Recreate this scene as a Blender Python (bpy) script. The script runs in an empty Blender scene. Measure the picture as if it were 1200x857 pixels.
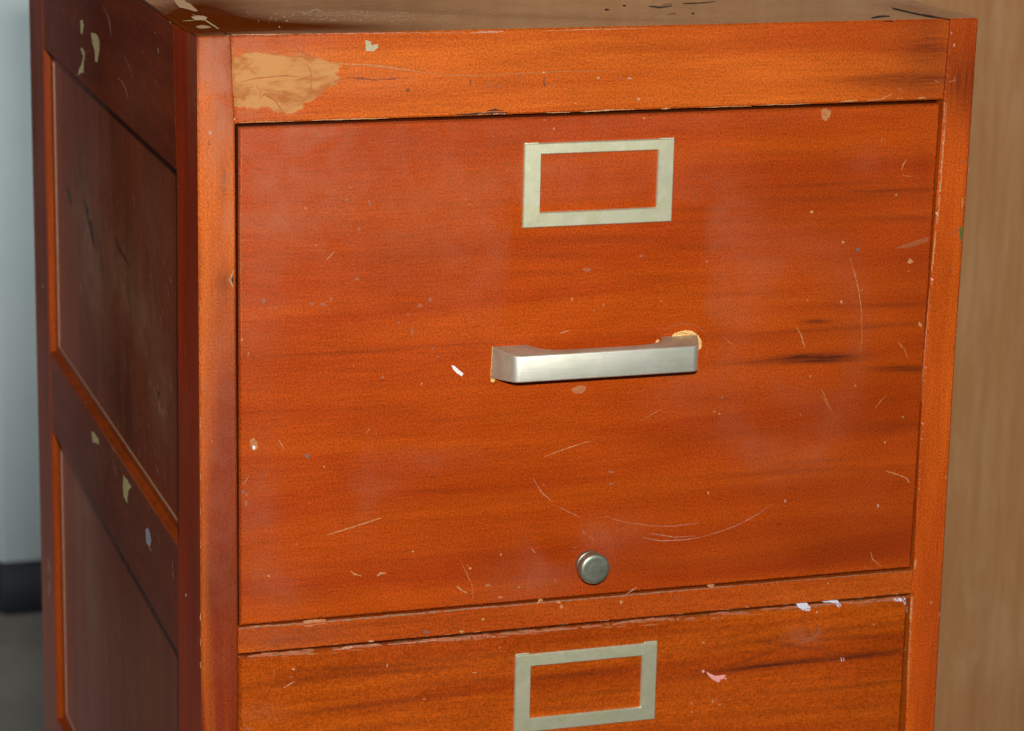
# A worn mahogany-stained wooden filing cabinet photographed with flash.
import bpy, bmesh, math, random
import numpy as np
from mathutils import Vector, Matrix
from mathutils.geometry import tessellate_polygon

# measured data, metres in the cabinet's own frame (x along its front, y into its depth, z up from the floor)
# MARKS: (part, surface, colour, outline in 0.01 mm) ; FEATS: soft stains and tone patches in the finish
CAM=((-0.30458, -1.4581, 1.52214), [(0.950561, -0.309774, 0.021747), (0.058708, 0.248034, 0.966971), (-0.304937, -0.917888, 0.253958)], 3285.51)
G={
 'stl_out':[(-2e-05, 1.30985), (0.00036, 1.23125), (0.00063, 1.12984), (0.00018, 1.02496), (-0.00053, 0.91589)],
 'stl_in':[(0.01817, 1.30852), (0.02033, 1.26348), (0.02061, 1.13733), (0.02106, 0.97629), (0.02087, 0.91363)],
 'str_in':[(0.44263, 1.30956), (0.44145, 1.26232), (0.43895, 1.10325), (0.44045, 0.97494), (0.43953, 0.95802), (0.44171, 0.86925)],
 'str_out':[(0.46009, 1.31068), (0.45978, 1.21312), (0.45904, 1.10203), (0.46002, 0.98697), (0.46107, 0.86721)],
 'rail_bot':[(0.02009, 1.26233), (0.44087, 1.26284)],
 'div_top':[(0.02106, 0.97527), (0.44023, 0.97386)],
 'div_bot':[(0.02101, 0.95997), (0.43888, 0.95918)],
 'd1':[(0.02209, 1.26051), (0.43914, 1.26074), (0.43829, 0.97567), (0.02195, 0.97656)],
 'd2':[(0.02125, 0.95867), (0.43782, 0.9579), (0.4385, 0.86959), (0.02136, 0.91358)],
 'sr_front':[(0.06418, 1.30081), (0.05824, 1.22012), (0.06039, 1.1144), (0.06261, 1.0047), (0.06749, 0.88925)],
 'rear':[(0.59745, 1.25069), (0.59745, 1.11758), (0.59745, 0.98004), (0.59745, 0.8334), (0.59745, 0.67798)],
 'rear_in':[(0.53394, 1.2229), (0.53394, 1.12942), (0.53394, 1.01027), (0.53394, 0.9081), (0.53394, 0.72187)],
 'zr':[(0.5432, 1.22603), (0.06514, 1.22607)],
 'zm1':[(0.53305, 1.00292), (0.06506, 1.00495)],
 'zm2':[(0.52478, 0.94348), (0.06795, 0.93724)],
 'zb':[(0.54086, 0.71605)],
 'tjl':[(0.0179, 0.14766), (0.01571, -0.01006)],
 'tjr':[(0.42749, 0.04786), (0.44109, -0.003)],
 'trr':[(0.4674, 0.08133), (0.46255, 0.00469)],
 'top':[(0.17345, -0.00614), (0.21413, 0.1187), (0.4212, 0.08814)],
}
MARKS=[
('rail','F','crack',[(6077,129684),(6316,129392),(6638,129373),(6951,129370),(7264,129341),(7577,129335),(7891,129317),(8188,129289),(8486,129283),(8784,129244),(9082,129236),(9381,129216),(9681,129198),(9980,129169),(10280,129161),(10563,129073),(10854,129016),(11144,128955),(11434,128889),(11724,128818),(12049,128782),(12374,128745),(12698,128702),(13021,128639),(13346,128594),(13673,128549),(13998,128521),(14324,128512),(14650,128499),(14977,128479),(15304,128447),(15632,128442),(15961,128457),(16286,128489),(16617,128480),(16945,128499),(17275,128499),(17602,128536),(17899,128525),(18196,128534),(18495,128523),(18792,128533),(19090,128549),(19390,128530),(19688,128535),(19987,128549),(20286,128557),(20586,128562),(20888,128532),(21188,128558),(21490,128535),(21791,128546),(22094,128527),(22395,128536),(22699,128525),(23001,128532),(23305,128532),(23609,128510),(23608,128534),(23303,128557),(23000,128546),(22698,128540),(22394,128560),(22092,128555),(21790,128572),(21488,128575),(21187,128582),(20886,128569),(20585,128586),(20284,128587),(19985,128586),(19686,128568),(19387,128570),(19088,128576),(18790,128560),(18492,128571),(18194,128563),(17897,128567),(17599,128573),(17270,128554),(16941,128533),(16614,128513),(16284,128517),(15957,128496),(15631,128471),(15304,128498),(14977,128537),(14651,128549),(14324,128550),(13999,128574),(13675,128587),(13349,128622),(13025,128676),(12702,128733),(12378,128782),(12055,128834),(11731,128863),(11440,128920),(11152,128994),(10860,129048),(10573,129122),(10283,129190),(9981,129192),(9682,129236),(9383,129256),(9084,129274),(8784,129270),(8487,129302),(8189,129318),(7892,129344),(7578,129367),(7264,129371),(6952,129385),(6639,129396),(6328,129413),(6094,129698)]),
('rail','F','dark',[(7526,128336),(7831,128455),(8139,128547),(8451,128525),(8768,128471),(9085,128454),(9443,128403),(9808,128356),(10131,128377),(10453,128375),(10774,128387),(11093,128423),(11413,128452),(11737,128446),(11733,128490),(11410,128483),(11088,128479),(10766,128473),(10447,128440),(10125,128447),(9810,128433),(9453,128479),(9094,128554),(8772,128567),(8453,128580),(8132,128589),(7819,128485),(7512,128373)]),
('rail','F','tan',[(7795,129301),(8099,129273),(8404,129249),(8709,129235),(9015,129222),(9318,129182),(9615,129148),(9915,129102),(10218,129082),(10517,129030),(10818,128981),(11119,128939),(11423,128914),(11725,128864),(11730,128916),(11428,128961),(11128,129014),(10826,129058),(10525,129101),(10225,129141),(9927,129205),(9625,129228),(9325,129291),(9017,129295),(8711,129306),(8406,129325),(8101,129337),(7796,129340)]),
('rail','F','mint',[(9210,130577),(9370,130544),(9517,130497),(9539,130406),(9564,130291),(9769,130333),(9939,130355),(9930,130269),(9921,130152),(9810,130067),(9702,129965),(9487,129972),(9252,129996),(9239,130282)]),
('rail','F','dark',[(11759,127723),(11696,127659),(11574,127666),(11539,127762),(11550,127862),(11651,127900),(11756,127859)]),
('rail','F','dark',[(15253,128039),(15228,127856),(15163,127917),(15137,128070),(15159,128216),(15195,128323),(15245,128250)]),
('rail','F','dark',[(19585,127941),(19542,127706),(19473,127802),(19405,127984),(19442,128198),(19505,128312),(19548,128187)]),
('rail','F','dim',[(20033,127774),(19989,127657),(19919,127665),(19885,127796),(19906,127930),(19950,127979),(20001,127919)]),
('rail','F','dim',[(16258,127839),(16219,127758),(16151,127788),(16100,127871),(16129,127971),(16190,128019),(16245,127937)]),
('rail','F','dim',[(16510,127735),(16450,127660),(16388,127663),(16355,127775),(16363,127850),(16429,127924),(16499,127827)]),
('rail','F','dim',[(16810,127881),(16750,127815),(16686,127812),(16638,127905),(16678,128001),(16731,128038),(16788,127986)]),
('rail','F','dim',[(17038,127770),(16994,127729),(16945,127723),(16894,127802),(16925,127903),(16972,127940),(17022,127865)]),
('rail','F','dim',[(16439,128042),(16416,127950),(16341,127978),(16293,128045),(16321,128148),(16380,128178),(16419,128118)]),
('rail','F','chip',[(19532,128527),(19483,128494),(19389,128501),(19351,128541),(19375,128597),(19437,128630),(19511,128595)]),
('rail','F','dim',[(18365,128376),(18222,128344),(18036,128363),(17898,128386),(18008,128432),(18160,128464),(18358,128417)]),
('rail','F','dim',[(22802,128040),(22698,127972),(22601,127978),(22563,128059),(22584,128166),(22656,128264),(22744,128161)]),
('rail','F','chip',[(22730,128133),(22692,128077),(22622,128091),(22559,128151),(22611,128203),(22657,128234),(22737,128191)]),
('rail','F','pale',[(24664,128053),(24595,128028),(24448,128033),(24377,128069),(24432,128127),(24551,128139),(24659,128111)]),
('rail','F','dark',[(24365,128512),(24409,128076),(24439,128079),(24382,128513)]),
('rail','F','dim',[(24069,128098),(24004,128025),(23947,128052),(23889,128119),(23909,128207),(23980,128244),(24052,128215)]),
('rail','F','pale',[(25197,126879),(25116,126804),(25062,126819),(25001,126889),(25019,126963),(25097,126980),(25160,126953)]),
('rail','F','pale',[(21436,126755),(21417,126731),(21351,126729),(21320,126763),(21337,126818),(21398,126816),(21446,126807)]),
('rail','F','pale',[(22140,129132),(22099,129108),(22047,129106),(22028,129136),(22041,129170),(22081,129194),(22125,129167)]),
('rail','F','chip',[(6245,126280),(6577,126270),(6910,126287),(7243,126281),(7578,126259),(7912,126260),(8203,126279),(8496,126260),(8789,126262),(9082,126261),(9375,126270),(9670,126250),(9964,126264),(10258,126268),(10553,126267),(10552,126286),(10257,126305),(9962,126294),(9668,126300),(9374,126314),(9080,126330),(8787,126326),(8494,126324),(8202,126330),(7909,126329),(7576,126315),(7241,126323),(6908,126323),(6576,126312),(6243,126313)]),
('rail','F','chip',[(15681,126293),(16067,126332),(16409,126285),(16418,126330),(16065,126454),(15668,126353)]),
('rail','F','chip',[(16567,126280),(16958,126314),(17251,126260),(17264,126318),(16956,126396),(16555,126337)]),
('rail','F','chip',[(19647,126288),(20024,126256),(20400,126265),(20727,126252),(21053,126262),(21051,126290),(20724,126301),(20397,126306),(20021,126304),(19646,126305)]),
('rail','F','chip',[(21658,126274),(21976,126253),(22291,126267),(22608,126260),(22923,126283),(23245,126272),(23564,126302),(23886,126307),(24209,126300),(24532,126305),(24855,126302),(24852,126345),(24529,126341),(24205,126349),(23882,126363),(23560,126359),(23237,126371),(22917,126346),(22601,126341),(22286,126322),(21970,126314),(21655,126300)]),
('rail','F','chip',[(26499,126265),(26757,126263),(27009,126283),(27007,126320),(26746,126356),(26491,126305)]),
('rail','F','chip',[(28818,126283),(29129,126283),(29442,126275),(29755,126267),(30066,126288),(30379,126286),(30692,126282),(31006,126273),(31321,126262),(31634,126279),(31950,126264),(31948,126289),(31631,126316),(31318,126298),(31004,126311),(30690,126315),(30375,126332),(30063,126319),(29751,126313),(29439,126308),(29127,126303),(28816,126298)]),
('rail','F','chip',[(37515,126353),(38054,126359),(38590,126395),(38583,126434),(38043,126431),(37510,126382)]),
('rail','F','chip',[(39181,126377),(39615,126380),(40052,126399),(40393,126556),(40737,126695),(40722,126722),(40374,126591),(40032,126459),(39608,126423),(39177,126398)]),
('rail','F','chip',[(41019,126417),(41238,126407),(41453,126428),(41451,126450),(41232,126464),(41016,126439)]),
('rail','F','chip',[(42329,126394),(42658,126390),(42926,126391),(42926,126426),(42644,126502),(42322,126421)]),
('rail','F','chip',[(2243,126292),(2554,126297),(2867,126291),(3179,126305),(3480,126292),(3782,126295),(4085,126275),(4387,126282),(4690,126289),(4994,126272),(5297,126290),(5296,126308),(4993,126303),(4689,126311),(4386,126316),(4084,126306),(3781,126335),(3480,126329),(3178,126328),(2865,126327),(2553,126327),(2242,126305)]),
('rail','F','chip',[(32473,126303),(32789,126303),(33106,126291),(33421,126306),(33739,126295),(34057,126285),(34376,126280),(34693,126288),(35012,126291),(35329,126306),(35648,126304),(35647,126324),(35327,126328),(35007,126333),(34690,126326),(34371,126335),(34054,126328),(33737,126324),(33418,126351),(33102,126338),(32787,126330),(32472,126323)]),
('rail','F','black',[(14445,126324),(14813,126323),(15183,126314),(15480,126320),(15773,126341),(16098,126345),(16426,126308),(16749,126354),(17078,126324),(17403,126357),(17401,126405),(17074,126401),(16746,126417),(16419,126424),(16094,126412),(15768,126414),(15469,126422),(15177,126392),(14810,126382),(14442,126384)]),
('rail','F','black',[(16166,126480),(16657,126492),(17151,126461),(17154,126493),(16654,126607),(16162,126513)]),
('rail','F','pale',[(41179,127061),(41359,126756),(41382,126766),(41199,127070)]),
('rail','F','pale',[(43402,127444),(43678,127326),(43690,127357),(43408,127462)]),
('rail','F','dark',[(26219,130812),(26267,130522),(26305,130527),(26243,130815)]),
('rail','F','dark',[(15032,130966),(15023,130686),(15055,130685),(15059,130966)]),
('rail','F','dim',[(5276,130816),(5315,130538),(5366,130251),(5793,129956),(6178,129772),(6185,129786),(5815,129992),(5412,130288),(5352,130544),(5296,130819)]),
('rail','F','dim',[(4026,129918),(4428,129956),(4822,130028),(5219,130047),(5618,130073),(5616,130098),(5217,130081),(4817,130069),(4418,130010),(4022,129943)]),
('rail','F','dim',[(3173,128292),(3431,127915),(3357,127534),(3656,127782),(3903,127592),(4202,127427),(4434,127097),(4668,126763),(4688,126777),(4476,127125),(4232,127457),(3944,127651),(3645,127845),(3377,127574),(3473,127924),(3191,128305)]),
('rail','F','dim',[(5897,129419),(6175,128949),(6186,128582),(6226,128212),(6147,127941),(6086,127666),(5814,127388),(5531,127118),(5543,127107),(5828,127375),(6110,127650),(6184,127930),(6255,128209),(6223,128583),(6208,128960),(5913,129428)]),
('rail','F','dim',[(2254,129145),(2729,129302),(3047,129585),(3033,129601),(2712,129330),(2245,129167)]),
('rail','F','dim',[(2346,128489),(2626,128542),(2904,128602),(3186,128639),(3465,128662),(3744,128697),(4027,128695),(4305,128740),(4587,128738),(4899,128728),(5213,128710),(5527,128678),(5528,128705),(5214,128743),(4901,128777),(4586,128794),(4302,128772),(4021,128754),(3740,128735),(3458,128725),(3177,128696),(2897,128634),(2620,128570),(2340,128517)]),
('rail','F','tan',[(1892,130531),(1887,130242),(1895,129953),(1909,129663),(1887,129374),(1876,129084),(1898,128793),(1893,128501),(1894,128208),(1913,127915),(1891,127622),(1891,127328),(1917,127033),(1899,126739),(1922,126444),(1977,126443),(1956,126738),(1969,127032),(1979,127326),(1973,127620),(1972,127913),(1975,128206),(1978,128499),(1946,128792),(1963,129082),(1954,129373),(1958,129662),(1943,129952),(1977,130241),(1965,130530)]),
('rail','F','mint',[(2063,126462),(2022,126385),(1942,126416),(1920,126471),(1915,126564),(1991,126613),(2051,126541)]),
('rail','F','dim',[(12594,128499),(12616,128186),(12633,127872),(12659,127558),(12669,127558),(12668,127873),(12655,128187),(12610,128499)]),
('rail','F','dim',[(10221,126686),(10420,126955),(10599,127238),(10586,127247),(10400,126969),(10203,126698)]),
('rail','F','pale',[(1887,131002),(2211,130996),(2535,130998),(2860,130974),(3186,130973),(3485,130977),(3785,130948),(4084,130954),(4384,130968),(4685,130974),(4986,130965),(5287,130965),(5287,130982),(4985,130997),(4684,131006),(4384,131000),(4083,131016),(3784,131015),(3484,131020),(3185,131034),(2860,131026),(2535,131026),(2211,131024),(1887,131029)]),
('rail','F','pale',[(5522,130950),(5809,130970),(6096,130964),(6384,130962),(6672,130944),(6961,130952),(7250,130931),(7539,130947),(7828,130927),(8118,130932),(8408,130929),(8699,130923),(8989,130941),(9281,130917),(9572,130912),(9864,130917),(10156,130913),(10449,130918),(10742,130905),(11029,130921),(11318,130899),(11607,130899),(11895,130915),(12184,130907),(12474,130889),(12764,130897),(13054,130898),(13345,130900),(13636,130892),(13927,130889),(14219,130890),(14511,130889),(14803,130874),(14803,130900),(14510,130911),(14218,130910),(13927,130908),(13635,130912),(13344,130926),(13054,130922),(12763,130924),(12473,130929),(12184,130935),(11894,130945),(11606,130928),(11317,130946),(11028,130953),(10741,130955),(10448,130953),(10155,130950),(9863,130962),(9571,130952),(9279,130972),(8988,130972),(8698,130972),(8407,130980),(8117,130967),(7828,130964),(7538,130980),(7249,130966),(6960,130982),(6672,130982),(6383,130989),(6096,130991),(5808,130989),(5522,130975)]),
('rail','F','pale',[(15145,130845),(15684,130828),(16027,130826),(16370,130819),(16714,130823),(17056,130856),(17054,130898),(16710,130892),(16365,130921),(16023,130898),(15680,130906),(15144,130876)]),
('rail','F','chip',[(19527,130850),(19826,130844),(20124,130842),(20423,130852),(20722,130848),(21022,130846),(21321,130856),(21621,130865),(21923,130844),(22223,130862),(22525,130858),(22826,130869),(23129,130844),(23431,130853),(23734,130860),(24036,130865),(24339,130875),(24644,130859),(24948,130862),(25252,130871),(25557,130868),(25556,130887),(25251,130888),(24947,130887),(24642,130887),(24338,130898),(24034,130898),(23732,130895),(23430,130881),(23127,130889),(22824,130895),(22523,130894),(22220,130906),(21921,130886),(21619,130898),(21319,130895),(21020,130880),(20720,130880),(20421,130880),(20123,130863),(19824,130865),(19526,130872)]),
('stile_l','F','dim',[(1784,117576),(1694,117376),(1600,117448),(1499,117650),(1576,117845),(1666,117930),(1749,117842)]),
('stile_l','F','black',[(1924,117604),(1841,117471),(1777,117483),(1744,117656),(1766,117834),(1824,117939),(1886,117783)]),
('stile_l','F','chip',[(1905,118210),(1779,117977),(1696,117682),(1769,117373),(1923,117235),(1950,117257),(1848,117404),(1783,117678),(1855,117945),(1946,118187)]),
('stile_l','F','chip',[(75,128019),(92,127652),(114,127652),(107,128019)]),
('stile_l','F','chip',[(42,121701),(57,121233),(82,121232),(62,121700)]),
('stile_l','F','chip',[(95,117851),(113,117524),(133,117523),(117,117851)]),
('stile_l','F','chip',[(81,116368),(92,115820),(129,115819),(116,116367)]),
('stile_l','F','chip',[(72,114735),(75,114424),(109,114423),(91,114734)]),
('stile_l','F','chip',[(32,110003),(52,109504),(82,109503),(69,110001)]),
('stile_l','F','chip',[(39,109558),(37,109117),(61,109116),(74,109557)]),
('stile_l','F','chip',[(16,106815),(33,106402),(64,106401),(40,106814)]),
('stile_l','F','chip',[(-2,104842),(13,104354),(47,104352),(23,104840)]),
('stile_l','F','chip',[(-27,98586),(-41,98156),(-9,98154),(3,98584)]),
('stile_l','F','chip',[(-8,102842),(7,102438),(35,102437),(21,102840)]),
('stile_l','F','chip',[(-46,97109),(-32,96670),(-8,96668),(-26,97108)]),
('stile_l','F','chip',[(-55,95708),(-40,95325),(-19,95324),(-17,95705)]),
('stile_l','F','dim',[(704,125199),(640,125101),(558,125096),(544,125211),(550,125366),(617,125442),(663,125326)]),
('stile_l','F','dim',[(1511,123224),(1462,123046),(1384,123040),(1360,123305),(1370,123534),(1449,123731),(1525,123495)]),
('stile_l','F','pale',[(744,125749),(690,125668),(610,125664),(568,125776),(563,125900),(665,125941),(763,125852)]),
('stile_l','F','chip',[(681,108597),(669,108563),(626,108564),(618,108609),(614,108671),(652,108705),(681,108664)]),
('stile_l','F','dim',[(1856,116411),(1769,116375),(1661,116354),(1585,116430),(1635,116498),(1745,116517),(1821,116484)]),
('stile_l','F','tan',[(1714,130811),(1665,130580),(1786,130437),(1803,130452),(1708,130587),(1736,130806)]),
('stile_r','F','chip',[(44156,126135),(44154,125817),(44174,125495),(44181,125175),(44158,124857),(44168,124535),(44199,124212),(44177,123892),(44196,123569),(44191,123248),(44165,122928),(44174,122605),(44168,122251),(44176,121894),(44147,121541),(44148,121185),(44144,120828),(44256,120817),(44250,121174),(44265,121529),(44252,121886),(44249,122242),(44261,122597),(44279,122918),(44274,123240),(44263,123563),(44286,123883),(44276,124205),(44291,124524),(44270,124847),(44276,125166),(44283,125486),(44280,125806),(44291,126124)]),
('stile_r','F','chip',[(44193,120670),(44142,120329),(44127,119982),(44111,119636),(44091,119289),(44110,118937),(44160,118930),(44191,119276),(44219,119621),(44214,119971),(44237,120316),(44233,120665)]),
('stile_r','F','chip',[(44089,118527),(44083,118206),(44053,117887),(44046,117565),(44023,117245),(44029,116921),(44007,116601),(43999,116278),(43998,115954),(44017,115951),(44041,116272),(44076,116591),(44076,116915),(44083,117237),(44112,117556),(44105,117880),(44119,118201),(44120,118523)]),
('stile_r','F','tan',[(43953,114920),(43951,114598),(43930,114279),(43939,113955),(43929,113634),(43909,113314),(43910,112990),(43910,112667),(43885,112346),(43887,112021),(43865,111700),(43888,111372),(43866,111049),(43863,110724),(43860,110399),(43850,110074),(43841,109749),(43840,109422),(43843,109095),(43852,108766),(43843,108439),(43832,108113),(43851,108110),(43867,108436),(43879,108762),(43867,109091),(43877,109417),(43887,109743),(43891,110069),(43895,110394),(43899,110720),(43908,111044),(43933,111366),(43915,111693),(43927,112016),(43930,112340),(43948,112662),(43941,112986),(43954,113308),(43955,113631),(43970,113951),(43952,114276),(43977,114595),(43968,114918)]),
('stile_r','F','chip',[(44093,98148),(44055,97799),(44073,97439),(44112,97432),(44138,97784),(44139,98140)]),
('stile_r','F','chip',[(43989,95690),(43959,95364),(43980,95031),(43970,94702),(43971,94371),(44019,94033),(44056,94028),(44074,94357),(44086,94686),(44054,95021),(44057,95351),(44056,95681)]),
('stile_r','F','tan',[(44022,93923),(44018,93576),(44040,93225),(44025,92879),(44022,92531),(44038,92180),(44041,91830),(44039,91481),(44040,91131),(44066,90777),(44068,90426),(44077,90074),(44094,89720),(44117,89365),(44113,89013),(44152,89008),(44141,89361),(44134,89714),(44113,90069),(44133,90417),(44127,90768),(44114,91121),(44110,91471),(44107,91821),(44092,92172),(44098,92521),(44074,92872),(44096,93217),(44065,93569),(44055,93918)]),
('stile_r','F','chip',[(45944,124390),(45940,124035),(45969,124032),(45975,124386)]),
('stile_r','F','chip',[(45676,120406),(45678,120099),(45704,119789),(45735,119786),(45754,120092),(45714,120402)]),
('stile_r','F','chip',[(45890,116689),(45878,116275),(45905,116272),(45914,116686)]),
('stile_r','F','chip',[(46036,122155),(46045,121897),(46077,121893),(46078,122149)]),
('stile_r','F','chip',[(45986,130897),(45982,130648),(46017,130644),(46016,130893)]),
('stile_r','F','chip',[(45815,103327),(45792,103006),(45820,103002),(45853,103321)]),
('stile_r','F','chip',[(45955,98975),(45930,98650),(45975,98642),(45982,98970)]),
('stile_r','F','chip',[(45899,94554),(45890,94278),(45939,94268),(45946,94545)]),
('stile_r','F','chip',[(46043,87974),(46047,87633),(46072,87628),(46092,87964)]),
('stile_r','F','chip',[(45852,113153),(45840,112840),(45883,112833),(45901,113146)]),
('stile_r','F','dim',[(44970,118216),(45391,118304),(45737,118636),(45681,118694),(45313,118409),(44952,118251)]),
('stile_r','F','green',[(45651,118659),(45703,118725),(45790,118757),(45813,118480),(45855,118189),(45816,117948),(45798,117729),(45709,117921),(45663,118090),(45639,118372)]),
('stile_r','F','pale',[(44349,127313),(44685,127356),(44710,127617),(44691,127621),(44647,127395),(44342,127341)]),
('stile_r','F','dim',[(45647,122563),(45596,122473),(45524,122489),(45446,122589),(45465,122699),(45547,122718),(45642,122681)]),
('stile_r','F','tan',[(45424,95204),(45380,95151),(45244,95180),(45211,95230),(45200,95307),(45316,95307),(45434,95271)]),
('stile_r','F','pale',[(44583,129425),(44558,129342),(44501,129344),(44468,129448),(44501,129570),(44522,129583),(44567,129547)]),
('stile_r','F','dark',[(45251,115959),(45223,115835),(45154,115871),(45108,115977),(45117,116086),(45161,116151),(45224,116084)]),
('d1','F','white',[(14395,112118),(14487,112094),(14584,112050),(14718,111922),(14853,111781),(14981,111687),(15114,111580),(15057,111500),(15002,111423),(14856,111536),(14694,111643),(14594,111753),(14501,111864),(14439,111991)]),
('d1','F','tan',[(2782,108519),(2886,108588),(3013,108664),(3090,108565),(3203,108442),(3240,108242),(3260,108031),(3151,107960),(3054,107870),(2967,107992),(2849,108110),(2815,108317)]),
('d1','F','white',[(3114,108038),(3067,107986),(2987,107959),(2953,108076),(2963,108202),(3042,108217),(3093,108174)]),
('d1','F','tan',[(3037,108385),(3011,108334),(2952,108357),(2910,108402),(2939,108457),(2994,108482),(3027,108436)]),
('d1','F','pale',[(4406,108408),(4582,108137),(4743,107840),(4767,107851),(4627,108163),(4427,108423)]),
('d1','F','slate',[(6198,107330),(6125,107249),(6005,107280),(5938,107369),(5957,107461),(6083,107543),(6169,107457)]),
('d1','F','chip',[(7090,106666),(7048,106643),(7003,106653),(6994,106689),(6989,106721),(7036,106749),(7081,106709)]),
('d1','F','chip',[(7228,102635),(7644,102742),(8074,102807),(8401,102903),(8737,102970),(9063,103069),(9408,103122),(9732,103242),(10071,103314),(10408,103397),(10398,103426),(10056,103362),(9719,103282),(9383,103202),(9044,103131),(8719,103028),(8382,102962),(8055,102870),(7633,102780),(7217,102673)]),
('d1','F','chip',[(5478,102228),(5465,102210),(5420,102217),(5392,102252),(5407,102282),(5451,102282),(5473,102280)]),
('d1','F','chip',[(9460,108456),(9658,108689),(9632,108712),(9440,108473)]),
('d1','F','chip',[(5965,121443),(5946,121396),(5892,121404),(5886,121465),(5894,121541),(5930,121542),(5968,121515)]),
('d1','F','chip',[(6571,119367),(6526,119341),(6487,119333),(6451,119381),(6470,119418),(6509,119428),(6561,119412)]),
('d1','F','chip',[(2751,113417),(2744,113325),(2705,113351),(2695,113439),(2703,113518),(2734,113561),(2761,113516)]),
('d1','F','chip',[(2393,114275),(2364,114225),(2325,114236),(2306,114288),(2315,114332),(2358,114361),(2380,114328)]),
('d1','F','chip',[(15796,99935),(15769,99881),(15676,99894),(15640,99946),(15672,100007),(15735,100031),(15783,100005)]),
('d1','F','chip',[(12343,101223),(12327,101195),(12254,101216),(12198,101252),(12226,101292),(12299,101303),(12356,101268)]),
('d1','F','chip',[(17622,100610),(17590,100567),(17532,100566),(17512,100622),(17511,100681),(17576,100706),(17603,100660)]),
('d1','F','chip',[(18760,98503),(18722,98473),(18673,98498),(18645,98534),(18664,98562),(18705,98595),(18752,98557)]),
('d1','F','chip',[(30367,103332),(30333,103289),(30287,103301),(30262,103361),(30259,103454),(30320,103480),(30354,103430)]),
('d1','F','chip',[(21500,115513),(21480,115457),(21451,115427),(21419,115519),(21426,115618),(21466,115622),(21496,115610)]),
('d1','F','pale',[(22857,114804),(22848,114791),(22791,114772),(22769,114811),(22800,114843),(22823,114864),(22857,114848)]),
('d1','F','chip',[(23446,115083),(23392,115037),(23343,115050),(23332,115108),(23339,115165),(23378,115211),(23426,115157)]),
('d1','F','pale',[(26989,115133),(26943,115104),(26873,115116),(26832,115141),(26876,115180),(26924,115177),(26963,115171)]),
('d1','F','chip',[(29661,117333),(29628,117317),(29579,117304),(29546,117338),(29561,117373),(29612,117400),(29652,117372)]),
('d1','F','chip',[(36166,119947),(36078,119892),(35966,119919),(35925,119955),(35957,120017),(36046,120061),(36124,120012)]),
('d1','F','chip',[(38223,118055),(38183,118021),(38108,117997),(38053,118074),(38066,118154),(38145,118158),(38225,118115)]),
('d1','F','pale',[(38327,114468),(38264,114423),(38203,114425),(38176,114491),(38160,114556),(38229,114593),(38302,114530)]),
('d1','F','pale',[(36100,114696),(36065,114671),(36027,114675),(35981,114720),(36007,114751),(36047,114764),(36087,114740)]),
('d1','F','chip',[(36550,110071),(36509,110022),(36447,110033),(36430,110096),(36430,110166),(36484,110185),(36537,110140)]),
('d1','F','pale',[(39461,109325),(39441,109282),(39386,109294),(39368,109340),(39355,109396),(39411,109397),(39457,109369)]),
('d1','F','pale',[(36014,107774),(35995,107740),(35947,107749),(35939,107790),(35941,107820),(35975,107835),(35995,107818)]),
('d1','F','chip',[(42738,107163),(42693,107135),(42632,107140),(42605,107187),(42620,107237),(42672,107222),(42713,107218)]),
('d1','F','chip',[(41641,105670),(41607,105626),(41549,105635),(41522,105688),(41535,105756),(41574,105758),(41617,105741)]),
('d1','F','pale',[(35314,102487),(35279,102427),(35220,102429),(35193,102516),(35216,102561),(35252,102605),(35318,102563)]),
('d1','F','pale',[(42503,116123),(42477,116095),(42436,116099),(42426,116137),(42434,116157),(42468,116179),(42506,116161)]),
('d1','F','pale',[(39564,115127),(39533,115109),(39495,115121),(39466,115152),(39466,115187),(39510,115190),(39546,115175)]),
('d1','F','chip',[(41412,120739),(41387,120665),(41350,120700),(41322,120751),(41330,120804),(41373,120845),(41414,120799)]),
('d1','F','chip',[(30548,108320),(30510,108284),(30429,108301),(30413,108334),(30403,108362),(30484,108375),(30563,108344)]),
('d1','F','pale',[(30859,108172),(30832,108138),(30772,108150),(30730,108173),(30745,108206),(30805,108231),(30862,108189)]),
('d1','F','chip',[(17463,123100),(17436,123092),(17415,123101),(17398,123105),(17409,123131),(17426,123138),(17449,123127)]),
('d1','F','pale',[(16613,125053),(16605,125037),(16572,125048),(16550,125068),(16569,125074),(16583,125084),(16613,125084)]),
('d1','F','pale',[(19600,125863),(19585,125839),(19529,125848),(19501,125869),(19511,125896),(19560,125915),(19615,125898)]),
('d1','F','pale',[(25532,125755),(25498,125734),(25463,125721),(25436,125772),(25443,125829),(25486,125846),(25526,125804)]),
('d1','F','pale',[(20168,125351),(20148,125282),(20099,125318),(20077,125359),(20073,125424),(20127,125438),(20160,125429)]),
('d1','F','chip',[(8721,112420),(8703,112400),(8672,112400),(8643,112432),(8654,112465),(8684,112465),(8719,112452)]),
('d1','F','pale',[(12713,111108),(12683,111067),(12628,111070),(12603,111130),(12615,111162),(12659,111196),(12714,111157)]),
('d1','F','slate2',[(9623,121559),(9562,121454),(9511,121474),(9467,121587),(9480,121759),(9535,121783),(9594,121710)]),
('d1','F','slate2',[(8989,120128),(8948,120037),(8892,120077),(8861,120168),(8879,120253),(8924,120311),(8985,120246)]),
('d1','F','slate2',[(8979,117326),(8875,117281),(8777,117309),(8712,117365),(8772,117433),(8846,117485),(8953,117404)]),
('d1','F','slate2',[(3700,116390),(3631,116266),(3531,116293),(3461,116415),(3495,116533),(3607,116570),(3701,116509)]),
('d1','F','slate2',[(6416,116069),(6331,116011),(6222,116026),(6185,116101),(6184,116177),(6288,116202),(6391,116148)]),
('d1','F','slate2',[(7110,115977),(6988,115937),(6801,115962),(6700,116019),(6801,116113),(6919,116122),(7044,116058)]),
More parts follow.
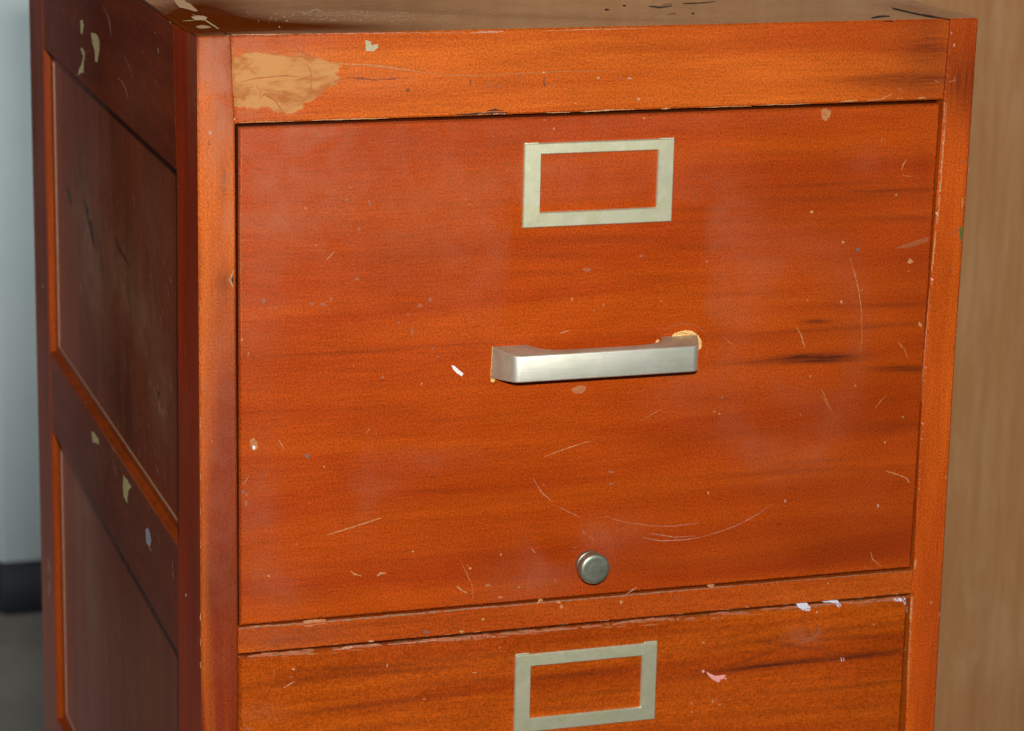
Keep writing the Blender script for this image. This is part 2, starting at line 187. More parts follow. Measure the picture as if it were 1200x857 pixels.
('d1','F','slate2',[(7458,116239),(7416,116129),(7360,116142),(7310,116264),(7347,116387),(7398,116474),(7450,116402)]),
('d1','F','slate2',[(12655,115600),(12540,115570),(12431,115549),(12373,115639),(12383,115729),(12496,115784),(12644,115704)]),
('d1','F','slate2',[(13179,115928),(13120,115819),(13041,115851),(12990,115966),(13011,116081),(13096,116118),(13162,116052)]),
('d1','F','slate2',[(11899,115148),(11838,115128),(11755,115124),(11728,115165),(11742,115221),(11811,115237),(11883,115202)]),
('d1','F','slate2',[(11365,114741),(11310,114697),(11227,114683),(11169,114748),(11186,114827),(11275,114837),(11364,114787)]),
('d1','F','slate2',[(12129,114144),(12095,113935),(12039,113986),(12000,114192),(12022,114440),(12070,114427),(12127,114346)]),
('d1','F','slate2',[(13342,113089),(13297,113039),(13231,113073),(13212,113120),(13231,113195),(13279,113207),(13349,113154)]),
('d1','F','slate2',[(13662,112628),(13617,112608),(13534,112597),(13488,112656),(13523,112716),(13588,112736),(13679,112695)]),
('d1','F','slate2',[(10474,111632),(10404,111567),(10318,111590),(10274,111664),(10310,111738),(10378,111779),(10464,111731)]),
('d1','F','slate2',[(6279,104579),(6251,104551),(6202,104545),(6165,104602),(6198,104636),(6224,104635),(6275,104622)]),
('d1','F','slate2',[(25653,117834),(25593,117784),(25509,117788),(25458,117857),(25479,117915),(25561,117957),(25657,117905)]),
('d1','F','slate2',[(22591,117189),(22430,117098),(22216,117150),(22059,117224),(22124,117321),(22356,117315),(22559,117288)]),
('d1','F','slate2',[(31005,109139),(30953,109071),(30884,109074),(30821,109157),(30861,109205),(30923,109249),(30992,109195)]),
('d1','F','slate2',[(23419,112443),(23350,112401),(23245,112406),(23207,112475),(23207,112540),(23315,112592),(23384,112532)]),
('d1','F','slate2',[(8337,121816),(8268,121736),(8171,121767),(8107,121836),(8157,121944),(8229,121957),(8323,121903)]),
('d1','F','slate2',[(8553,122476),(8498,122423),(8428,122427),(8397,122501),(8406,122602),(8470,122609),(8539,122559)]),
('d1','F','slate2',[(20138,104646),(20089,104599),(20019,104614),(19979,104660),(19988,104695),(20070,104712),(20138,104697)]),
('d1','F','slate2',[(22693,101485),(22641,101427),(22542,101460),(22523,101507),(22538,101575),(22609,101597),(22663,101556)]),
('d1','F','slate2',[(15620,100103),(15582,100051),(15558,100059),(15517,100128),(15527,100180),(15573,100191),(15607,100168)]),
('d1','F','slate2',[(35894,110066),(35871,110021),(35826,110037),(35813,110086),(35827,110115),(35847,110151),(35900,110115)]),
('d1','F','slate2',[(24365,105093),(24241,105042),(24097,105063),(24000,105133),(24040,105177),(24179,105203),(24338,105155)]),
('d1','F','slate2',[(24331,104363),(24237,104327),(24127,104328),(24061,104397),(24077,104468),(24207,104476),(24315,104439)]),
('d1','F','chip',[(7099,118506),(7354,118721),(7583,119008),(7568,119021),(7313,118760),(7083,118522)]),
('d1','F','chip',[(15002,121610),(15082,121464),(15107,121476),(15035,121625)]),
('d1','F','chip',[(15175,121295),(15424,121262),(15426,121285),(15178,121323)]),
('d1','F','slate',[(2479,105551),(2437,105467),(2359,105483),(2295,105589),(2327,105673),(2407,105728),(2473,105659)]),
('d1','F','slate2',[(2704,105326),(2634,105285),(2576,105290),(2513,105369),(2561,105478),(2620,105513),(2685,105415)]),
('d1','F','slate2',[(2656,104794),(2606,104719),(2532,104658),(2476,104860),(2484,105025),(2565,105138),(2652,104978)]),
('d1','F','pale',[(2427,105981),(2619,106225),(2780,106491),(2763,106503),(2585,106249),(2414,105990)]),
('d1','F','chip',[(8622,100350),(8861,100137),(9275,100023),(9284,100060),(8891,100217),(8646,100388)]),
('d1','F','chip',[(10214,99929),(10402,100050),(10688,100050),(10687,100127),(10364,100178),(10165,99999)]),
('d1','F','chip',[(3941,100497),(3914,100446),(3832,100477),(3795,100511),(3800,100555),(3880,100584),(3963,100538)]),
('d1','F','chip',[(14915,98932),(15218,98629),(15538,98451),(15558,98492),(15266,98698),(14945,98967)]),
('d1','F','tan',[(15097,100527),(15268,100144),(15458,99768),(15633,99334),(15837,98910),(15859,98494),(15907,98075),(15927,98075),(15889,98494),(15869,98916),(15676,99349),(15495,99783),(15283,100150),(15109,100532)]),
('d1','F','chip',[(20803,113594),(21119,113636),(21412,113719),(21407,113740),(21096,113718),(20789,113632)]),
('d1','F','tan2',[(21570,110209),(21651,110316),(21781,110362),(21960,110421),(22135,110435),(22303,110404),(22499,110363),(22456,110252),(22430,110113),(22327,110038),(22209,109959),(21998,109984),(21777,109993),(21674,110119)]),
('d1','F','tan',[(21617,110257),(21925,110380),(22279,110405),(22495,110260),(22503,110270),(22284,110437),(21915,110412),(21609,110272)]),
('d1','F','chip',[(20073,106333),(20364,106414),(20655,106499),(20943,106588),(21269,106685),(21607,106751),(21930,106852),(22233,106936),(22544,107000),(22856,107059),(22852,107072),(22533,107036),(22226,106960),(21915,106895),(21586,106804),(21258,106712),(20931,106620),(20639,106540),(20356,106437),(20064,106359)]),
('d1','F','tan',[(25870,108082),(26207,108240),(26548,108389),(26899,108569),(27265,108721),(27256,108738),(26886,108594),(26530,108423),(26196,108260),(25861,108098)]),
('d1','F','pale',[(23942,102455),(24260,102302),(24585,102166),(24929,102044),(25279,101943),(25600,101869),(25923,101816),(26244,101735),(26568,101682),(26891,101616),(27226,101590),(27562,101543),(27898,101522),(28236,101486),(28557,101512),(28882,101508),(29201,101544),(29527,101537),(29847,101570),(29844,101584),(29524,101555),(29197,101565),(28878,101532),(28552,101543),(28233,101515),(27897,101555),(27561,101566),(27225,101609),(26891,101642),(26570,101705),(26246,101759),(25926,101843),(25602,101888),(25282,101961),(24932,102060),(24590,102186),(24263,102311),(23946,102464)]),
('d1','F','pale',[(26221,100967),(26631,100840),(27044,100732),(27461,100639),(27799,100617),(28135,100610),(28472,100589),(28809,100584),(29172,100590),(29527,100635),(29889,100645),(29886,100660),(29521,100663),(29163,100633),(28804,100620),(28468,100646),(28132,100648),(27795,100667),(27463,100680),(27048,100759),(26635,100870),(26223,100982)]),
('d1','F','pale',[(29615,100636),(29957,100680),(30293,100743),(30625,100820),(30968,100869),(31289,100953),(31609,101042),(31934,101120),(32234,101245),(32547,101345),(32844,101476),(33150,101625),(33452,101778),(33753,101936),(34096,102177),(34448,102406),(34440,102417),(34088,102187),(33739,101955),(33435,101806),(33128,101659),(32824,101512),(32535,101367),(32220,101272),(31920,101150),(31596,101077),(31279,100982),(30959,100895),(30619,100840),(30288,100760),(29951,100698),(29610,100652)]),
('d1','F','pale',[(26639,101188),(26961,101102),(27284,101023),(27610,100960),(27932,100870),(28261,100797),(28600,100789),(28937,100780),(29272,100796),(29612,100769),(29610,100788),(29270,100813),(28934,100811),(28597,100814),(28261,100834),(27937,100909),(27614,100994),(27287,101051),(26964,101127),(26641,101204)]),
('d1','F','pale',[(19373,105123),(19541,104831),(19726,104546),(19890,104244),(20241,103909),(20595,103580),(20604,103590),(20264,103933),(19920,104268),(19747,104558),(19564,104843),(19390,105133)]),
('d1','F','pale',[(21032,103248),(21371,103031),(21715,102817),(22036,102665),(22358,102518),(22363,102530),(22044,102686),(21726,102840),(21389,103063),(21038,103261)]),
('d1','F','pale',[(20013,104089),(20328,103854),(20339,103870),(20031,104115)]),
('d1','F','pale',[(19415,100831),(19636,100557),(19661,100575),(19443,100850)]),
('d1','F','pale',[(20835,98895),(21037,98603),(21060,98620),(20849,98906)]),
('d1','F','pale',[(22488,101733),(22703,101453),(22721,101466),(22504,101745)]),
('d1','F','pale',[(22960,101319),(23179,101041),(23199,101055),(22979,101333)]),
('d1','F','pale',[(17735,97997),(17641,97955),(17496,97985),(17438,98029),(17459,98085),(17581,98091),(17685,98057)]),
('d1','F','pale',[(25331,97497),(25762,97709),(26017,97908),(26000,97930),(25719,97771),(25316,97521)]),
('d1','F','tan',[(17009,98801),(16895,98774),(16717,98770),(16663,98839),(16667,98886),(16843,98894),(16996,98855)]),
('d1','F','chip',[(38624,117087),(38812,116565),(38996,116093),(39102,115785),(39182,115471),(39287,115160),(39350,114847),(39412,114533),(39477,114220),(39540,113910),(39596,113599),(39557,113189),(39580,113185),(39628,113596),(39569,113910),(39525,114223),(39443,114536),(39391,114851),(39328,115165),(39227,115478),(39132,115790),(39039,116103),(38832,116570),(38642,117091)]),
('d1','F','tan',[(39563,113186),(39619,112742),(39663,112300),(39643,111860),(39602,111422),(39616,111419),(39677,111854),(39700,112297),(39649,112742),(39583,113186)]),
('d1','F','chip',[(42342,116646),(42427,116798),(42486,116936),(42614,116814),(42761,116681),(42657,116638),(42573,116587),(42462,116617)]),
('d1','F','chip',[(43289,113039),(43405,112974),(43507,112910),(43529,112805),(43543,112696),(43448,112736),(43351,112770),(43318,112897)]),
('d1','F','tan',[(36325,125935),(36457,125984),(36629,126015),(36787,125940),(36948,125853),(36922,125709),(36903,125560),(36790,125418),(36658,125260),(36516,125348),(36405,125432),(36345,125670)]),
('d1','F','chip',[(41883,122800),(41669,122554),(41652,122193),(41679,122188),(41739,122526),(41906,122784)]),
('d1','F','chip',[(40212,123898),(40294,124150),(40271,124159),(40184,123909)]),
('d1','F','tan',[(41738,121876),(42292,121807),(42293,121828),(41739,121896)]),
('d1','F','chip',[(35459,113096),(35764,112569),(35872,112198),(36032,111836),(36062,111843),(35937,112212),(35813,112585),(35495,113112)]),
('d1','F','tan',[(42016,111891),(42249,111610),(42496,111344),(42754,110808),(42774,110814),(42536,111362),(42289,111640),(42037,111906)]),
('d1','F','slate',[(39242,117526),(39146,117468),(39026,117498),(38957,117570),(38985,117688),(39096,117723),(39193,117662)]),
('d1','F','dim',[(41464,117569),(41827,117688),(42219,117797),(42604,117909),(42981,118021),(43286,118060),(43594,118140),(43631,118020),(43647,117885),(43265,117783),(42884,117653),(42515,117598),(42139,117531),(41800,117541)]),
('d1','F','tan',[(37193,109320),(37380,108970),(37548,108612),(37742,108290),(37941,107970),(37966,107980),(37766,108300),(37594,108630),(37414,108983),(37210,109326)]),
('d1','F','tan',[(40838,107880),(41158,108272),(41467,108573),(41454,108586),(41118,108305),(40819,107894)]),
('d1','F','tan',[(30868,112803),(31117,112556),(31383,112326),(31637,112082),(31652,112098),(31400,112343),(31145,112584),(30878,112814)]),
('d1','F','tan',[(37223,108956),(37461,108592),(37681,108216),(37934,107858),(37949,107866),(37713,108233),(37489,108606),(37232,108961)]),
('d1','F','chip',[(41744,103861),(42251,103685),(42774,103473),(43161,103272),(43342,103022),(43372,103034),(43206,103323),(42798,103537),(42266,103740),(41749,103886)]),
('d1','F','pale',[(41433,101686),(41413,101604),(41327,101644),(41292,101720),(41286,101822),(41369,101840),(41423,101788)]),
('d1','F','tan',[(41024,98835),(41144,98375),(41507,98060),(41820,97834),(41834,97852),(41547,98107),(41211,98410),(41055,98840)]),
('d1','F','tan',[(40637,97884),(41212,97733),(41216,97754),(40640,97906)]),
('d1','F','tan',[(2372,125874),(2380,125590),(2368,125306),(2363,125021),(2367,124736),(2368,124451),(2357,124166),(2351,123880),(2343,123595),(2354,123308),(2354,123021),(2344,122735),(2324,122449),(2345,122160),(2325,121874),(2335,121585),(2311,121298),(2319,121009),(2312,120721),(2307,120432),(2309,120143),(2318,119853),(2322,119562),(2296,119274),(2304,118983),(2305,118698),(2310,118413),(2298,118128),(2310,117842),(2310,117556),(2326,117269),(2317,116983),(2312,116696),(2316,116409),(2318,116122),(2329,115834),(2321,115546),(2332,115258),(2332,114969),(2319,114681),(2331,114392),(2329,114103),(2328,113813),(2344,113523),(2350,113233),(2361,113232),(2354,113522),(2337,113813),(2339,114102),(2343,114391),(2340,114680),(2344,114969),(2357,115257),(2338,115546),(2349,115833),(2340,116121),(2337,116408),(2335,116695),(2341,116982),(2344,117268),(2341,117554),(2327,117841),(2330,118126),(2334,118412),(2331,118697),(2333,118981),(2317,119273),(2340,119562),(2350,119851),(2335,120141),(2330,120431),(2345,120719),(2341,121008),(2343,121297),(2354,121584),(2351,121872),(2361,122160),(2353,122447),(2368,122734),(2373,123021),(2367,123307),(2359,123594),(2374,123879),(2378,124165),(2383,124450),(2377,124736),(2379,125021),(2378,125305),(2390,125589),(2381,125874)]),
('d1','F','chip',[(2435,114279),(2403,114245),(2377,114254),(2358,114289),(2371,114322),(2394,114337),(2425,114322)]),
('d1','F','filler',[(27416,112754),(27513,112853),(27566,113007),(27663,113072),(27776,113197),(27953,113242),(28147,113298),(28363,113322),(28576,113335),(28753,113307),(28930,113253),(29116,113107),(29273,112990),(29378,112830),(29504,112629),(29507,112406),(29495,112216),(29399,112161),(29315,112066),(29131,112370),(28947,112656),(28649,112739),(28331,112837),(27861,112784)]),
('d1','F','tan',[(27780,113132),(28306,113177),(28828,113049),(29216,112738),(29232,112756),(28847,113091),(28304,113222),(27776,113147)]),
('d1','F','filler',[(26850,112678),(26813,112540),(26720,112571),(26647,112708),(26691,112863),(26777,112909),(26872,112840)]),
('d1','F','filler',[(16783,113066),(16764,112752),(16751,112438),(16744,112122),(16724,111775),(16724,111425),(16735,111074),(16764,111071),(16753,111422),(16757,111772),(16768,112119),(16775,112435),(16800,112748),(16804,113063)]),
('d1','F','filler',[(16986,111019),(16882,110948),(16766,110992),(16723,111059),(16713,111130),(16848,111193),(16958,111141)]),
('d1','F','dim',[(27100,113352),(27560,113584),(27924,113660),(28285,113738),(28652,113664),(29017,113591),(29287,113409),(29570,113232),(29851,112704),(29881,112717),(29596,113249),(29322,113457),(29038,113650),(28656,113707),(28277,113809),(27907,113711),(27545,113614),(27084,113379)]),
('d1','F','dim',[(29804,112404),(29864,111995),(29793,111699),(29746,111391),(29777,111382),(29840,111686),(29931,111989),(29838,112406)]),
('divider','F','tan',[(5904,97627),(6159,97632),(6393,97651),(6782,97625),(7203,97609),(7197,97479),(7195,97363),(6910,97359),(6599,97347),(6435,97289),(6313,97256),(6110,97283),(5940,97311),(5923,97486)]),
('divider','F','chip',[(2351,97501),(2745,97501),(3138,97511),(3466,97512),(3795,97511),(4122,97533),(4120,97553),(3790,97560),(3462,97553),(3131,97579),(2739,97556),(2348,97532)]),
('divider','F','chip',[(20254,97537),(20144,97482),(20003,97504),(19945,97592),(19959,97684),(20089,97734),(20196,97643)]),
('divider','F','chip',[(21453,97066),(21399,96966),(21324,97007),(21283,97107),(21290,97244),(21356,97231),(21453,97178)]),
('divider','F','chip',[(21312,97363),(21243,97310),(21120,97346),(21021,97400),(21081,97450),(21199,97468),(21311,97426)]),
('divider','F','chip',[(25155,97004),(25122,96911),(25021,96962),(24990,97034),(24987,97146),(25079,97196),(25138,97114)]),
('divider','F','chip',[(30960,97507),(30830,97441),(30598,97479),(30524,97560),(30514,97673),(30726,97706),(30972,97618)]),
('divider','F','chip',[(16622,96737),(16592,96685),(16527,96689),(16485,96755),(16504,96829),(16571,96843),(16631,96817)]),
('divider','F','chip',[(15429,96102),(15333,96078),(15208,96071),(15125,96146),(15192,96223),(15285,96219),(15391,96175)]),
('divider','F','chip',[(10047,96016),(9946,95998),(9787,95995),(9697,96058),(9726,96117),(9881,96114),(10007,96078)]),
('divider','F','chip',[(45523,95431),(45498,95384),(45454,95410),(45406,95452),(45433,95476),(45479,95487),(45507,95471)]),
('divider','F','chip',[(38383,97042),(38353,97010),(38297,97014),(38249,97061),(38284,97106),(38326,97120),(38380,97095)]),
('divider','F','chip',[(19895,97396),(20103,97684),(20254,97769),(20234,97800),(20047,97738),(19854,97427)]),
('divider','F','slate',[(13345,96252),(13244,96191),(13090,96232),(12974,96303),(13013,96383),(13180,96405),(13341,96321)]),
('divider','F','dark',[(12663,96172),(12638,96124),(12585,96151),(12563,96182),(12577,96230),(12616,96238),(12653,96222)]),
('divider','F','dim',[(18063,97046),(18026,96719),(18011,96388),(18024,96053),(18038,96051),(18050,96383),(18058,96715),(18083,97044)]),
('divider','F','dim',[(28596,96953),(28569,96857),(28459,96875),(28434,96984),(28438,97132),(28523,97131),(28614,97092)]),
('divider','F','dust',[(2206,97479),(2513,97482),(2821,97468),(3129,97464),(3435,97483),(3744,97477),(4053,97473),(4363,97455),(4672,97457),(4981,97467),(5292,97459),(5604,97434),(5916,97422),(6224,97455),(6535,97465),(6849,97437),(7161,97445),(7475,97424),(7787,97442),(8099,97452),(8412,97411),(8718,97432),(9026,97453),(9336,97443),(9649,97415),(9958,97421),(10270,97416),(10580,97418),(10891,97429),(11202,97431),(11514,97432),(11827,97429),(12141,97418),(12454,97417),(12767,97427),(13082,97418),(13397,97407),(13711,97419),(14024,97436),(14341,97425),(14658,97409),(14970,97447),(15288,97435),(15604,97441),(15922,97440),(16241,97428),(16232,97508),(15916,97501),(15597,97511),(15282,97499),(14965,97500),(14649,97497),(14333,97502),(14018,97497),(13701,97516),(13387,97506),(13073,97500),(12761,97487),(12447,97492),(12133,97501),(11820,97504),(11505,97522),(11195,97504),(10881,97533),(10571,97511),(10261,97500),(9950,97512),(9640,97509),(9330,97513),(9021,97504),(8713,97491),(8402,97513),(8095,97504),(7781,97513),(7467,97519),(7156,97497),(6842,97522),(6530,97519),(6219,97521),(5907,97524),(5597,97519),(5285,97543),(4977,97519),(4666,97528),(4357,97533),(4048,97528),(3739,97537),(3431,97537),(3123,97540),(2816,97526),(2509,97533),(2201,97549)]),
('divider','F','dust',[(16240,97439),(16555,97432),(16870,97432),(17186,97429),(17502,97425),(17819,97417),(18135,97417),(18453,97409),(18770,97407),(19086,97422),(19404,97425),(19722,97428),(20040,97434),(20362,97408),(20679,97429),(21000,97416),(21319,97435),(21643,97398),(21963,97407),(22286,97401),(22608,97397),(22929,97403),(23251,97407),(23577,97388),(23901,97411),(24229,97401),(24558,97397),(24885,97404),(25216,97385),(25541,97415),(25871,97412),(26201,97406),(26534,97386),(26862,97408),(27193,97404),(27524,97410),(27858,97392),(28192,97379),(28520,97414),(28856,97389),(29188,97397),(29523,97390),(29856,97400),(30191,97397),(30527,97387),(30863,97388),(31195,97412),(31535,97386),(31870,97403),(32208,97395),(32200,97449),(31864,97445),(31527,97447),(31189,97460),(30853,97462),(30521,97438),(30185,97441),(29848,97464),(29516,97446),(29179,97466),(28847,97456),(28513,97465),(28182,97456),(27849,97461),(27516,97473),(27185,97470),(26856,97451),(26524,97463),(26194,97462),(25863,97477),(25534,97473),(25206,97463),(24879,97451),(24550,97464),(24224,97446),(23894,97465),(23568,97464),(23244,97474),(22924,97448),(22599,97476),(22278,97468),(21956,97474),(21636,97465),(21314,97478),(20992,97488),(20673,97482),(20355,97468),(20035,97484),(19717,97478),(19399,97469),(19082,97466),(18763,97478),(18445,97484),(18129,97473),(17812,97483),(17497,97470),(17178,97505),(16863,97503),(16548,97498),(16232,97512)]),
('divider','F','dust',[(32205,97425),(32547,97428),(32891,97418),(33236,97413),(33582,97397),(33924,97409),(34270,97404),(34614,97410),(34961,97406),(35307,97402),(35653,97411),(36001,97405),(36348,97405),(36697,97399),(37046,97391),(37396,97382),(37745,97388),(38085,97380),(38425,97372),(38765,97369),(39102,97393),(39446,97368),(39786,97371),(40125,97390),(40471,97360),(40812,97369),(41154,97374),(41497,97376),(41839,97381),(42184,97374),(42527,97384),(42873,97379),(43219,97373),(43564,97374),(43910,97375),(43907,97395),(43561,97393),(43216,97392),(42869,97403),(42523,97412),(42181,97394),(41834,97415),(41492,97408),(41150,97398),(40808,97397),(40465,97403),(40120,97426),(39782,97403),(39441,97405),(39098,97419),(38759,97411),(38421,97403),(38080,97416),(37740,97423),(37391,97421),(37042,97425),(36693,97428),(36344,97436),(35997,97434),(35649,97442),(35302,97441),(34957,97434),(34611,97433),(34266,97431),(33922,97426),(33578,97427),(33233,97435),(32888,97440),(32544,97447),(32202,97442)]),
('divider','F','chip',[(41232,95984),(41566,95970),(41560,96004),(41229,96004)]),
('divider','F','chip',[(15211,96015),(15407,96042),(15404,96061),(15206,96044)]),
('divider','F','chip',[(35452,95979),(35892,95982),(35889,96002),(35448,96013)]),
('divider','F','chip',[(31369,96005),(31974,95962),(31971,95994),(31366,96027)]),
('divider','F','chip',[(7601,96034),(7941,96045),(7938,96071),(7598,96066)]),
('divider','F','chip',[(42736,95978),(43078,95974),(43072,96008),(42731,96005)]),
('divider','F','chip',[(28488,95996),(29004,95976),(29000,96007),(28485,96027)]),
('divider','F','chip',[(16024,96019),(16383,96020),(16380,96048),(16022,96045)]),
('divider','F','chip',[(36008,95981),(36563,95975),(36560,95994),(36006,96001)]),
('divider','F','chip',[(33059,95994),(33239,96002),(33231,96034),(33051,96028)]),
('divider','F','chip',[(23773,95996),(24331,95986),(24329,96016),(23771,96019)]),
('divider','F','chip',[(21288,96023),(21790,95993),(21788,96016),(21287,96040)]),
('divider','F','chip',[(40257,95971),(40732,95956),(40728,95990),(40255,95990)]),
('divider','F','chip',[(14156,96026),(14634,96009),(14632,96037),(14155,96044)]),
('d2','F','pink',[(30668,92172),(30825,92081),(30948,92002),(31155,91886),(31276,91861),(31465,91849),(31632,91864),(31783,91867),(31942,91818),(31866,91745),(31825,91644),(31685,91593),(31569,91612),(31555,91481),(31473,91406),(31319,91484),(31151,91604),(30982,91728),(30819,91857),(30723,92007)]),
('d2','F','pink',[(30538,92181),(30464,92128),(30385,92140),(30343,92219),(30369,92300),(30429,92324),(30508,92293)]),
('d2','F','pink',[(31980,91589),(31933,91552),(31895,91574),(31845,91616),(31878,91647),(31915,91677),(31944,91647)]),
('d2','F','paint',[(36382,95895),(36525,95930),(36700,95975),(36851,95955),(37050,95913),(37170,95780),(37269,95619),(37244,95524),(37177,95435),(36932,95472),(36712,95532),(36606,95605),(36482,95715),(36444,95799)]),
('d2','F','paint',[(37761,95987),(38022,95985),(38262,96020),(38477,95968),(38712,95956),(38921,95889),(39135,95855),(39207,95688),(39311,95572),(39188,95541),(39091,95490),(38961,95635),(38844,95746),(38561,95786),(38261,95801),(38025,95893)]),
('d2','F','paint',[(43102,95564),(43018,95527),(42873,95531),(42808,95596),(42808,95656),(42943,95688),(43066,95638)]),
('d2','F','paint',[(43414,95544),(43322,95508),(43160,95501),(43111,95581),(43112,95681),(43253,95683),(43349,95635)]),
('d2','F','paint',[(43624,95515),(43581,95409),(43448,95437),(43355,95539),(43417,95645),(43507,95715),(43606,95610)]),
('d2','F','paint',[(43606,95315),(43555,95269),(43486,95272),(43470,95343),(43457,95415),(43527,95433),(43596,95366)]),
('d2','F','white',[(43709,95108),(43752,94663),(43822,94659),(43778,95104)]),
('d2','F','white',[(37585,95604),(37683,95267),(37721,95273),(37614,95608)]),
('d2','F','white',[(39431,92227),(39480,91970),(39521,91974),(39454,92230)]),
('d2','F','white',[(39599,92211),(39624,91985),(39660,91987),(39626,92212)]),
('d2','F','chip',[(29817,90223),(29798,90159),(29749,90131),(29736,90233),(29727,90310),(29763,90352),(29807,90297)]),
('d2','F','chip',[(29863,89666),(29819,89646),(29754,89644),(29701,89705),(29736,89748),(29788,89769),(29846,89746)]),
('d2','F','chip',[(41606,94130),(41542,94082),(41480,94087),(41444,94150),(41470,94196),(41520,94224),(41583,94183)]),
('d2','F','chip',[(43734,92203),(43657,92180),(43552,92182),(43503,92245),(43511,92299),(43610,92349),(43714,92265)]),
('d2','F','chip',[(43911,92193),(43856,92149),(43821,92150),(43769,92218),(43785,92275),(43833,92293),(43874,92268)]),
('d2','F','chip',[(30450,94018),(30417,93981),(30346,94004),(30304,94036),(30324,94101),(30377,94121),(30452,94080)]),
('d2','F','chip',[(31657,89924),(31615,89908),(31568,89898),(31548,89953),(31551,89980),(31610,90005),(31643,89982)]),
('d2','F','chip',[(5376,94783),(5334,94740),(5224,94772),(5151,94822),(5190,94883),(5291,94893),(5393,94852)]),
('d2','F','chip',[(13138,92178),(13105,92131),(13050,92152),(13007,92206),(13011,92259),(13088,92276),(13143,92238)]),
('d2','F','chip',[(16246,93518),(16162,93505),(16037,93522),(15954,93552),(16033,93587),(16113,93584),(16237,93567)]),
('d2','F','chip',[(17635,94920),(17604,94892),(17564,94906),(17541,94935),(17558,94956),(17582,94963),(17621,94962)]),
('d2','F','chip',[(10859,94427),(10840,94375),(10814,94346),(10775,94475),(10793,94559),(10823,94661),(10862,94563)]),
('d2','F','chip',[(31224,90186),(31178,90142),(31109,90148),(31066,90213),(31093,90292),(31151,90333),(31195,90287)]),
('d2','F','pale',[(4728,93718),(5045,93861),(5373,94068),(5354,94104),(4998,93944),(4709,93749)]),
('d2','F','chip',[(12367,92335),(12466,92588),(12451,92596),(12344,92347)]),
('d2','F','pale',[(4169,94874),(4167,94462),(4179,94460),(4186,94872)]),
('d2','F','slate2',[(5306,94328),(5201,94326),(5101,94331),(5039,94366),(5079,94417),(5176,94415),(5272,94391)]),
('d2','F','slate2',[(31373,90226),(31320,90155),(31193,90181),(31141,90258),(31118,90336),(31268,90363),(31373,90308)]),
('d2','F','slate2',[(2290,91381),(2631,91423),(2971,91305),(2992,91353),(2632,91617),(2272,91427)]),
('d2','F','dim',[(35221,94407),(35382,93999),(35572,93601),(35598,93609),(35431,94016),(35238,94412)]),
('d2','F','slate2',[(36546,93615),(36913,93617),(37288,93622),(37792,93811),(37962,94148),(37800,94444),(37764,94433),(37878,94163),(37734,93880),(37260,93695),(36900,93678),(36539,93650)]),
('d2','F','slate2',[(36499,93454),(37125,93468),(37665,93631),(37658,93653),(37099,93557),(36492,93484)]),
('d2','F','pale',[(7710,95698),(8098,95689),(8485,95690),(8868,95724),(9170,95726),(9474,95716),(9777,95718),(10082,95708),(10382,95742),(10375,95811),(10070,95816),(9767,95818),(9465,95800),(9159,95828),(8857,95817),(8467,95826),(8089,95760),(7704,95748)]),
('d2','F','pale',[(10887,95721),(11216,95698),(11543,95698),(11870,95696),(12199,95685),(12526,95692),(12854,95696),(13184,95690),(13525,95697),(13868,95685),(14209,95696),(14551,95703),(14895,95695),(15240,95682),(15236,95719),(14890,95742),(14548,95734),(14203,95753),(13864,95727),(13518,95763),(13179,95739),(12849,95745),(12521,95749),(12194,95738),(11866,95739),(11540,95729),(11213,95730),(10884,95751)]),
('d2','F','tan',[(4623,95590),(4953,95623),(4951,95641),(4621,95602)]),
('d2','F','tan',[(8718,95605),(9095,95585),(9470,95585),(9469,95602),(9092,95621),(8716,95628)]),
('d2','F','tan',[(23825,95575),(24218,95562),(24610,95569),(24608,95587),(24214,95603),(23824,95589)]),
('d2','F','tan',[(8449,95635),(8822,95654),(8820,95675),(8447,95648)]),
('d2','F','tan',[(33035,95545),(33528,95508),(34018,95501),(34017,95517),(33525,95536),(33033,95564)]),
('d2','F','tan',[(2934,95599),(3214,95600),(3212,95615),(2932,95613)]),
('d2','F','tan',[(17152,95604),(17618,95588),(18085,95561),(18083,95586),(17615,95634),(17151,95625)]),
('d2','F','tan',[(28969,95543),(29547,95529),(29544,95554),(28966,95568)]),
('d2','F','tan',[(19368,95588),(19735,95576),(20102,95558),(20100,95579),(19732,95606),(19366,95611)]),
('d2','F','tan',[(24824,95535),(25152,95536),(25482,95519),(25481,95535),(25149,95564),(24821,95557)]),
('d2','F','tan',[(26391,95485),(26860,95452),(27327,95453),(27325,95475),(26856,95498),(26390,95502)]),
('d2','F','tan',[(36188,95466),(36522,95509),(36519,95522),(36183,95491)]),
('d2','F','tan',[(15815,95549),(16310,95539),(16308,95560),(15813,95574)]),
('d2','F','tan',[(24807,95547),(25215,95547),(25212,95565),(24804,95563)]),
('d2','F','tan',[(7285,95556),(7602,95531),(7918,95536),(7916,95553),(7600,95560),(7284,95569)]),
('d2','F','tan',[(15846,95616),(16263,95567),(16676,95577),(16675,95590),(16260,95610),(15845,95630)]),
('d2','F','tan',[(30806,95495),(31208,95489),(31609,95491),(31607,95513),(31203,95534),(30804,95516)]),
('d2','F','tan',[(19040,95586),(19274,95631),(19271,95647),(19036,95606)]),
('d2','F','tan',[(29447,95528),(29783,95488),(30115,95494),(30113,95511),(29779,95528),(29444,95549)]),
('d2','F','tan',[(11193,95608),(11538,95620),(11535,95641),(11190,95626)]),
('d2','F','tan',[(26705,95507),(27137,95480),(27568,95465),(27567,95480),(27134,95507),(26704,95523)]),
('d2','F','tan',[(12062,95575),(12327,95586),(12322,95608),(12059,95590)]),
('d2','F','tan',[(40202,95487),(40695,95440),(41184,95437),(41182,95460),(40692,95474),(40200,95506)]),
('d2','F','tan',[(33631,95503),(33884,95525),(33880,95543),(33627,95517)]),
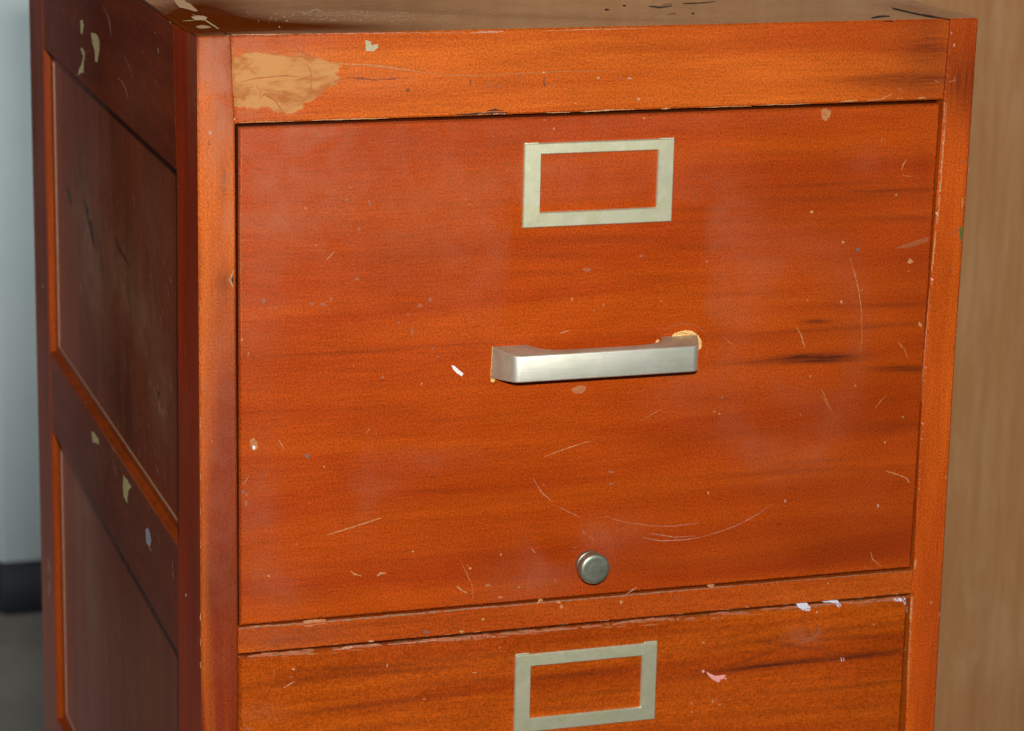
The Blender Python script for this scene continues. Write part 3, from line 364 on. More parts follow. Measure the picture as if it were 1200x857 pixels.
('d2','F','tan',[(30792,95541),(31193,95509),(31591,95519),(31590,95532),(31188,95562),(30790,95563)]),
('d2','F','tan',[(6029,95612),(6385,95592),(6741,95591),(6739,95611),(6382,95642),(6028,95624)]),
('side_top','S','cream',[(33340,126524),(32612,126618),(32090,126694),(31214,126716),(30567,126640),(30301,126522),(30270,126347),(30279,126071),(30327,125807),(30788,125336),(31115,124928),(31534,124916),(31942,124890),(31986,125212),(31996,125543),(32428,125761),(32968,125970),(33166,126225)]),
('side_top','S','cream',[(37314,126790),(36812,126892),(36346,126975),(36317,126795),(35994,126638),(36371,126288),(36679,125948),(37060,125947),(37367,125997),(37311,126403)]),
('side_top','S','cream',[(37453,124915),(36973,125010),(36677,125093),(36140,124942),(35646,124782),(35942,124473),(36231,124141),(36366,123809),(36408,123491),(36944,123376),(37564,123282),(38053,123124),(38709,122962),(38448,123196),(38144,123468),(37525,123746),(37032,124030),(36726,124312),(36521,124569),(36945,124743)]),
('side_top','S','tan',[(36363,124125),(35938,124738),(34048,125286),(33146,125373),(33096,125404),(34152,125313),(36188,124721),(36519,124104)]),
('side_top','S','pale',[(24068,125064),(22502,125030),(21319,124712),(20445,124285),(20323,124311),(20936,124796),(22172,125121),(23951,125107)]),
('side_top','S','dim2',[(28811,128961),(28043,128704),(27346,128437),(26702,128168),(26266,127788),(26025,127371),(25796,127408),(25980,127833),(26157,128265),(26954,128516),(27768,128759),(28581,129007)]),
('side_top','S','dim2',[(27067,128288),(26684,128022),(26507,127720),(25988,127481),(25782,127518),(26097,127793),(26446,128064),(26899,128317)]),
('side_top','S','cream',[(11139,128783),(10894,128527),(10739,128555),(10986,128810)]),
('side_top','S','pale',[(11617,129586),(11740,129523),(11942,129504),(12098,129520),(11921,129569),(11835,129606),(11671,129612)]),
('side_top','S','dim2',[(20776,126772),(20356,126522),(20054,126250),(19546,126021),(18950,125812),(18846,125834),(19266,126079),(19692,126324),(20183,126557),(20678,126792)]),
('side_top','S','dim2',[(29237,123783),(28091,123419),(27999,123441),(29121,123809)]),
('side_top','S','tan',[(15643,130809),(14157,130836),(12162,130745),(10132,130774),(8657,130788),(7176,130740),(6968,130813),(8471,130859),(9834,130902),(11918,130838),(13905,130934),(15537,130862)]),
('side_top','S','cream',[(15131,130776),(13118,130776),(11555,130800),(11461,130839),(12937,130853),(15017,130824)]),
('side_top','S','cream',[(10325,130742),(8642,130747),(7399,130691),(7203,130756),(8374,130848),(10197,130796)]),
('side_mid','S','cream',[(35688,99194),(35016,99348),(34628,99443),(34154,99408),(33510,99430),(33115,99423),(32834,99416),(32855,99249),(32987,99020),(33531,98960),(34039,98878),(34641,98717),(35285,98525),(35492,98873)]),
('side_mid','S','cream',[(23905,99679),(23383,99640),(22626,99725),(21976,99670),(21104,99701),(21530,99444),(22203,99106),(22308,98834),(22545,98555),(22546,98326),(22575,98123),(23303,98148),(23934,98221),(24085,98532),(24147,98810),(23903,99255)]),
('side_mid','S','paint',[(16595,98284),(16150,98489),(15733,98700),(15418,98631),(15071,98598),(14846,98437),(14636,98250),(14887,97963),(15145,97646),(15672,97591),(16280,97494),(16474,97656),(16511,97877),(16492,98106)]),
('side_mid','S','white',[(15521,97523),(14735,97501),(14561,97577),(15384,97583)]),
('side_mid','S','dim2',[(28063,99649),(27543,99218),(26828,98999),(26248,98739),(25814,98889),(26357,99161),(27020,99393),(27720,99761)]),
('side_mid','S','pale',[(27954,100252),(27008,100180),(26834,100246),(27763,100323)]),
('side_mid','S','pale',[(36822,98745),(36491,98598),(36275,98668),(36589,98821)]),
('side_mid','S','pale',[(38984,100448),(38353,100371),(38132,100450),(38742,100533)]),
('side_mid','S','pale',[(12712,99243),(12478,98935),(12029,98707),(11894,98756),(12258,99015),(12572,99294)]),
('side_mid','S','pale',[(15987,100164),(15361,99872),(15234,99917),(15850,100213)]),
('side_mid','S','pale',[(15625,96004),(15121,95947),(15042,95981),(15537,96041)]),
('side_mid','S','dim2',[(8332,99116),(8323,98788),(8291,98468),(8191,98171),(7975,97915),(7818,97970),(7835,98296),(7868,98615),(7954,98916),(8204,99160)]),
('side_mid','S','dim2',[(34805,98714),(33991,98439),(33309,98143),(34013,98235),(34166,98175),(32850,98264),(33730,98528),(34634,98771)]),
('side_mid','S','dim2',[(27995,97581),(27612,97131),(27550,97152),(27897,97613)]),
('side_mid','S','dim2',[(20946,97088),(20529,96831),(20420,96871),(20883,97111)]),
('side_mid','S','dim2',[(34772,97517),(34356,97247),(34233,97288),(34667,97552)]),
('side_mid','S','dim2',[(29977,96405),(29703,96104),(29491,95784),(29403,95813),(29564,96150),(29882,96436)]),
('side_mid','S','dim2',[(23886,97460),(23605,96909),(23490,96948),(23813,97484)]),
('side_mid','S','dim2',[(21360,97200),(21019,96727),(20943,96754),(21249,97238)]),
('side_mid','S','dim2',[(27924,97807),(27516,97579),(27437,97606),(27831,97839)]),
('side_mid','S','dim2',[(33456,94241),(33171,93884),(32987,93494),(32887,93527),(33014,93936),(33367,94270)]),
('side_mid','S','dim2',[(20393,98233),(20023,97700),(19938,97729),(20315,98260)]),
('side_mid','S','dim2',[(9736,96969),(9416,96518),(9324,96552),(9664,96996)]),
('side_mid','S','dim2',[(15926,97644),(15529,97209),(15462,97233),(15826,97679)]),
('side_mid','S','dim2',[(19531,96303),(19112,96016),(19003,96056),(19467,96326)]),
('side_mid','S','dim2',[(12474,97937),(12489,97600),(12228,97360),(12151,97387),(12258,97681),(12408,97960)]),
('side_mid','S','dim2',[(36250,95580),(35900,95002),(35802,95034),(36172,95605)]),
('side_mid','S','dim2',[(24929,96499),(24457,96254),(24361,96288),(24852,96527)]),
('side_mid','S','dim2',[(15299,98617),(15039,98356),(14954,98387),(15227,98644)]),
('side_mid','S','dim2',[(15225,98541),(14766,98099),(14663,98135),(15123,98576)]),
('side_mid','S','dim2',[(19263,96703),(18885,96430),(18800,96461),(19158,96741)]),
('side_mid','S','dim2',[(28405,97725),(27855,97289),(27781,97314),(28340,97746)]),
('side_mid','S','dim2',[(21795,96584),(21586,96255),(21427,95909),(21325,95944),(21364,96330),(21722,96609)]),
('panel_1','P','pale',[(15890,107965),(15641,107639),(15501,107283),(15191,106977),(15067,107014),(15256,107355),(15440,107698),(15709,108017)]),
('panel_1','P','pale',[(15490,106735),(15440,106315),(14968,106022),(14691,106106),(14710,106533),(15227,106813)]),
('panel_1','P','pale',[(14442,106591),(14280,106313),(13893,106105),(13627,106188),(13737,106481),(14231,106656)]),
('panel_1','P','dim2',[(17397,105790),(17239,105509),(17093,105224),(16773,104991),(16600,105043),(16879,105288),(17043,105567),(17259,105831)]),
('panel_1','P','dim2',[(18058,107669),(18053,107291),(17876,106961),(17681,107014),(17593,107417),(17928,107704)]),
('panel_1','P','dim2',[(12807,107461),(12701,107140),(12738,106778),(12602,106465),(12484,106499),(12487,106848),(12519,107190),(12701,107490)]),
('panel_1','P','dim2',[(11646,109336),(11661,109019),(11602,108722),(11385,108468),(11364,108161),(11145,107909),(10997,107951),(11143,108223),(11089,108551),(11305,108804),(11417,109086),(11521,109371)]),
('panel_1','P','pale',[(17013,116129),(16253,116220),(16162,116271),(16902,116191)]),
('panel_1','P','dim2',[(12555,117352),(12460,117066),(12318,116791),(12195,116820),(12199,117126),(12457,117374)]),
('panel_1','P','dim2',[(22984,100796),(22881,100432),(22801,100060),(22650,100106),(22679,100492),(22886,100825)]),
('panel_1','P','dim2',[(43486,107795),(43205,107372),(42880,106961),(42559,107042),(42684,107502),(43166,107874)]),
('panel_1','P','dim2',[(41085,107739),(40977,107342),(40800,106963),(40555,107023),(40483,107462),(40836,107799)]),
('panel_1','P','dim2',[(31421,116629),(30859,116449),(30394,116577),(31141,116706)]),
('panel_1','P','dim2',[(12406,114829),(12199,114499),(12007,114166),(11646,113877),(11517,113911),(11706,114244),(11991,114552),(12257,114867)]),
('panel_1','P','dim2',[(16129,112674),(16053,112362),(15837,112085),(15778,111768),(15553,111495),(15456,111520),(15512,111837),(15629,112139),(15841,112416),(16032,112699)]),
('panel_1','P','dim2',[(14033,112903),(13775,112599),(13450,112315),(13345,112343),(13605,112645),(13906,112937)]),
('panel_1','P','dim2',[(14702,109862),(14804,109467),(14662,109134),(14555,109162),(14504,109544),(14607,109886)]),
('panel_1','P','black2',[(41185,113972),(40684,113675),(40390,113330),(39927,113030),(39542,112717),(38943,112455),(38667,112116),(38052,111810),(37301,111541),(36924,111634),(37304,111994),(37652,112363),(38009,112681),(38173,113045),(38904,113278),(39252,113608),(40069,113824),(40832,114056)]),
('panel_1','P','black2',[(29534,113868),(28882,113685),(28442,113444),(27666,113295),(26653,113197),(25547,113140),(24503,113067),(24175,113175),(25149,113270),(25970,113419),(26977,113507),(27585,113691),(28356,113836),(29206,113961)]),
('panel_1','P','black2',[(48587,113739),(48439,113376),(48146,113047),(47708,112751),(46961,112528),(46351,112670),(46563,113014),(46838,113345),(47680,113548),(48265,113811)]),
('panel_1','P','dim2',[(24794,104428),(24446,104323),(24297,104372),(24673,104467)]),
('panel_1','P','dim2',[(44411,113395),(43390,113310),(43286,113341),(44285,113432)]),
('panel_1','P','dim2',[(39703,109028),(38832,108930),(38732,108961),(39583,109066)]),
('panel_1','P','dim2',[(39706,104363),(38824,104183),(38709,104219),(39606,104395)]),
('panel_1','P','dim2',[(19004,110509),(18470,110479),(18378,110512),(18930,110536)]),
('panel_1','P','dim2',[(24867,113228),(24138,113051),(24025,113085),(24764,113259)]),
('panel_1','P','dim2',[(46565,108112),(45774,107900),(45635,107938),(46365,108168)]),
('panel_1','P','dim2',[(30860,112812),(30448,112241),(30382,112257),(30771,112833)]),
('panel_1','P','dim2',[(23015,109994),(22456,109855),(22348,109888),(22911,110026)]),
('panel_1','P','dim2',[(26942,107312),(26523,107177),(26423,107207),(26858,107338)]),
('panel_1','P','dim2',[(17429,114123),(16694,113694),(16577,113727),(17296,114159)]),
('panel_1','P','dim2',[(32285,112080),(31439,112000),(31296,112046),(32138,112127)]),
('panel_1','P','dim2',[(19362,113847),(18602,113681),(18458,113725),(19238,113885)]),
('panel_1','P','dim2',[(35118,114471),(34337,113982),(34235,114006),(35030,114492)]),
('panel_1','P','dim2',[(22870,116688),(22198,116653),(22122,116679),(22784,116717)]),
('panel_1','P','dim2',[(15554,104134),(14654,103785),(14572,103813),(15423,104178)]),
('panel_1','P','dim2',[(21770,112080),(21184,111864),(21062,111900),(21672,112109)]),
('panel_1','P','dim2',[(38491,105637),(38120,105254),(38005,105286),(38325,105682)]),
('panel_1','P','dim2',[(14878,108036),(14520,107640),(14360,107687),(14779,108065)]),
('panel_1','P','dim2',[(37895,106707),(36951,106435),(36867,106460),(37784,106739)]),
('panel_1','P','dim2',[(28564,104516),(28211,104243),(27853,103972),(27716,104014),(27952,104322),(28430,104557)]),
('panel_1','P','dim2',[(17050,104180),(16801,104014),(16716,104043),(16955,104212)]),
('panel_1','P','dim2',[(31313,104825),(30989,104548),(30539,104308),(30464,104330),(30688,104636),(31182,104864)]),
('panel_1','P','dim2',[(24865,106467),(24018,106218),(23932,106245),(24747,106505)]),
('panel_1','P','dim2',[(15968,104921),(15626,104551),(15519,104584),(15845,104959)]),
('panel_1','P','dim2',[(26083,103838),(25583,103649),(25526,103667),(26013,103860)]),
('panel_1','P','dim2',[(34149,107759),(33756,107293),(33632,107326),(34071,107780)]),
('panel_1','P','dim2',[(40656,112709),(40269,112492),(40086,112538),(40518,112743)]),
('panel_1','P','dim2',[(13211,114334),(12704,114015),(12626,114037),(13082,114369)]),
('panel_1','P','dim2',[(19472,104340),(19038,103904),(18926,103939),(19359,104375)]),
('panel_1','P','dim2',[(14711,115310),(14008,115060),(13923,115086),(14648,115329)]),
('panel_1','P','dim2',[(34349,108034),(33989,107769),(33901,107793),(34231,108066)]),
('panel_1','P','dim2',[(17628,109559),(17295,109227),(17225,109247),(17520,109590)]),
('panel_1','P','dim2',[(13724,108601),(13497,108342),(13146,108122),(13056,108150),(13313,108399),(13655,108623)]),
('panel_1','P','dim2',[(13221,108039),(12907,107852),(12824,107878),(13156,108060)]),
('panel_1','P','dim2',[(36654,107025),(35829,106623),(35644,106676),(36500,107069)]),
('panel_1','P','dim2',[(19071,108197),(18403,107908),(18326,107932),(18982,108225)]),
('panel_1','P','dim2',[(42967,117571),(42142,117176),(42045,117198),(42856,117596)]),
('panel_1','P','dim2',[(16566,110022),(15782,109684),(15719,109704),(16476,110050)]),
('panel_1','P','dim2',[(15113,116730),(14649,116256),(14570,116275),(14989,116761)]),
('panel_1','P','dim2',[(17623,106318),(16923,106023),(16792,106067),(17465,106371)]),
('panel_1','P','dim2',[(18579,114502),(18099,114323),(17998,114352),(18491,114527)]),
('panel_1','P','dim2',[(16562,110215),(16244,110023),(16191,110040),(16512,110230)]),
('panel_1','P','dim2',[(16304,112133),(16148,111834),(15690,111620),(15546,111660),(15819,111925),(16167,112170)]),
('panel_1','P','dim2',[(39650,112521),(39397,112219),(39138,111919),(39032,111943),(39167,112271),(39545,112545)]),
('panel_1','P','dim2',[(20106,111436),(19955,111132),(19570,110892),(19442,110927),(19690,111204),(20014,111461)]),
('panel_1','P','dim2',[(35340,114251),(34781,113739),(34673,113765),(35210,114282)]),
('panel_1','P','dim2',[(18255,113271),(17529,113187),(17449,113214),(18135,113311)]),
('panel_1','P','dim2',[(29830,105308),(29194,104942),(29071,104980),(29752,105332)]),
('panel_1','P','dim2',[(22589,116446),(21866,115971),(21798,115988),(22529,116461)]),
('panel_1','P','dim2',[(14009,105302),(13863,105019),(13565,104785),(13476,104813),(13698,105071),(13913,105332)]),
('panel_1','P','dim2',[(41227,104732),(40661,104248),(40566,104274),(41109,104764)]),
('panel_1','P','dim2',[(12605,112536),(12081,112352),(11938,112396),(12524,112560)]),
('panel_1','P','dim2',[(22519,115972),(21839,115859),(21737,115888),(22432,115997)]),
('panel_1','P','dim2',[(46506,104367),(45730,104301),(45583,104353),(46427,104394)]),
('panel_1','P','dim2',[(28384,113962),(28032,113439),(27921,113465),(28294,113984)]),
('panel_1','P','dim2',[(18871,104632),(18681,104331),(18309,104088),(18231,104112),(18500,104388),(18807,104652)]),
('panel_1','P','dim2',[(17381,108092),(16838,108078),(16787,108096),(17308,108119)]),
('panel_1','P','dim2',[(21440,114916),(20769,114487),(20698,114506),(21356,114938)]),
('panel_1','P','dim2',[(33323,113369),(32702,113164),(32628,113184),(33227,113395)]),
('panel_2','P','dim2',[(41027,89466),(40616,89143),(40527,89175),(40899,89510)]),
('panel_2','P','dim2',[(36892,86056),(36536,85805),(36034,85612),(35980,85633),(36312,85892),(36790,86096)]),
('panel_2','P','dim2',[(37271,80115),(36720,79868),(36584,79926),(37145,80168)]),
('panel_2','P','dim2',[(43276,89550),(42725,89446),(42545,89514),(43165,89592)]),
('panel_2','P','dim2',[(35171,84528),(34083,84527),(33972,84577),(35064,84575)]),
('panel_2','P','dim2',[(43558,79525),(43218,79004),(43090,79055),(43436,79573)]),
('panel_2','P','dim2',[(36405,91693),(35862,91284),(35796,91308),(36345,91714)]),
('panel_2','P','dim2',[(47213,85358),(46638,84890),(46549,84922),(47138,85385)]),
('panel_2','P','dim2',[(38375,84843),(37873,84624),(37824,84644),(38285,84878)]),
('panel_2','P','dim2',[(20867,89839),(20422,89381),(20371,89401),(20790,89869)]),
('panel_2','P','dim2',[(14118,83145),(13907,82873),(13526,82679),(13444,82716),(13746,82946),(14056,83173)]),
('panel_2','P','dim2',[(22261,83326),(21636,83021),(21575,83047),(22195,83355)]),
('panel_2','P','dim2',[(23461,83531),(22924,83264),(22868,83288),(23375,83568)]),
('panel_2','P','dim2',[(32530,82012),(31939,81960),(31810,82018),(32453,82047)]),
('panel_2','P','dim2',[(14767,84747),(14513,84620),(14446,84650),(14675,84789)]),
('panel_2','P','dim2',[(14745,87396),(14252,87212),(14176,87245),(14695,87417)]),
('panel_2','P','dim2',[(16045,91228),(15684,90702),(15617,90728),(15969,91258)]),
('panel_2','P','dim2',[(43652,78430),(42576,78456),(42513,78485),(43601,78452)]),
('panel_2','P','dim2',[(29984,85750),(29607,85309),(29516,85344),(29885,85788)]),
('panel_2','P','dim2',[(12790,91684),(12433,91217),(12378,91238),(12733,91706)]),
('panel_2','P','dim2',[(29335,88305),(29229,87975),(28984,87697),(28897,87730),(29022,88052),(29195,88357)]),
('panel_2','P','dim2',[(45947,78074),(45297,77539),(45172,77590),(45811,78129)]),
('panel_2','P','dim2',[(31053,85374),(30710,85119),(30458,84829),(30351,84872),(30565,85177),(30964,85409)]),
('panel_2','P','dim2',[(45492,85906),(45004,85416),(44876,85463),(45358,85954)]),
('panel_2','P','dim2',[(47275,82620),(46230,82748),(46118,82800),(47107,82698)]),
('panel_2','P','dim2',[(38502,85985),(37666,85799),(37551,85845),(38423,86016)]),
('panel_2','P','dim2',[(25093,87634),(24327,87426),(24252,87459),(25030,87661)]),
('panel_2','P','dim2',[(38721,83110),(38340,82839),(37894,82595),(37721,82664),(37977,82983),(38631,83145)]),
('panel_2','P','dim2',[(13373,85118),(12642,84866),(12514,84925),(13298,85152)]),
('panel_2','P','dim2',[(43045,80961),(42264,80819),(42128,80876),(42961,80996)]),
('stile_l','S','white',[(3978,98324),(4077,98210),(4311,98171),(4424,98190),(4400,98268),(4202,98370),(4015,98407)]),
('stile_l','S','pale',[(2562,117956),(2247,117737),(1930,117526),(2359,117047),(2249,117066),(1633,117590),(2064,117787),(2472,117981)]),
('stile_l','S','pale',[(5776,116202),(5906,116111),(6047,116083),(6155,116122),(6090,116206),(5966,116266),(5789,116264)]),
('stile_l','S','pale',[(3674,112772),(3743,112723),(3959,112660),(3960,112708),(3951,112762),(3802,112811),(3661,112827)]),
('stile_l','S','pale',[(1331,98422),(646,98253),(559,98290),(1254,98455)]),
('stile_l','S','pale',[(5369,121846),(5523,121786),(5715,121763),(5833,121762),(5775,121807),(5554,121876),(5419,121872)]),
('stile_l','S','tan',[(5433,120104),(4278,119856),(4222,119873),(5362,120126)]),
('rear_stile','S','pale',[(55543,104694),(55745,104598),(56192,104498),(56395,104508),(56377,104606),(55862,104734),(55342,104814)]),
('rear_stile','S','chip',[(52622,104368),(52690,103842),(52513,103884),(52495,104398)]),
('rear_stile','S','chip',[(58833,86328),(58953,85744),(58556,85869),(58566,86411)]),
('rear_stile','S','chip',[(59745,71686),(59752,71116),(59474,71222),(59481,71786)]),
('rear_stile','S','chip',[(54023,98321),(54201,98225),(54521,98139),(54655,98187),(54597,98264),(54273,98362),(54049,98399)]),
('rear_stile','S','dim2',[(56216,83412),(56140,82858),(55912,82356),(55192,82603),(55231,83167),(55474,83662)]),
('rear_stile','S','dim2',[(55848,81835),(56258,81242),(56390,80741),(56007,80415),(55608,80552),(54989,81218),(55266,81577),(55316,82014)]),
('top','T','cream',[(1485,8475),(1603,7239),(1664,5335),(1669,3365),(1660,1527),(1561,-403),(1622,-231),(1732,1740),(1783,3721),(1797,5782),(1669,7480),(1524,8625)]),
('top','T','cream',[(1688,1274),(1615,-330),(1680,-140),(1757,1474)]),
('top','T','grey',[(1698,14723),(1996,14832),(2262,14683),(2252,13635),(2293,12808),(2179,11190),(2106,9823),(1973,9587),(1864,9598),(1782,10174),(1672,10717),(1537,11121),(1376,11482),(1505,12978)]),
('top','T','white2',[(1255,7563),(1453,7671),(1733,8072),(1821,7804),(1973,7747),(2008,7305),(2061,7033),(1865,6425),(1680,5961),(1436,6090),(1183,6085),(1172,6700)]),
('top','T','grey2',[(680,3633),(932,3983),(1162,4184),(1347,3818),(1488,3359),(1344,3089),(1208,2895),(921,2795),(698,2921),(682,3306)]),
('top','T','cream',[(415,5847),(748,5841),(1118,6019),(1144,6148),(805,6127),(435,5949)]),
('top','T','tan',[(144,12730),(375,11447),(290,10040),(314,10113),(457,11756),(171,12846)]),
('top','T','speck',[(10359,6118),(10303,6013),(10258,6005),(10274,6109),(10321,6261),(10375,6342),(10368,6218)]),
('top','T','speck',[(11142,5025),(11054,4876),(11034,4997),(11009,5062),(11071,5211),(11169,5365),(11177,5220)]),
('top','T','speck',[(12361,7048),(12299,6854),(12287,6940),(12301,7020),(12365,7242),(12400,7242),(12412,7227)]),
('top','T','speck',[(7646,5162),(7588,5087),(7512,5023),(7509,5185),(7597,5427),(7679,5530),(7670,5323)]),
('top','T','speck',[(10831,5578),(10746,5409),(10721,5495),(10735,5661),(10779,5752),(10863,5898),(10882,5770)]),
('top','T','speck',[(16322,7083),(16256,7006),(16218,7041),(16217,7151),(16262,7257),(16325,7306),(16341,7198)]),
('top','T','speck',[(14547,5874),(14480,5795),(14396,5719),(14410,5834),(14461,6001),(14527,6050),(14561,5983)]),
('top','T','speck',[(12070,5219),(11990,5039),(11965,5115),(11986,5258),(12019,5337),(12074,5375),(12098,5350)]),
('top','T','speck',[(16982,7916),(16940,7848),(16872,7847),(16885,7937),(16962,8201),(17042,8243),(17045,8094)]),
('top','T','speck',[(13345,7059),(13262,6893),(13192,6880),(13230,7061),(13293,7282),(13370,7360),(13399,7273)]),
('top','T','speck',[(10567,6833),(10496,6678),(10463,6769),(10453,6897),(10517,7012),(10594,7110),(10609,7012)]),
('top','T','speck',[(10818,8593),(10770,8459),(10736,8464),(10802,8719),(10824,8837),(10899,8980),(10879,8805)]),
('top','T','speck',[(8435,6573),(8413,6552),(8340,6457),(8383,6689),(8409,6728),(8463,6825),(8489,6713)]),
('top','T','speck',[(15624,5623),(15563,5536),(15526,5581),(15533,5716),(15612,5890),(15643,5843),(15706,5834)]),
('top','T','speck',[(8585,6906),(8531,6811),(8517,6843),(8511,6932),(8556,7058),(8591,7056),(8598,6975)]),
('top','T','speck',[(9545,6437),(9470,6316),(9441,6355),(9440,6436),(9495,6567),(9548,6637),(9547,6494)]),
('top','T','speck',[(13121,7681),(13058,7535),(13021,7473),(13053,7623),(13094,7781),(13140,7852),(13158,7794)]),
('top','T','speck',[(12395,3667),(12365,3642),(12270,3573),(12257,3658),(12333,3819),(12370,3790),(12413,3723)]),
('top','T','speck',[(15553,5281),(15503,5168),(15458,5149),(15500,5411),(15565,5546),(15602,5571),(15634,5540)]),
('top','T','speck',[(10177,4340),(10124,4276),(10082,4301),(10061,4383),(10151,4587),(10213,4658),(10207,4536)]),
('top','T','speck',[(12087,5838),(12038,5807),(12001,5816),(11984,5873),(12044,6011),(12108,6099),(12132,6013)]),
('top','T','speck',[(13829,6469),(13756,6267),(13722,6333),(13736,6425),(13781,6587),(13854,6676),(13868,6586)]),
('top','T','speck',[(7007,7075),(6969,7049),(6889,7008),(6905,7150),(6950,7321),(7048,7460),(7057,7281)]),
('top','T','speck',[(9569,5533),(9516,5352),(9501,5462),(9494,5487),(9544,5629),(9581,5661),(9580,5587)]),
('top','T','speck',[(9716,9015),(9639,8867),(9589,8898),(9625,9070),(9648,9207),(9702,9191),(9731,9151)]),
('top','T','speck',[(6152,7787),(6077,7656),(6032,7655),(6068,7840),(6097,7942),(6169,8084),(6174,7916)]),
('top','T','speck',[(11480,6465),(11423,6295),(11422,6349),(11461,6552),(11505,6694),(11549,6756),(11542,6675)]),
('top','T','speck',[(12804,5826),(12745,5721),(12753,5835),(12746,5911),(12796,5999),(12849,6082),(12850,6048)]),
('top','T','speck',[(11092,6196),(11010,5974),(10994,6033),(11037,6225),(11115,6478),(11140,6471),(11149,6381)]),
('top','T','speck',[(9159,6787),(9107,6681),(9062,6653),(9097,6845),(9117,6912),(9160,6914),(9177,6847)]),
('top','T','speck',[(12696,2971),(12674,2937),(12633,2909),(12658,3034),(12716,3225),(12774,3311),(12758,3197)]),
('top','T','speck',[(14060,6641),(14018,6583),(13974,6545),(13994,6656),(14061,6834),(14096,6888),(14108,6798)]),
('top','T','speck',[(13357,4793),(13257,4560),(13222,4586),(13256,4761),(13334,4999),(13383,5027),(13376,4943)]),
('top','T','speck',[(9389,6710),(9342,6636),(9295,6658),(9282,6732),(9391,7017),(9416,6957),(9448,6936)]),
('top','T','speck',[(12478,6529),(12409,6428),(12370,6460),(12366,6497),(12426,6672),(12461,6677),(12480,6642)]),
('top','T','speck',[(10448,7129),(10384,7029),(10341,7019),(10372,7167),(10407,7277),(10458,7359),(10481,7240)]),
('top','T','speck',[(11061,6439),(11008,6365),(10940,6338),(10916,6436),(10987,6601),(11060,6680),(11065,6518)]),
('top','T','speck',[(15967,7977),(15915,7906),(15855,7861),(15845,7945),(15897,8053),(15971,8156),(16004,8038)]),
('top','T','speck',[(7696,7231),(7631,7106),(7593,7241),(7588,7299),(7653,7467),(7735,7647),(7760,7533)]),
('top','T','speck',[(12538,7298),(12480,7270),(12439,7290),(12405,7288),(12463,7472),(12513,7450),(12544,7399)]),
('top','T','speck',[(8471,6531),(8406,6422),(8351,6383),(8353,6529),(8413,6666),(8478,6748),(8483,6656)]),
('top','T','speck',[(13635,7154),(13554,6967),(13524,7013),(13556,7234),(13644,7510),(13712,7581),(13688,7356)]),
('top','T','speck',[(11272,8040),(11211,7971),(11177,7977),(11173,8064),(11253,8314),(11296,8339),(11313,8272)]),
('top','T','speck',[(9106,5383),(9067,5306),(9049,5336),(9066,5433),(9096,5548),(9159,5690),(9149,5522)]),
('top','T','speck',[(10926,8272),(10832,8063),(10773,8099),(10788,8312),(10878,8525),(10934,8556),(10967,8503)]),
('top','T','speck',[(9602,9076),(9568,9057),(9521,9050),(9536,9144),(9587,9305),(9606,9289),(9657,9285)]),
('top','T','speck',[(13179,4969),(13092,4902),(13054,4956),(13015,5009),(13101,5237),(13184,5267),(13196,5135)]),
('top','T','speck',[(9291,6079),(9231,6013),(9200,6017),(9201,6148),(9256,6290),(9299,6292),(9331,6288)]),
('top','T','speck',[(10310,4937),(10276,4900),(10213,4819),(10255,4990),(10275,5096),(10335,5179),(10338,5074)]),
('top','T','speck',[(5635,5617),(5561,5416),(5540,5476),(5547,5639),(5596,5773),(5660,5857),(5678,5752)]),
('top','T','speck',[(11069,6343),(11039,6286),(10988,6242),(11002,6365),(11028,6438),(11093,6548),(11096,6429)]),
('top','T','speck',[(9701,6081),(9653,5934),(9628,5948),(9645,6125),(9696,6253),(9747,6339),(9772,6300)]),
('top','T','speck',[(8596,5934),(8562,5883),(8515,5832),(8543,5981),(8572,6091),(8608,6145),(8632,6110)]),
('top','T','speck',[(15810,8368),(15716,8201),(15675,8260),(15679,8378),(15706,8485),(15801,8566),(15839,8506)]),
('top','T','speck',[(6697,6045),(6640,5869),(6604,5901),(6650,6107),(6696,6274),(6743,6322),(6752,6276)]),
('top','T','speck',[(10649,7997),(10605,7904),(10546,7878),(10560,8060),(10645,8258),(10676,8238),(10712,8209)]),
('top','T','speck',[(15799,5624),(15751,5521),(15691,5434),(15720,5630),(15746,5659),(15807,5775),(15808,5673)]),
('top','T','speck',[(10389,8681),(10325,8522),(10300,8528),(10342,8721),(10422,9022),(10438,8991),(10427,8879)]),
('top','T','speck',[(6281,7925),(6219,7856),(6152,7826),(6156,7935),(6199,8076),(6270,8167),(6299,8043)]),
('top','T','speck',[(7895,6890),(7824,6784),(7793,6820),(7810,6920),(7844,7044),(7901,7150),(7908,7008)]),
('top','T','speck',[(7858,7318),(7780,7156),(7735,7203),(7741,7357),(7778,7405),(7839,7498),(7858,7397)]),
('top','T','speck',[(11149,7768),(11081,7611),(11032,7618),(11036,7792),(11088,7933),(11186,8064),(11209,7959)]),
('top','T','speck',[(6123,4855),(6045,4744),(5988,4768),(6004,4891),(6057,5155),(6144,5243),(6139,5019)]),
('top','T','speck',[(11182,6730),(11164,6713),(11122,6662),(11150,6839),(11160,6865),(11224,6954),(11243,6933)]),
('top','T','speck',[(9723,7716),(9662,7557),(9609,7641),(9614,7785),(9670,7933),(9749,7996),(9783,7927)]),
('top','T','speck',[(11768,3619),(11704,3575),(11646,3605),(11624,3633),(11703,3784),(11754,3786),(11801,3770)]),
('top','T','speck',[(9798,6768),(9740,6634),(9720,6721),(9731,6814),(9786,7050),(9824,6995),(9866,6940)]),
('top','T','speck',[(9756,6657),(9680,6533),(9646,6546),(9642,6690),(9679,6736),(9730,6790),(9763,6734)]),
('top','T','speck',[(18464,5630),(18383,5533),(18292,5453),(18336,5681),(18408,5847),(18495,5921),(18510,5810)]),
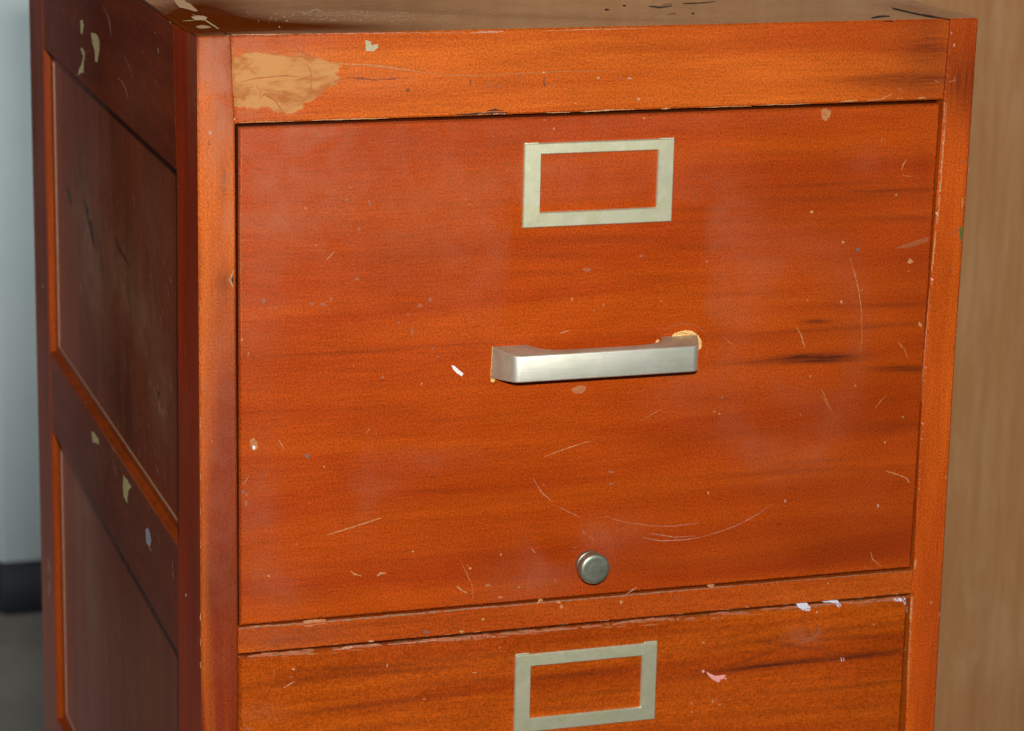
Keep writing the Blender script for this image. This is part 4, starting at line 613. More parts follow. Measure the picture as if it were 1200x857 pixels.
('top','T','speck',[(9878,7480),(9779,7266),(9772,7437),(9774,7569),(9817,7656),(9899,7831),(9907,7615)]),
('top','T','speck',[(15653,6675),(15588,6622),(15523,6612),(15546,6775),(15577,6830),(15650,6896),(15689,6867)]),
('top','T','speck',[(5365,5739),(5301,5544),(5269,5553),(5279,5742),(5338,5889),(5376,5920),(5391,5870)]),
('top','T','speck',[(9789,5379),(9717,5281),(9674,5267),(9687,5400),(9715,5413),(9777,5570),(9780,5409)]),
('top','T','speck',[(13544,8628),(13501,8586),(13459,8620),(13464,8736),(13514,8869),(13583,8945),(13585,8819)]),
('top','T','speck',[(7607,7224),(7558,7111),(7508,7113),(7527,7284),(7565,7365),(7612,7368),(7639,7345)]),
('top','T','speck',[(15257,5047),(15209,4983),(15170,4944),(15196,5086),(15222,5149),(15283,5244),(15293,5202)]),
('top','T','speck',[(18384,6473),(18248,6187),(18224,6282),(18248,6460),(18338,6632),(18416,6756),(18422,6664)]),
('top','T','speck',[(10134,5657),(10100,5604),(10050,5540),(10095,5779),(10141,5939),(10190,5989),(10183,5860)]),
('top','T','speck',[(15457,5621),(15358,5453),(15309,5428),(15351,5632),(15413,5811),(15489,5914),(15476,5780)]),
('top','T','speck',[(12380,4701),(12345,4671),(12280,4623),(12315,4733),(12356,4856),(12383,4892),(12384,4786)]),
('top','T','speck',[(15185,4552),(15132,4525),(15087,4553),(15071,4633),(15114,4681),(15159,4696),(15210,4667)]),
('top','T','speck',[(11026,5833),(11001,5816),(10978,5810),(10991,5914),(11028,6026),(11057,6059),(11065,5979)]),
('top','T','speck',[(14431,3631),(14344,3478),(14296,3490),(14320,3691),(14410,3927),(14458,3906),(14471,3832)]),
('top','T','speck',[(12390,5576),(12342,5496),(12295,5525),(12292,5602),(12366,5768),(12433,5857),(12450,5800)]),
('top','T','speck',[(7308,8127),(7264,8056),(7210,8048),(7188,8113),(7239,8244),(7303,8307),(7341,8195)]),
('top','T','speck',[(9834,5658),(9785,5509),(9759,5568),(9783,5680),(9813,5790),(9836,5783),(9867,5783)]),
('top','T','speck',[(12323,8062),(12286,8024),(12251,7996),(12266,8099),(12303,8232),(12328,8244),(12343,8203)]),
('top','T','speck',[(10979,5372),(10931,5241),(10872,5272),(10883,5408),(10929,5477),(10982,5520),(11039,5506)]),
('top','T','speck',[(8346,6927),(8271,6730),(8235,6702),(8292,6955),(8347,7135),(8393,7227),(8370,7043)]),
('top','T','speck',[(13651,5953),(13570,5787),(13542,5873),(13547,6011),(13601,6121),(13687,6228),(13701,6099)]),
('top','T','speck',[(9284,7286),(9230,7132),(9199,7103),(9240,7293),(9268,7427),(9317,7515),(9321,7389)]),
('top','T','speck',[(8734,8175),(8695,8055),(8642,8001),(8686,8220),(8745,8405),(8784,8423),(8761,8294)]),
('top','T','speck',[(7902,5391),(7855,5351),(7812,5289),(7814,5429),(7882,5650),(7911,5619),(7935,5583)]),
('top','T','speck',[(8586,7700),(8525,7567),(8523,7639),(8514,7697),(8539,7801),(8580,7829),(8629,7842)]),
('top','T','speck',[(12939,5610),(12849,5448),(12792,5467),(12780,5603),(12856,5740),(12916,5761),(12956,5660)]),
('top','T','speck',[(11818,3744),(11758,3662),(11729,3715),(11725,3833),(11787,3996),(11845,4011),(11845,3868)]),
('top','T','speck',[(6350,6469),(6288,6294),(6236,6314),(6262,6591),(6314,6731),(6396,6850),(6414,6704)]),
('top','T','speck',[(17543,5258),(17502,5183),(17486,5196),(17498,5309),(17577,5497),(17584,5471),(17589,5390)]),
('top','T','speck',[(13083,6198),(13025,6096),(12983,6058),(12997,6196),(13063,6349),(13112,6419),(13107,6291)]),
('top','T','speck',[(12764,5805),(12704,5739),(12625,5666),(12650,5851),(12725,6079),(12812,6226),(12810,6003)]),
('top','T','speck',[(9276,5160),(9220,5095),(9198,5166),(9170,5151),(9219,5260),(9257,5276),(9288,5197)]),
('top','T','speck',[(13123,6722),(13071,6594),(13051,6651),(13052,6737),(13082,6822),(13125,6819),(13138,6816)]),
('top','T','speck',[(7941,6952),(7904,6879),(7869,6942),(7856,6969),(7945,7261),(7974,7222),(8003,7144)]),
('top','T','speck',[(8382,4955),(8328,4891),(8290,4853),(8300,5002),(8336,5098),(8383,5103),(8398,5039)]),
('top','T','speck',[(15112,4823),(15041,4700),(14996,4800),(14997,4868),(15087,5123),(15155,5166),(15185,5060)]),
('top','T','speck',[(15360,4246),(15286,4088),(15229,4132),(15239,4278),(15306,4379),(15358,4394),(15395,4394)]),
('top','T','speck',[(12771,4351),(12701,4232),(12655,4258),(12673,4419),(12746,4660),(12793,4618),(12835,4583)]),
('top','T','speck',[(9998,4755),(9952,4716),(9907,4665),(9919,4825),(9977,5045),(10033,5051),(10061,5002)]),
('top','T','speck',[(13377,5062),(13329,4940),(13285,4928),(13302,5047),(13355,5263),(13398,5261),(13437,5246)]),
('top','T','speck',[(7944,8469),(7896,8352),(7844,8377),(7831,8491),(7872,8565),(7926,8566),(7969,8601)]),
('top','T','speck',[(5546,6376),(5484,6174),(5479,6254),(5480,6333),(5540,6546),(5582,6634),(5578,6502)]),
('top','T','speck',[(9155,7668),(9087,7490),(9075,7512),(9115,7701),(9148,7825),(9167,7821),(9182,7799)]),
('top','T','speck',[(8641,5896),(8574,5769),(8542,5794),(8563,5942),(8605,6075),(8650,6080),(8678,6045)]),
('top','T','speck',[(8382,6980),(8315,6870),(8270,6854),(8299,7053),(8330,7175),(8368,7139),(8425,7184)]),
('top','T','speck',[(6715,6708),(6658,6567),(6612,6584),(6614,6708),(6644,6783),(6724,6920),(6739,6829)]),
('top','T','speck',[(10308,4935),(10214,4727),(10207,4808),(10230,4998),(10283,5087),(10347,5220),(10343,5114)]),
('top','T','speck',[(8271,6018),(8242,5947),(8214,5997),(8215,6034),(8271,6264),(8299,6199),(8307,6173)]),
('top','T','speck',[(8896,7510),(8842,7489),(8796,7527),(8785,7623),(8820,7671),(8860,7634),(8910,7607)]),
('top','T','speck',[(8951,6639),(8925,6633),(8894,6653),(8894,6730),(8931,6846),(8969,6820),(8987,6793)]),
('top','T','speck',[(8629,4961),(8559,4784),(8530,4830),(8548,4993),(8572,5055),(8631,5127),(8653,5095)]),
('top','T','speck2',[(38884,1373),(38768,1185),(38787,1266),(38810,1341),(38896,1517),(38933,1545),(38916,1469)]),
('top','T','speck2',[(35367,2806),(35327,2752),(35277,2769),(35291,2836),(35344,2933),(35410,2978),(35408,2895)]),
('top','T','speck2',[(4938,10446),(4875,10290),(4874,10392),(4871,10466),(4885,10526),(4941,10614),(4951,10531)]),
('top','T','speck2',[(36168,1835),(36145,1849),(36111,1864),(36099,1862),(36159,1970),(36234,2088),(36224,1980)]),
('top','T','speck2',[(16115,9769),(16070,9735),(16072,9794),(16039,9799),(16111,9975),(16137,9954),(16172,9979)]),
('top','T','speck2',[(11028,4892),(10965,4728),(10961,4784),(10992,4956),(11032,5076),(11080,5190),(11075,5044)]),
('top','T','speck2',[(30115,5661),(30088,5622),(30038,5570),(30056,5648),(30148,5861),(30155,5841),(30156,5793)]),
('top','T','speck2',[(8779,13455),(8724,13397),(8665,13352),(8661,13427),(8735,13638),(8779,13667),(8787,13531)]),
('top','T','speck2',[(34438,6013),(34336,5867),(34326,5969),(34353,6082),(34393,6124),(34480,6264),(34475,6143)]),
('top','T','speck2',[(4904,12540),(4865,12468),(4864,12557),(4833,12546),(4896,12698),(4924,12734),(4939,12684)]),
('top','T','speck2',[(28222,1124),(28134,969),(28154,1089),(28145,1108),(28169,1126),(28225,1212),(28251,1218)]),
('top','T','speck2',[(6782,11967),(6702,11765),(6663,11785),(6698,11987),(6718,12056),(6787,12157),(6796,12089)]),
('top','T','speck2',[(31191,3007),(31136,2928),(31128,2979),(31174,3076),(31209,3172),(31250,3206),(31232,3123)]),
('top','T','speck2',[(16688,3838),(16625,3720),(16618,3774),(16605,3795),(16663,3961),(16685,3975),(16689,3908)]),
('top','T','speck2',[(33409,2252),(33398,2237),(33338,2189),(33386,2337),(33489,2528),(33498,2497),(33483,2431)]),
('top','T','speck2',[(33055,9950),(33030,9904),(33002,9950),(32989,9985),(33043,10106),(33090,10103),(33103,10037)]),
('top','T','speck2',[(38881,8096),(38790,7951),(38762,7941),(38841,8169),(38952,8407),(38990,8410),(38960,8283)]),
('top','T','speck2',[(24070,3955),(24055,3980),(24022,3948),(24026,4004),(24068,4104),(24107,4151),(24127,4114)]),
('top','T','speck2',[(38154,7002),(38101,6929),(38107,6997),(38120,7059),(38203,7252),(38207,7197),(38233,7194)]),
('top','T','speck2',[(6709,5498),(6656,5385),(6632,5363),(6658,5517),(6713,5688),(6734,5686),(6725,5592)]),
('top','T','speck2',[(6500,10587),(6428,10475),(6411,10503),(6417,10645),(6448,10694),(6492,10781),(6490,10625)]),
('top','T','speck2',[(5339,10314),(5286,10223),(5265,10223),(5280,10366),(5303,10436),(5359,10549),(5358,10439)]),
('top','T','speck2',[(17130,2504),(17070,2389),(17063,2431),(17066,2496),(17081,2558),(17117,2573),(17131,2525)]),
('top','T','speck2',[(33152,4743),(33081,4615),(33042,4609),(33083,4747),(33136,4839),(33169,4847),(33196,4842)]),
('top','T','speck2',[(40374,-573),(40319,-630),(40259,-675),(40309,-512),(40391,-405),(40451,-326),(40436,-423)]),
('top','T','speck2',[(10052,4483),(9976,4297),(9974,4442),(9973,4466),(10040,4681),(10058,4653),(10093,4652)]),
('top','T','speck2',[(5110,8837),(5060,8715),(5040,8747),(5060,8894),(5087,8989),(5122,9025),(5125,8988)]),
('top','T','speck2',[(16980,11253),(16953,11234),(16917,11237),(16899,11240),(16944,11365),(16999,11430),(17022,11381)]),
('top','T','speck2',[(42944,6214),(42864,6058),(42870,6127),(42914,6272),(42998,6418),(43057,6503),(43011,6371)]),
('top','T','speck2',[(17537,11052),(17492,10975),(17430,10927),(17455,11018),(17483,11151),(17558,11216),(17588,11175)]),
('top','T','speck2',[(16152,11995),(16088,11855),(16059,11866),(16079,12048),(16114,12084),(16199,12246),(16195,12154)]),
('top','T','speck2',[(5974,7708),(5956,7665),(5947,7717),(5942,7778),(5980,7909),(6026,7971),(6014,7870)]),
('top','T','speck2',[(27258,8648),(27231,8618),(27189,8598),(27214,8710),(27261,8852),(27293,8830),(27313,8828)]),
('top','T','speck2',[(14786,8523),(14745,8448),(14731,8478),(14758,8590),(14792,8702),(14806,8672),(14801,8588)]),
('top','T','speck2',[(4975,4462),(4933,4380),(4928,4453),(4923,4489),(4962,4584),(4991,4625),(4989,4545)]),
('top','T','speck2',[(41156,3444),(41114,3414),(41072,3390),(41120,3522),(41170,3615),(41226,3647),(41224,3593)]),
('top','T','speck2',[(10633,7261),(10583,7193),(10568,7264),(10541,7284),(10582,7358),(10628,7404),(10654,7339)]),
('top','T','speck2',[(12692,12628),(12654,12554),(12623,12584),(12627,12725),(12678,12845),(12723,12863),(12742,12790)]),
('top','T','speck2',[(26670,7039),(26668,7082),(26624,7091),(26618,7134),(26663,7230),(26709,7238),(26724,7186)]),
('top','T','speck2',[(12507,11583),(12457,11470),(12402,11486),(12394,11544),(12444,11644),(12487,11691),(12533,11690)]),
('top','T','speck2',[(13018,8101),(12976,8016),(12958,8078),(12952,8141),(13005,8294),(13033,8310),(13049,8237)]),
('top','T','speck2',[(39185,8871),(39065,8685),(39019,8659),(39101,8902),(39164,9017),(39227,9070),(39205,8940)]),
('top','T','speck2',[(25349,1661),(25267,1567),(25282,1658),(25259,1681),(25317,1804),(25337,1757),(25346,1693)]),
('top','T','speck2',[(30172,2620),(30138,2590),(30085,2521),(30137,2697),(30176,2739),(30228,2808),(30224,2769)]),
('top','T','speck2',[(24826,3935),(24803,3891),(24773,3875),(24811,4010),(24846,4105),(24878,4131),(24887,4075)]),
('top','T','speck2',[(30653,2600),(30582,2528),(30565,2574),(30587,2703),(30621,2771),(30682,2793),(30699,2726)]),
('top','T','speck2',[(28414,8255),(28365,8165),(28374,8281),(28373,8327),(28419,8411),(28467,8464),(28498,8475)]),
('top','T','speck2',[(27276,3708),(27183,3552),(27164,3604),(27185,3736),(27230,3802),(27286,3857),(27265,3706)]),
('top','T','speck2',[(6401,7148),(6370,7097),(6359,7086),(6364,7196),(6391,7309),(6447,7402),(6424,7244)]),
('top','T','speck2',[(36465,8725),(36390,8595),(36411,8713),(36427,8778),(36529,8986),(36553,8978),(36566,8973)]),
('top','T','speck2',[(37422,3631),(37362,3554),(37330,3591),(37321,3674),(37410,3786),(37489,3862),(37468,3779)]),
('top','T','speck2',[(21862,4330),(21801,4244),(21785,4278),(21797,4355),(21822,4405),(21888,4489),(21895,4446)]),
('top','T','speck2',[(20057,3988),(19949,3784),(19930,3852),(19962,4007),(20034,4161),(20076,4155),(20108,4148)]),
('top','T','speck2',[(9934,7197),(9886,7061),(9880,7149),(9905,7247),(9913,7287),(9972,7411),(9962,7320)]),
('top','T','speck2',[(38255,2697),(38235,2682),(38219,2720),(38263,2839),(38330,2979),(38358,2968),(38357,2928)]),
('top','T','speck2',[(4530,7603),(4482,7495),(4454,7475),(4473,7644),(4505,7722),(4555,7835),(4554,7781)]),
('top','T','speck2',[(15912,3232),(15887,3226),(15855,3188),(15869,3309),(15884,3336),(15922,3388),(15928,3269)]),
('top','T','speck2',[(37502,8815),(37463,8792),(37410,8777),(37400,8815),(37519,9050),(37591,9104),(37577,8982)]),
('top','T','speck2',[(20410,10377),(20346,10240),(20323,10303),(20321,10360),(20356,10434),(20393,10458),(20423,10462)]),
('top','T','speck2',[(10038,11082),(9992,11008),(9994,11072),(9990,11107),(10014,11206),(10064,11296),(10062,11231)]),
('top','T','speck2',[(27558,629),(27510,544),(27465,518),(27480,646),(27550,774),(27614,856),(27611,783)]),
('top','T','speck2',[(17734,9986),(17697,9939),(17648,9876),(17675,9978),(17732,10138),(17767,10183),(17768,10119)]),
('top','T','speck2',[(4745,8704),(4686,8546),(4668,8592),(4669,8722),(4734,8902),(4776,8956),(4762,8810)]),
('top','T','speck2',[(32240,5362),(32181,5284),(32148,5284),(32195,5442),(32233,5496),(32312,5615),(32314,5555)]),
('top','T','speck2',[(10841,8794),(10788,8678),(10772,8759),(10773,8860),(10810,8938),(10853,8945),(10861,8867)]),
('top','T','speck2',[(6486,7393),(6430,7259),(6413,7265),(6434,7403),(6482,7531),(6510,7582),(6497,7474)]),
('top','T','speck2',[(19312,4600),(19261,4500),(19228,4507),(19242,4608),(19268,4664),(19357,4834),(19344,4651)]),
('top','T','speck2',[(8110,6004),(8051,5857),(8041,5906),(8031,5993),(8080,6123),(8145,6293),(8147,6195)]),
('top','T','speck2',[(19226,10891),(19175,10811),(19158,10834),(19176,10945),(19230,11088),(19252,11073),(19281,11063)]),
('top','T','speck2',[(7393,5865),(7356,5802),(7317,5783),(7292,5872),(7345,5978),(7386,6001),(7394,5907)]),
('top','T','speck2',[(13590,8217),(13595,8244),(13578,8234),(13577,8310),(13603,8366),(13615,8337),(13637,8363)]),
('top','T','speck2',[(9151,6783),(9119,6705),(9114,6762),(9090,6752),(9127,6862),(9145,6859),(9145,6808)]),
('top','T','speck2',[(18086,8529),(18024,8356),(17974,8328),(18017,8490),(18098,8744),(18120,8704),(18117,8598)]),
('top','T','speck2',[(43469,5894),(43380,5711),(43373,5791),(43392,5834),(43466,5981),(43552,6122),(43567,6075)]),
('top','T','speck2',[(17326,8521),(17269,8407),(17234,8398),(17217,8460),(17281,8604),(17362,8758),(17378,8654)]),
('top','T','speck2',[(12265,9351),(12200,9230),(12165,9260),(12184,9372),(12263,9593),(12261,9516),(12281,9485)]),
('top','T','speck2',[(20696,2656),(20661,2610),(20636,2599),(20672,2723),(20694,2812),(20733,2850),(20745,2803)]),
('top','T','speck2',[(32508,4517),(32473,4538),(32415,4475),(32416,4539),(32500,4692),(32566,4773),(32571,4705)]),
('top','T','speck2',[(34816,860),(34779,805),(34740,798),(34768,898),(34832,996),(34843,994),(34855,944)]),
('top','T','speck2',[(9733,12488),(9686,12411),(9689,12501),(9689,12571),(9733,12689),(9761,12694),(9766,12629)]),
('top','T','speck2',[(4289,7084),(4268,7066),(4221,7033),(4240,7158),(4270,7250),(4287,7203),(4315,7188)]),
('top','T','speck2',[(33480,703),(33401,592),(33366,597),(33396,731),(33448,821),(33465,786),(33477,725)]),
('top','T','speck2',[(15938,3205),(15923,3208),(15907,3225),(15886,3258),(15931,3330),(15964,3350),(15960,3252)]),
('top','T','speck2',[(4913,10796),(4870,10692),(4832,10685),(4842,10785),(4895,10971),(4951,11125),(4946,10995)]),
('top','T','speck2',[(26205,1910),(26169,1871),(26169,1919),(26181,2000),(26194,2014),(26241,2079),(26245,1994)]),
('top','T','speck2',[(23679,5840),(23626,5724),(23592,5709),(23614,5832),(23645,5910),(23680,5906),(23691,5895)]),
('top','T','speck2',[(22657,3368),(22610,3288),(22574,3303),(22617,3457),(22677,3574),(22702,3579),(22729,3590)]),
('top','T','speck2',[(43594,7148),(43525,7056),(43488,7034),(43551,7208),(43633,7364),(43678,7409),(43706,7387)]),
('top','T','speck2',[(20329,6538),(20273,6468),(20221,6410),(20247,6574),(20297,6681),(20361,6768),(20364,6685)]),
('top','T','speck2',[(10276,10399),(10213,10238),(10183,10244),(10198,10416),(10210,10431),(10275,10534),(10302,10529)]),
('top','T','speck2',[(19506,4183),(19472,4169),(19433,4104),(19475,4303),(19498,4358),(19539,4399),(19543,4339)]),
('top','T','speck2',[(10092,12899),(10044,12816),(10015,12841),(10011,12973),(10052,13024),(10118,13147),(10108,12977)]),
('top','T','speck2',[(37963,7454),(37917,7429),(37873,7465),(37861,7478),(37962,7649),(37959,7587),(37997,7568)]),
('top','T','speck2',[(35140,483),(35074,378),(35070,453),(35082,548),(35125,589),(35165,629),(35203,625)]),
('top','T','speck2',[(14496,5655),(14450,5580),(14410,5576),(14432,5725),(14469,5821),(14526,5879),(14542,5832)]),
('top','T','speck2',[(40476,6458),(40412,6391),(40391,6408),(40430,6517),(40461,6580),(40480,6560),(40490,6512)]),
('top','T','speck2',[(13997,4378),(13943,4267),(13926,4321),(13939,4419),(13962,4513),(14024,4599),(14048,4541)]),
('top','T','speck2',[(38532,1234),(38418,1096),(38383,1106),(38435,1262),(38494,1359),(38542,1390),(38540,1297)]),
('top','T','speck2',[(27094,1305),(27022,1180),(26993,1173),(27006,1278),(27077,1428),(27106,1432),(27126,1387)]),
('top','T','speck2',[(11154,8763),(11097,8609),(11050,8552),(11097,8770),(11136,8939),(11161,8894),(11191,8886)]),
('top','T','speck2',[(29531,3455),(29456,3348),(29426,3376),(29447,3509),(29508,3635),(29563,3645),(29553,3516)]),
('top','T','speck2',[(9626,5842),(9588,5791),(9555,5776),(9554,5838),(9592,5946),(9654,6037),(9651,5915)]),
('top','T','speck2',[(12139,9388),(12073,9259),(12038,9275),(12059,9412),(12112,9629),(12185,9696),(12153,9505)]),
('top','T','speck2',[(26377,3685),(26307,3617),(26261,3593),(26273,3689),(26347,3881),(26380,3878),(26408,3841)]),
('top','T','speck2',[(20051,8712),(20036,8713),(19953,8592),(20013,8803),(20050,8894),(20133,9052),(20090,8878)]),
('top','T','speck2',[(11368,8660),(11347,8631),(11305,8577),(11325,8694),(11356,8804),(11394,8842),(11380,8757)]),
('top','T','speck2',[(20793,8559),(20736,8445),(20690,8463),(20688,8534),(20744,8657),(20814,8728),(20805,8593)]),
('top','T','speck2',[(25062,4414),(25008,4351),(24973,4364),(24997,4437),(25042,4565),(25069,4530),(25084,4475)]),
('top','T','speck2',[(6699,9574),(6650,9453),(6614,9499),(6612,9646),(6690,9830),(6725,9838),(6742,9758)]),
('top','T','speck2',[(38570,6578),(38501,6451),(38471,6482),(38487,6577),(38531,6618),(38583,6687),(38568,6571)]),
('top','T','speck',[(7607,8485),(7801,7660),(8266,7924),(8320,8145),(7895,8020),(7672,8717)]),
('top','T','speck',[(8046,8204),(8482,8750),(8929,9390),(8776,7250),(8836,7415),(9034,9745),(8548,9066),(8085,8391)]),
('top','T','speck',[(8335,4321),(8752,4826),(8694,4082),(8741,4204),(8859,5228),(8372,4498)]),
('top','T','speck',[(7881,4820),(8300,5318),(8354,5565),(7934,5060)]),
('top','T','speck',[(8500,9071),(8862,8328),(8903,8477),(8562,9295)]),
('top','T','speck',[(11558,8359),(11305,7276),(11358,7349),(11614,8435)]),
('top','T','speck',[(8618,6973),(8919,6605),(8976,6812),(8657,7116)]),
('top','T','speck',[(5148,2639),(5067,2416),(5031,2480),(5069,2700),(5125,2897),(5181,2937),(5172,2792)]),
('top','T','speck',[(4546,5151),(4492,5013),(4470,5025),(4486,5193),(4544,5358),(4571,5360),(4575,5238)]),
('top','T','black',[(42657,4499),(42757,3894),(42813,3206),(42900,2675),(42965,2107),(43100,1678),(43143,1075),(43316,619),(43555,295),(43813,11),(43906,-584),(44122,-176),(43959,288),(43765,698),(43738,1429),(43552,1860),(43352,2163),(43284,2722),(43154,3166),(43100,3760),(43045,4447),(42873,4918)]),
('top','T','mint',[(43018,5698),(43018,5009),(43084,5136),(43085,5830)]),
('top','T','pale',[(42921,3086),(42963,2134),(43004,2209),(42985,3205)]),
('top','T','black3',[(28498,7781),(28674,7403),(28844,7000),(29401,7328),(29995,7760),(30083,7998),(29559,7759),(29078,7616),(28876,7908),(28562,7943)]),
('top','T','black3',[(29538,8250),(30323,8747),(30371,8878),(29593,8400)]),
('top','T','black3',[(30982,8635),(31307,8539),(31679,8564),(32091,8689),(32441,8744),(32876,9015),(33309,9276),(33374,9443),(32974,9267),(32586,9116),(32189,8941),(31840,8977),(31449,8905),(31067,8855)]),
('top','T','black3',[(30051,4350),(29909,4194),(29849,4227),(29874,4456),(29982,4638),(30130,4823),(30121,4615)]),
('top','T','black3',[(25700,6770),(25504,6543),(25375,6573),(25368,6778),(25539,7071),(25689,7181),(25735,6944)]),
('top','T','black3',[(27293,8268),(27185,8118),(27061,8102),(27057,8301),(27196,8595),(27333,8652),(27399,8539)]),
('top','T','black3',[(28341,4316),(28946,4516),(29017,4706),(28381,4425)]),
('top','T','black3',[(39551,790),(40165,1052),(40646,1347),(41017,1385),(41167,1702),(40897,1878),(40560,1928),(39720,1180)]),
('top','T','black3',[(39810,-358),(40289,-479),(40383,-282),(39891,-186)]),
('d2','F','wornedge',[(13030,95767),(13315,95752),(13603,95710),(13887,95713),(14173,95692),(14460,95673),(14744,95686),(15029,95700),(15025,95756),(14737,95778),(14450,95801),(14165,95803),(13881,95794),(13595,95817),(13312,95802),(13027,95814)]),
('d2','F','wornedge',[(27946,95662),(28261,95607),(28572,95593),(28880,95609),(29191,95596),(29503,95583),(29813,95589),(29806,95650),(29492,95683),(29182,95677),(28871,95689),(28559,95703),(28249,95711),(27941,95701)]),
('d2','F','wornedge',[(31518,95650),(31832,95634),(32144,95631),(32458,95610),(32773,95587),(33085,95596),(33395,95621),(33391,95661),(33075,95679),(32757,95727),(32448,95699),(32135,95710),(31822,95716),(31512,95704)]),
('d2','F','wornedge',[(3169,95783),(3451,95737),(3731,95721),(4013,95692),(4293,95683),(4571,95720),(4854,95682),(5134,95704),(5132,95742),(4849,95779),(4567,95794),(4286,95814),(4004,95831),(3726,95812),(3446,95825),(3167,95816)]),
('d2','F','wornedge',[(18554,95700),(18827,95678),(19100,95652),(19373,95629),(19641,95662),(19914,95648),(20186,95652),(20458,95657),(20454,95698),(20180,95713),(19907,95727),(19634,95740),(19361,95760),(19090,95760),(18820,95752),(18551,95737)]),
('d2','F','wornedge',[(15442,95725),(15718,95707),(15993,95698),(16268,95688),(16544,95684),(16818,95687),(17094,95687),(17088,95745),(16808,95791),(16534,95783),(16259,95787),(15985,95782),(15711,95783),(15438,95768)]),
('d2','F','wornedge',[(30783,95727),(31093,95721),(31402,95727),(31712,95726),(32020,95739),(32013,95782),(31701,95797),(31390,95804),(31084,95785),(30777,95771)]),
('d2','F','wornedge',[(27089,95669),(27388,95666),(27692,95638),(27986,95677),(28283,95702),(28277,95741),(27974,95757),(27673,95764),(27379,95729),(27083,95711)]),
('d2','F','wornedge',[(42874,95628),(43194,95602),(43512,95587),(43825,95606),(44140,95621),(44459,95609),(44452,95656),(44130,95686),(43814,95680),(43492,95721),(43176,95716),(42865,95688)]),
('d2','F','wornedge',[(20186,95684),(20459,95661),(20732,95642),(21002,95641),(21271,95658),(21539,95685),(21531,95749),(21259,95764),(20986,95778),(20717,95767),(20450,95736),(20180,95741)]),
('d2','F','wornedge',[(15353,95679),(15622,95663),(15890,95657),(16161,95614),(16429,95625),(16700,95599),(16968,95605),(17238,95598),(17506,95620),(17503,95658),(17231,95693),(16960,95712),(16689,95735),(16421,95725),(16151,95749),(15885,95726),(15616,95733),(15349,95723)]),
('d2','F','wornedge',[(4672,95782),(4926,95765),(5181,95732),(5433,95744),(5686,95742),(5938,95754),(6191,95756),(6187,95811),(5932,95831),(5679,95825),(5426,95834),(5171,95856),(4921,95829),(4669,95830)]),
('d2','F','wornedge',[(2898,95759),(3175,95727),(3452,95715),(3727,95725),(4003,95724),(4280,95718),(4556,95730),(4553,95775),(4275,95790),(3998,95800),(3721,95814),(3445,95823),(3169,95831),(2894,95816)]),
('d2','F','wornedge',[(18740,95711),(19014,95687),(19284,95687),(19555,95687),(19822,95717),(19812,95785),(19539,95798),(19269,95797),(19001,95777),(18735,95748)]),
('d2','F','wornedge',[(3264,95774),(3570,95749),(3874,95741),(4177,95749),(4478,95778),(4472,95842),(4167,95853),(3863,95859),(3559,95866),(3261,95808)]),
('d2','F','wornedge',[(13758,95663),(14015,95653),(14274,95630),(14532,95636),(14792,95605),(15050,95601),(15307,95626),(15566,95611),(15824,95625),(15821,95666),(15561,95677),(15302,95689),(15040,95739),(14783,95726),(14524,95743),(14266,95737),(14010,95730),(13753,95729)]),
('d2','F','wornedge',[(2680,95749),(2988,95716),(3291,95740),(3598,95727),(3902,95746),(3896,95809),(3588,95832),(3284,95815),(2979,95811),(2676,95796)]),
('d2','F','wornedge',[(35760,95696),(36041,95676),(36319,95670),(36599,95659),(36877,95667),(37161,95628),(37438,95647),(37716,95658),(37709,95714),(37428,95729),(37146,95750),(36867,95746),(36587,95758),(36310,95743),(36031,95754),(35754,95746)]),
('d2','F','wornedge',[(35301,95660),(35593,95650),(35884,95643),(36171,95665),(36457,95692),(36449,95743),(36155,95758),(35860,95788),(35578,95739),(35292,95713)]),
('d2','F','wornedge',[(5646,95759),(5949,95720),(6241,95764),(6535,95796),(6531,95830),(6230,95849),(5932,95849),(5642,95793)]),
('d2','F','wornedge',[(26760,95722),(27096,95682),(27428,95673),(27758,95689),(28086,95717),(28078,95773),(27745,95785),(27411,95803),(27081,95794),(26755,95763)]),
('d2','F','wornedge',[(22643,95681),(22914,95641),(23181,95649),(23448,95652),(23714,95662),(23979,95681),(23974,95723),(23704,95741),(23437,95732),(23168,95747),(22901,95749),(22637,95725)]),
('d2','F','wornedge',[(24578,95654),(24975,95669),(25368,95712),(25361,95748),(24957,95765),(24568,95707)]),
('d2','F','wornedge',[(34060,95706),(34366,95667),(34662,95696),(34962,95699),(35260,95721),(35254,95758),(34951,95768),(34650,95772),(34346,95793),(34052,95757)]),
('d2','F','wornedge',[(25078,95725),(25362,95695),(25645,95674),(25928,95662),(26211,95655),(26493,95650),(26772,95683),(27057,95669),(27050,95738),(26767,95735),(26482,95762),(26197,95792),(25914,95800),(25635,95776),(25352,95796),(25072,95784)]),
('d2','F','wornedge',[(40760,95626),(41109,95594),(41445,95630),(41778,95683),(41771,95718),(41423,95744),(41082,95732),(40750,95676)]),
('d2','F','wornedge',[(4659,95697),(4935,95668),(5211,95657),(5486,95646),(5762,95635),(6035,95675),(6311,95666),(6307,95730),(6030,95735),(5753,95762),(5476,95784),(5203,95768),(4928,95769),(4655,95761)]),
('d2','F','wornedge',[(35613,95667),(35942,95665),(36273,95657),(36605,95645),(36933,95661),(37264,95667),(37259,95701),(36925,95726),(36590,95760),(36260,95754),(35931,95749),(35604,95733)]),
('d2','F','wornedge',[(39554,95639),(39880,95607),(40202,95614),(40529,95583),(40850,95600),(41177,95577),(41498,95597),(41493,95634),(41165,95669),(40839,95687),(40515,95689),(40193,95684),(39869,95695),(39547,95692)]),
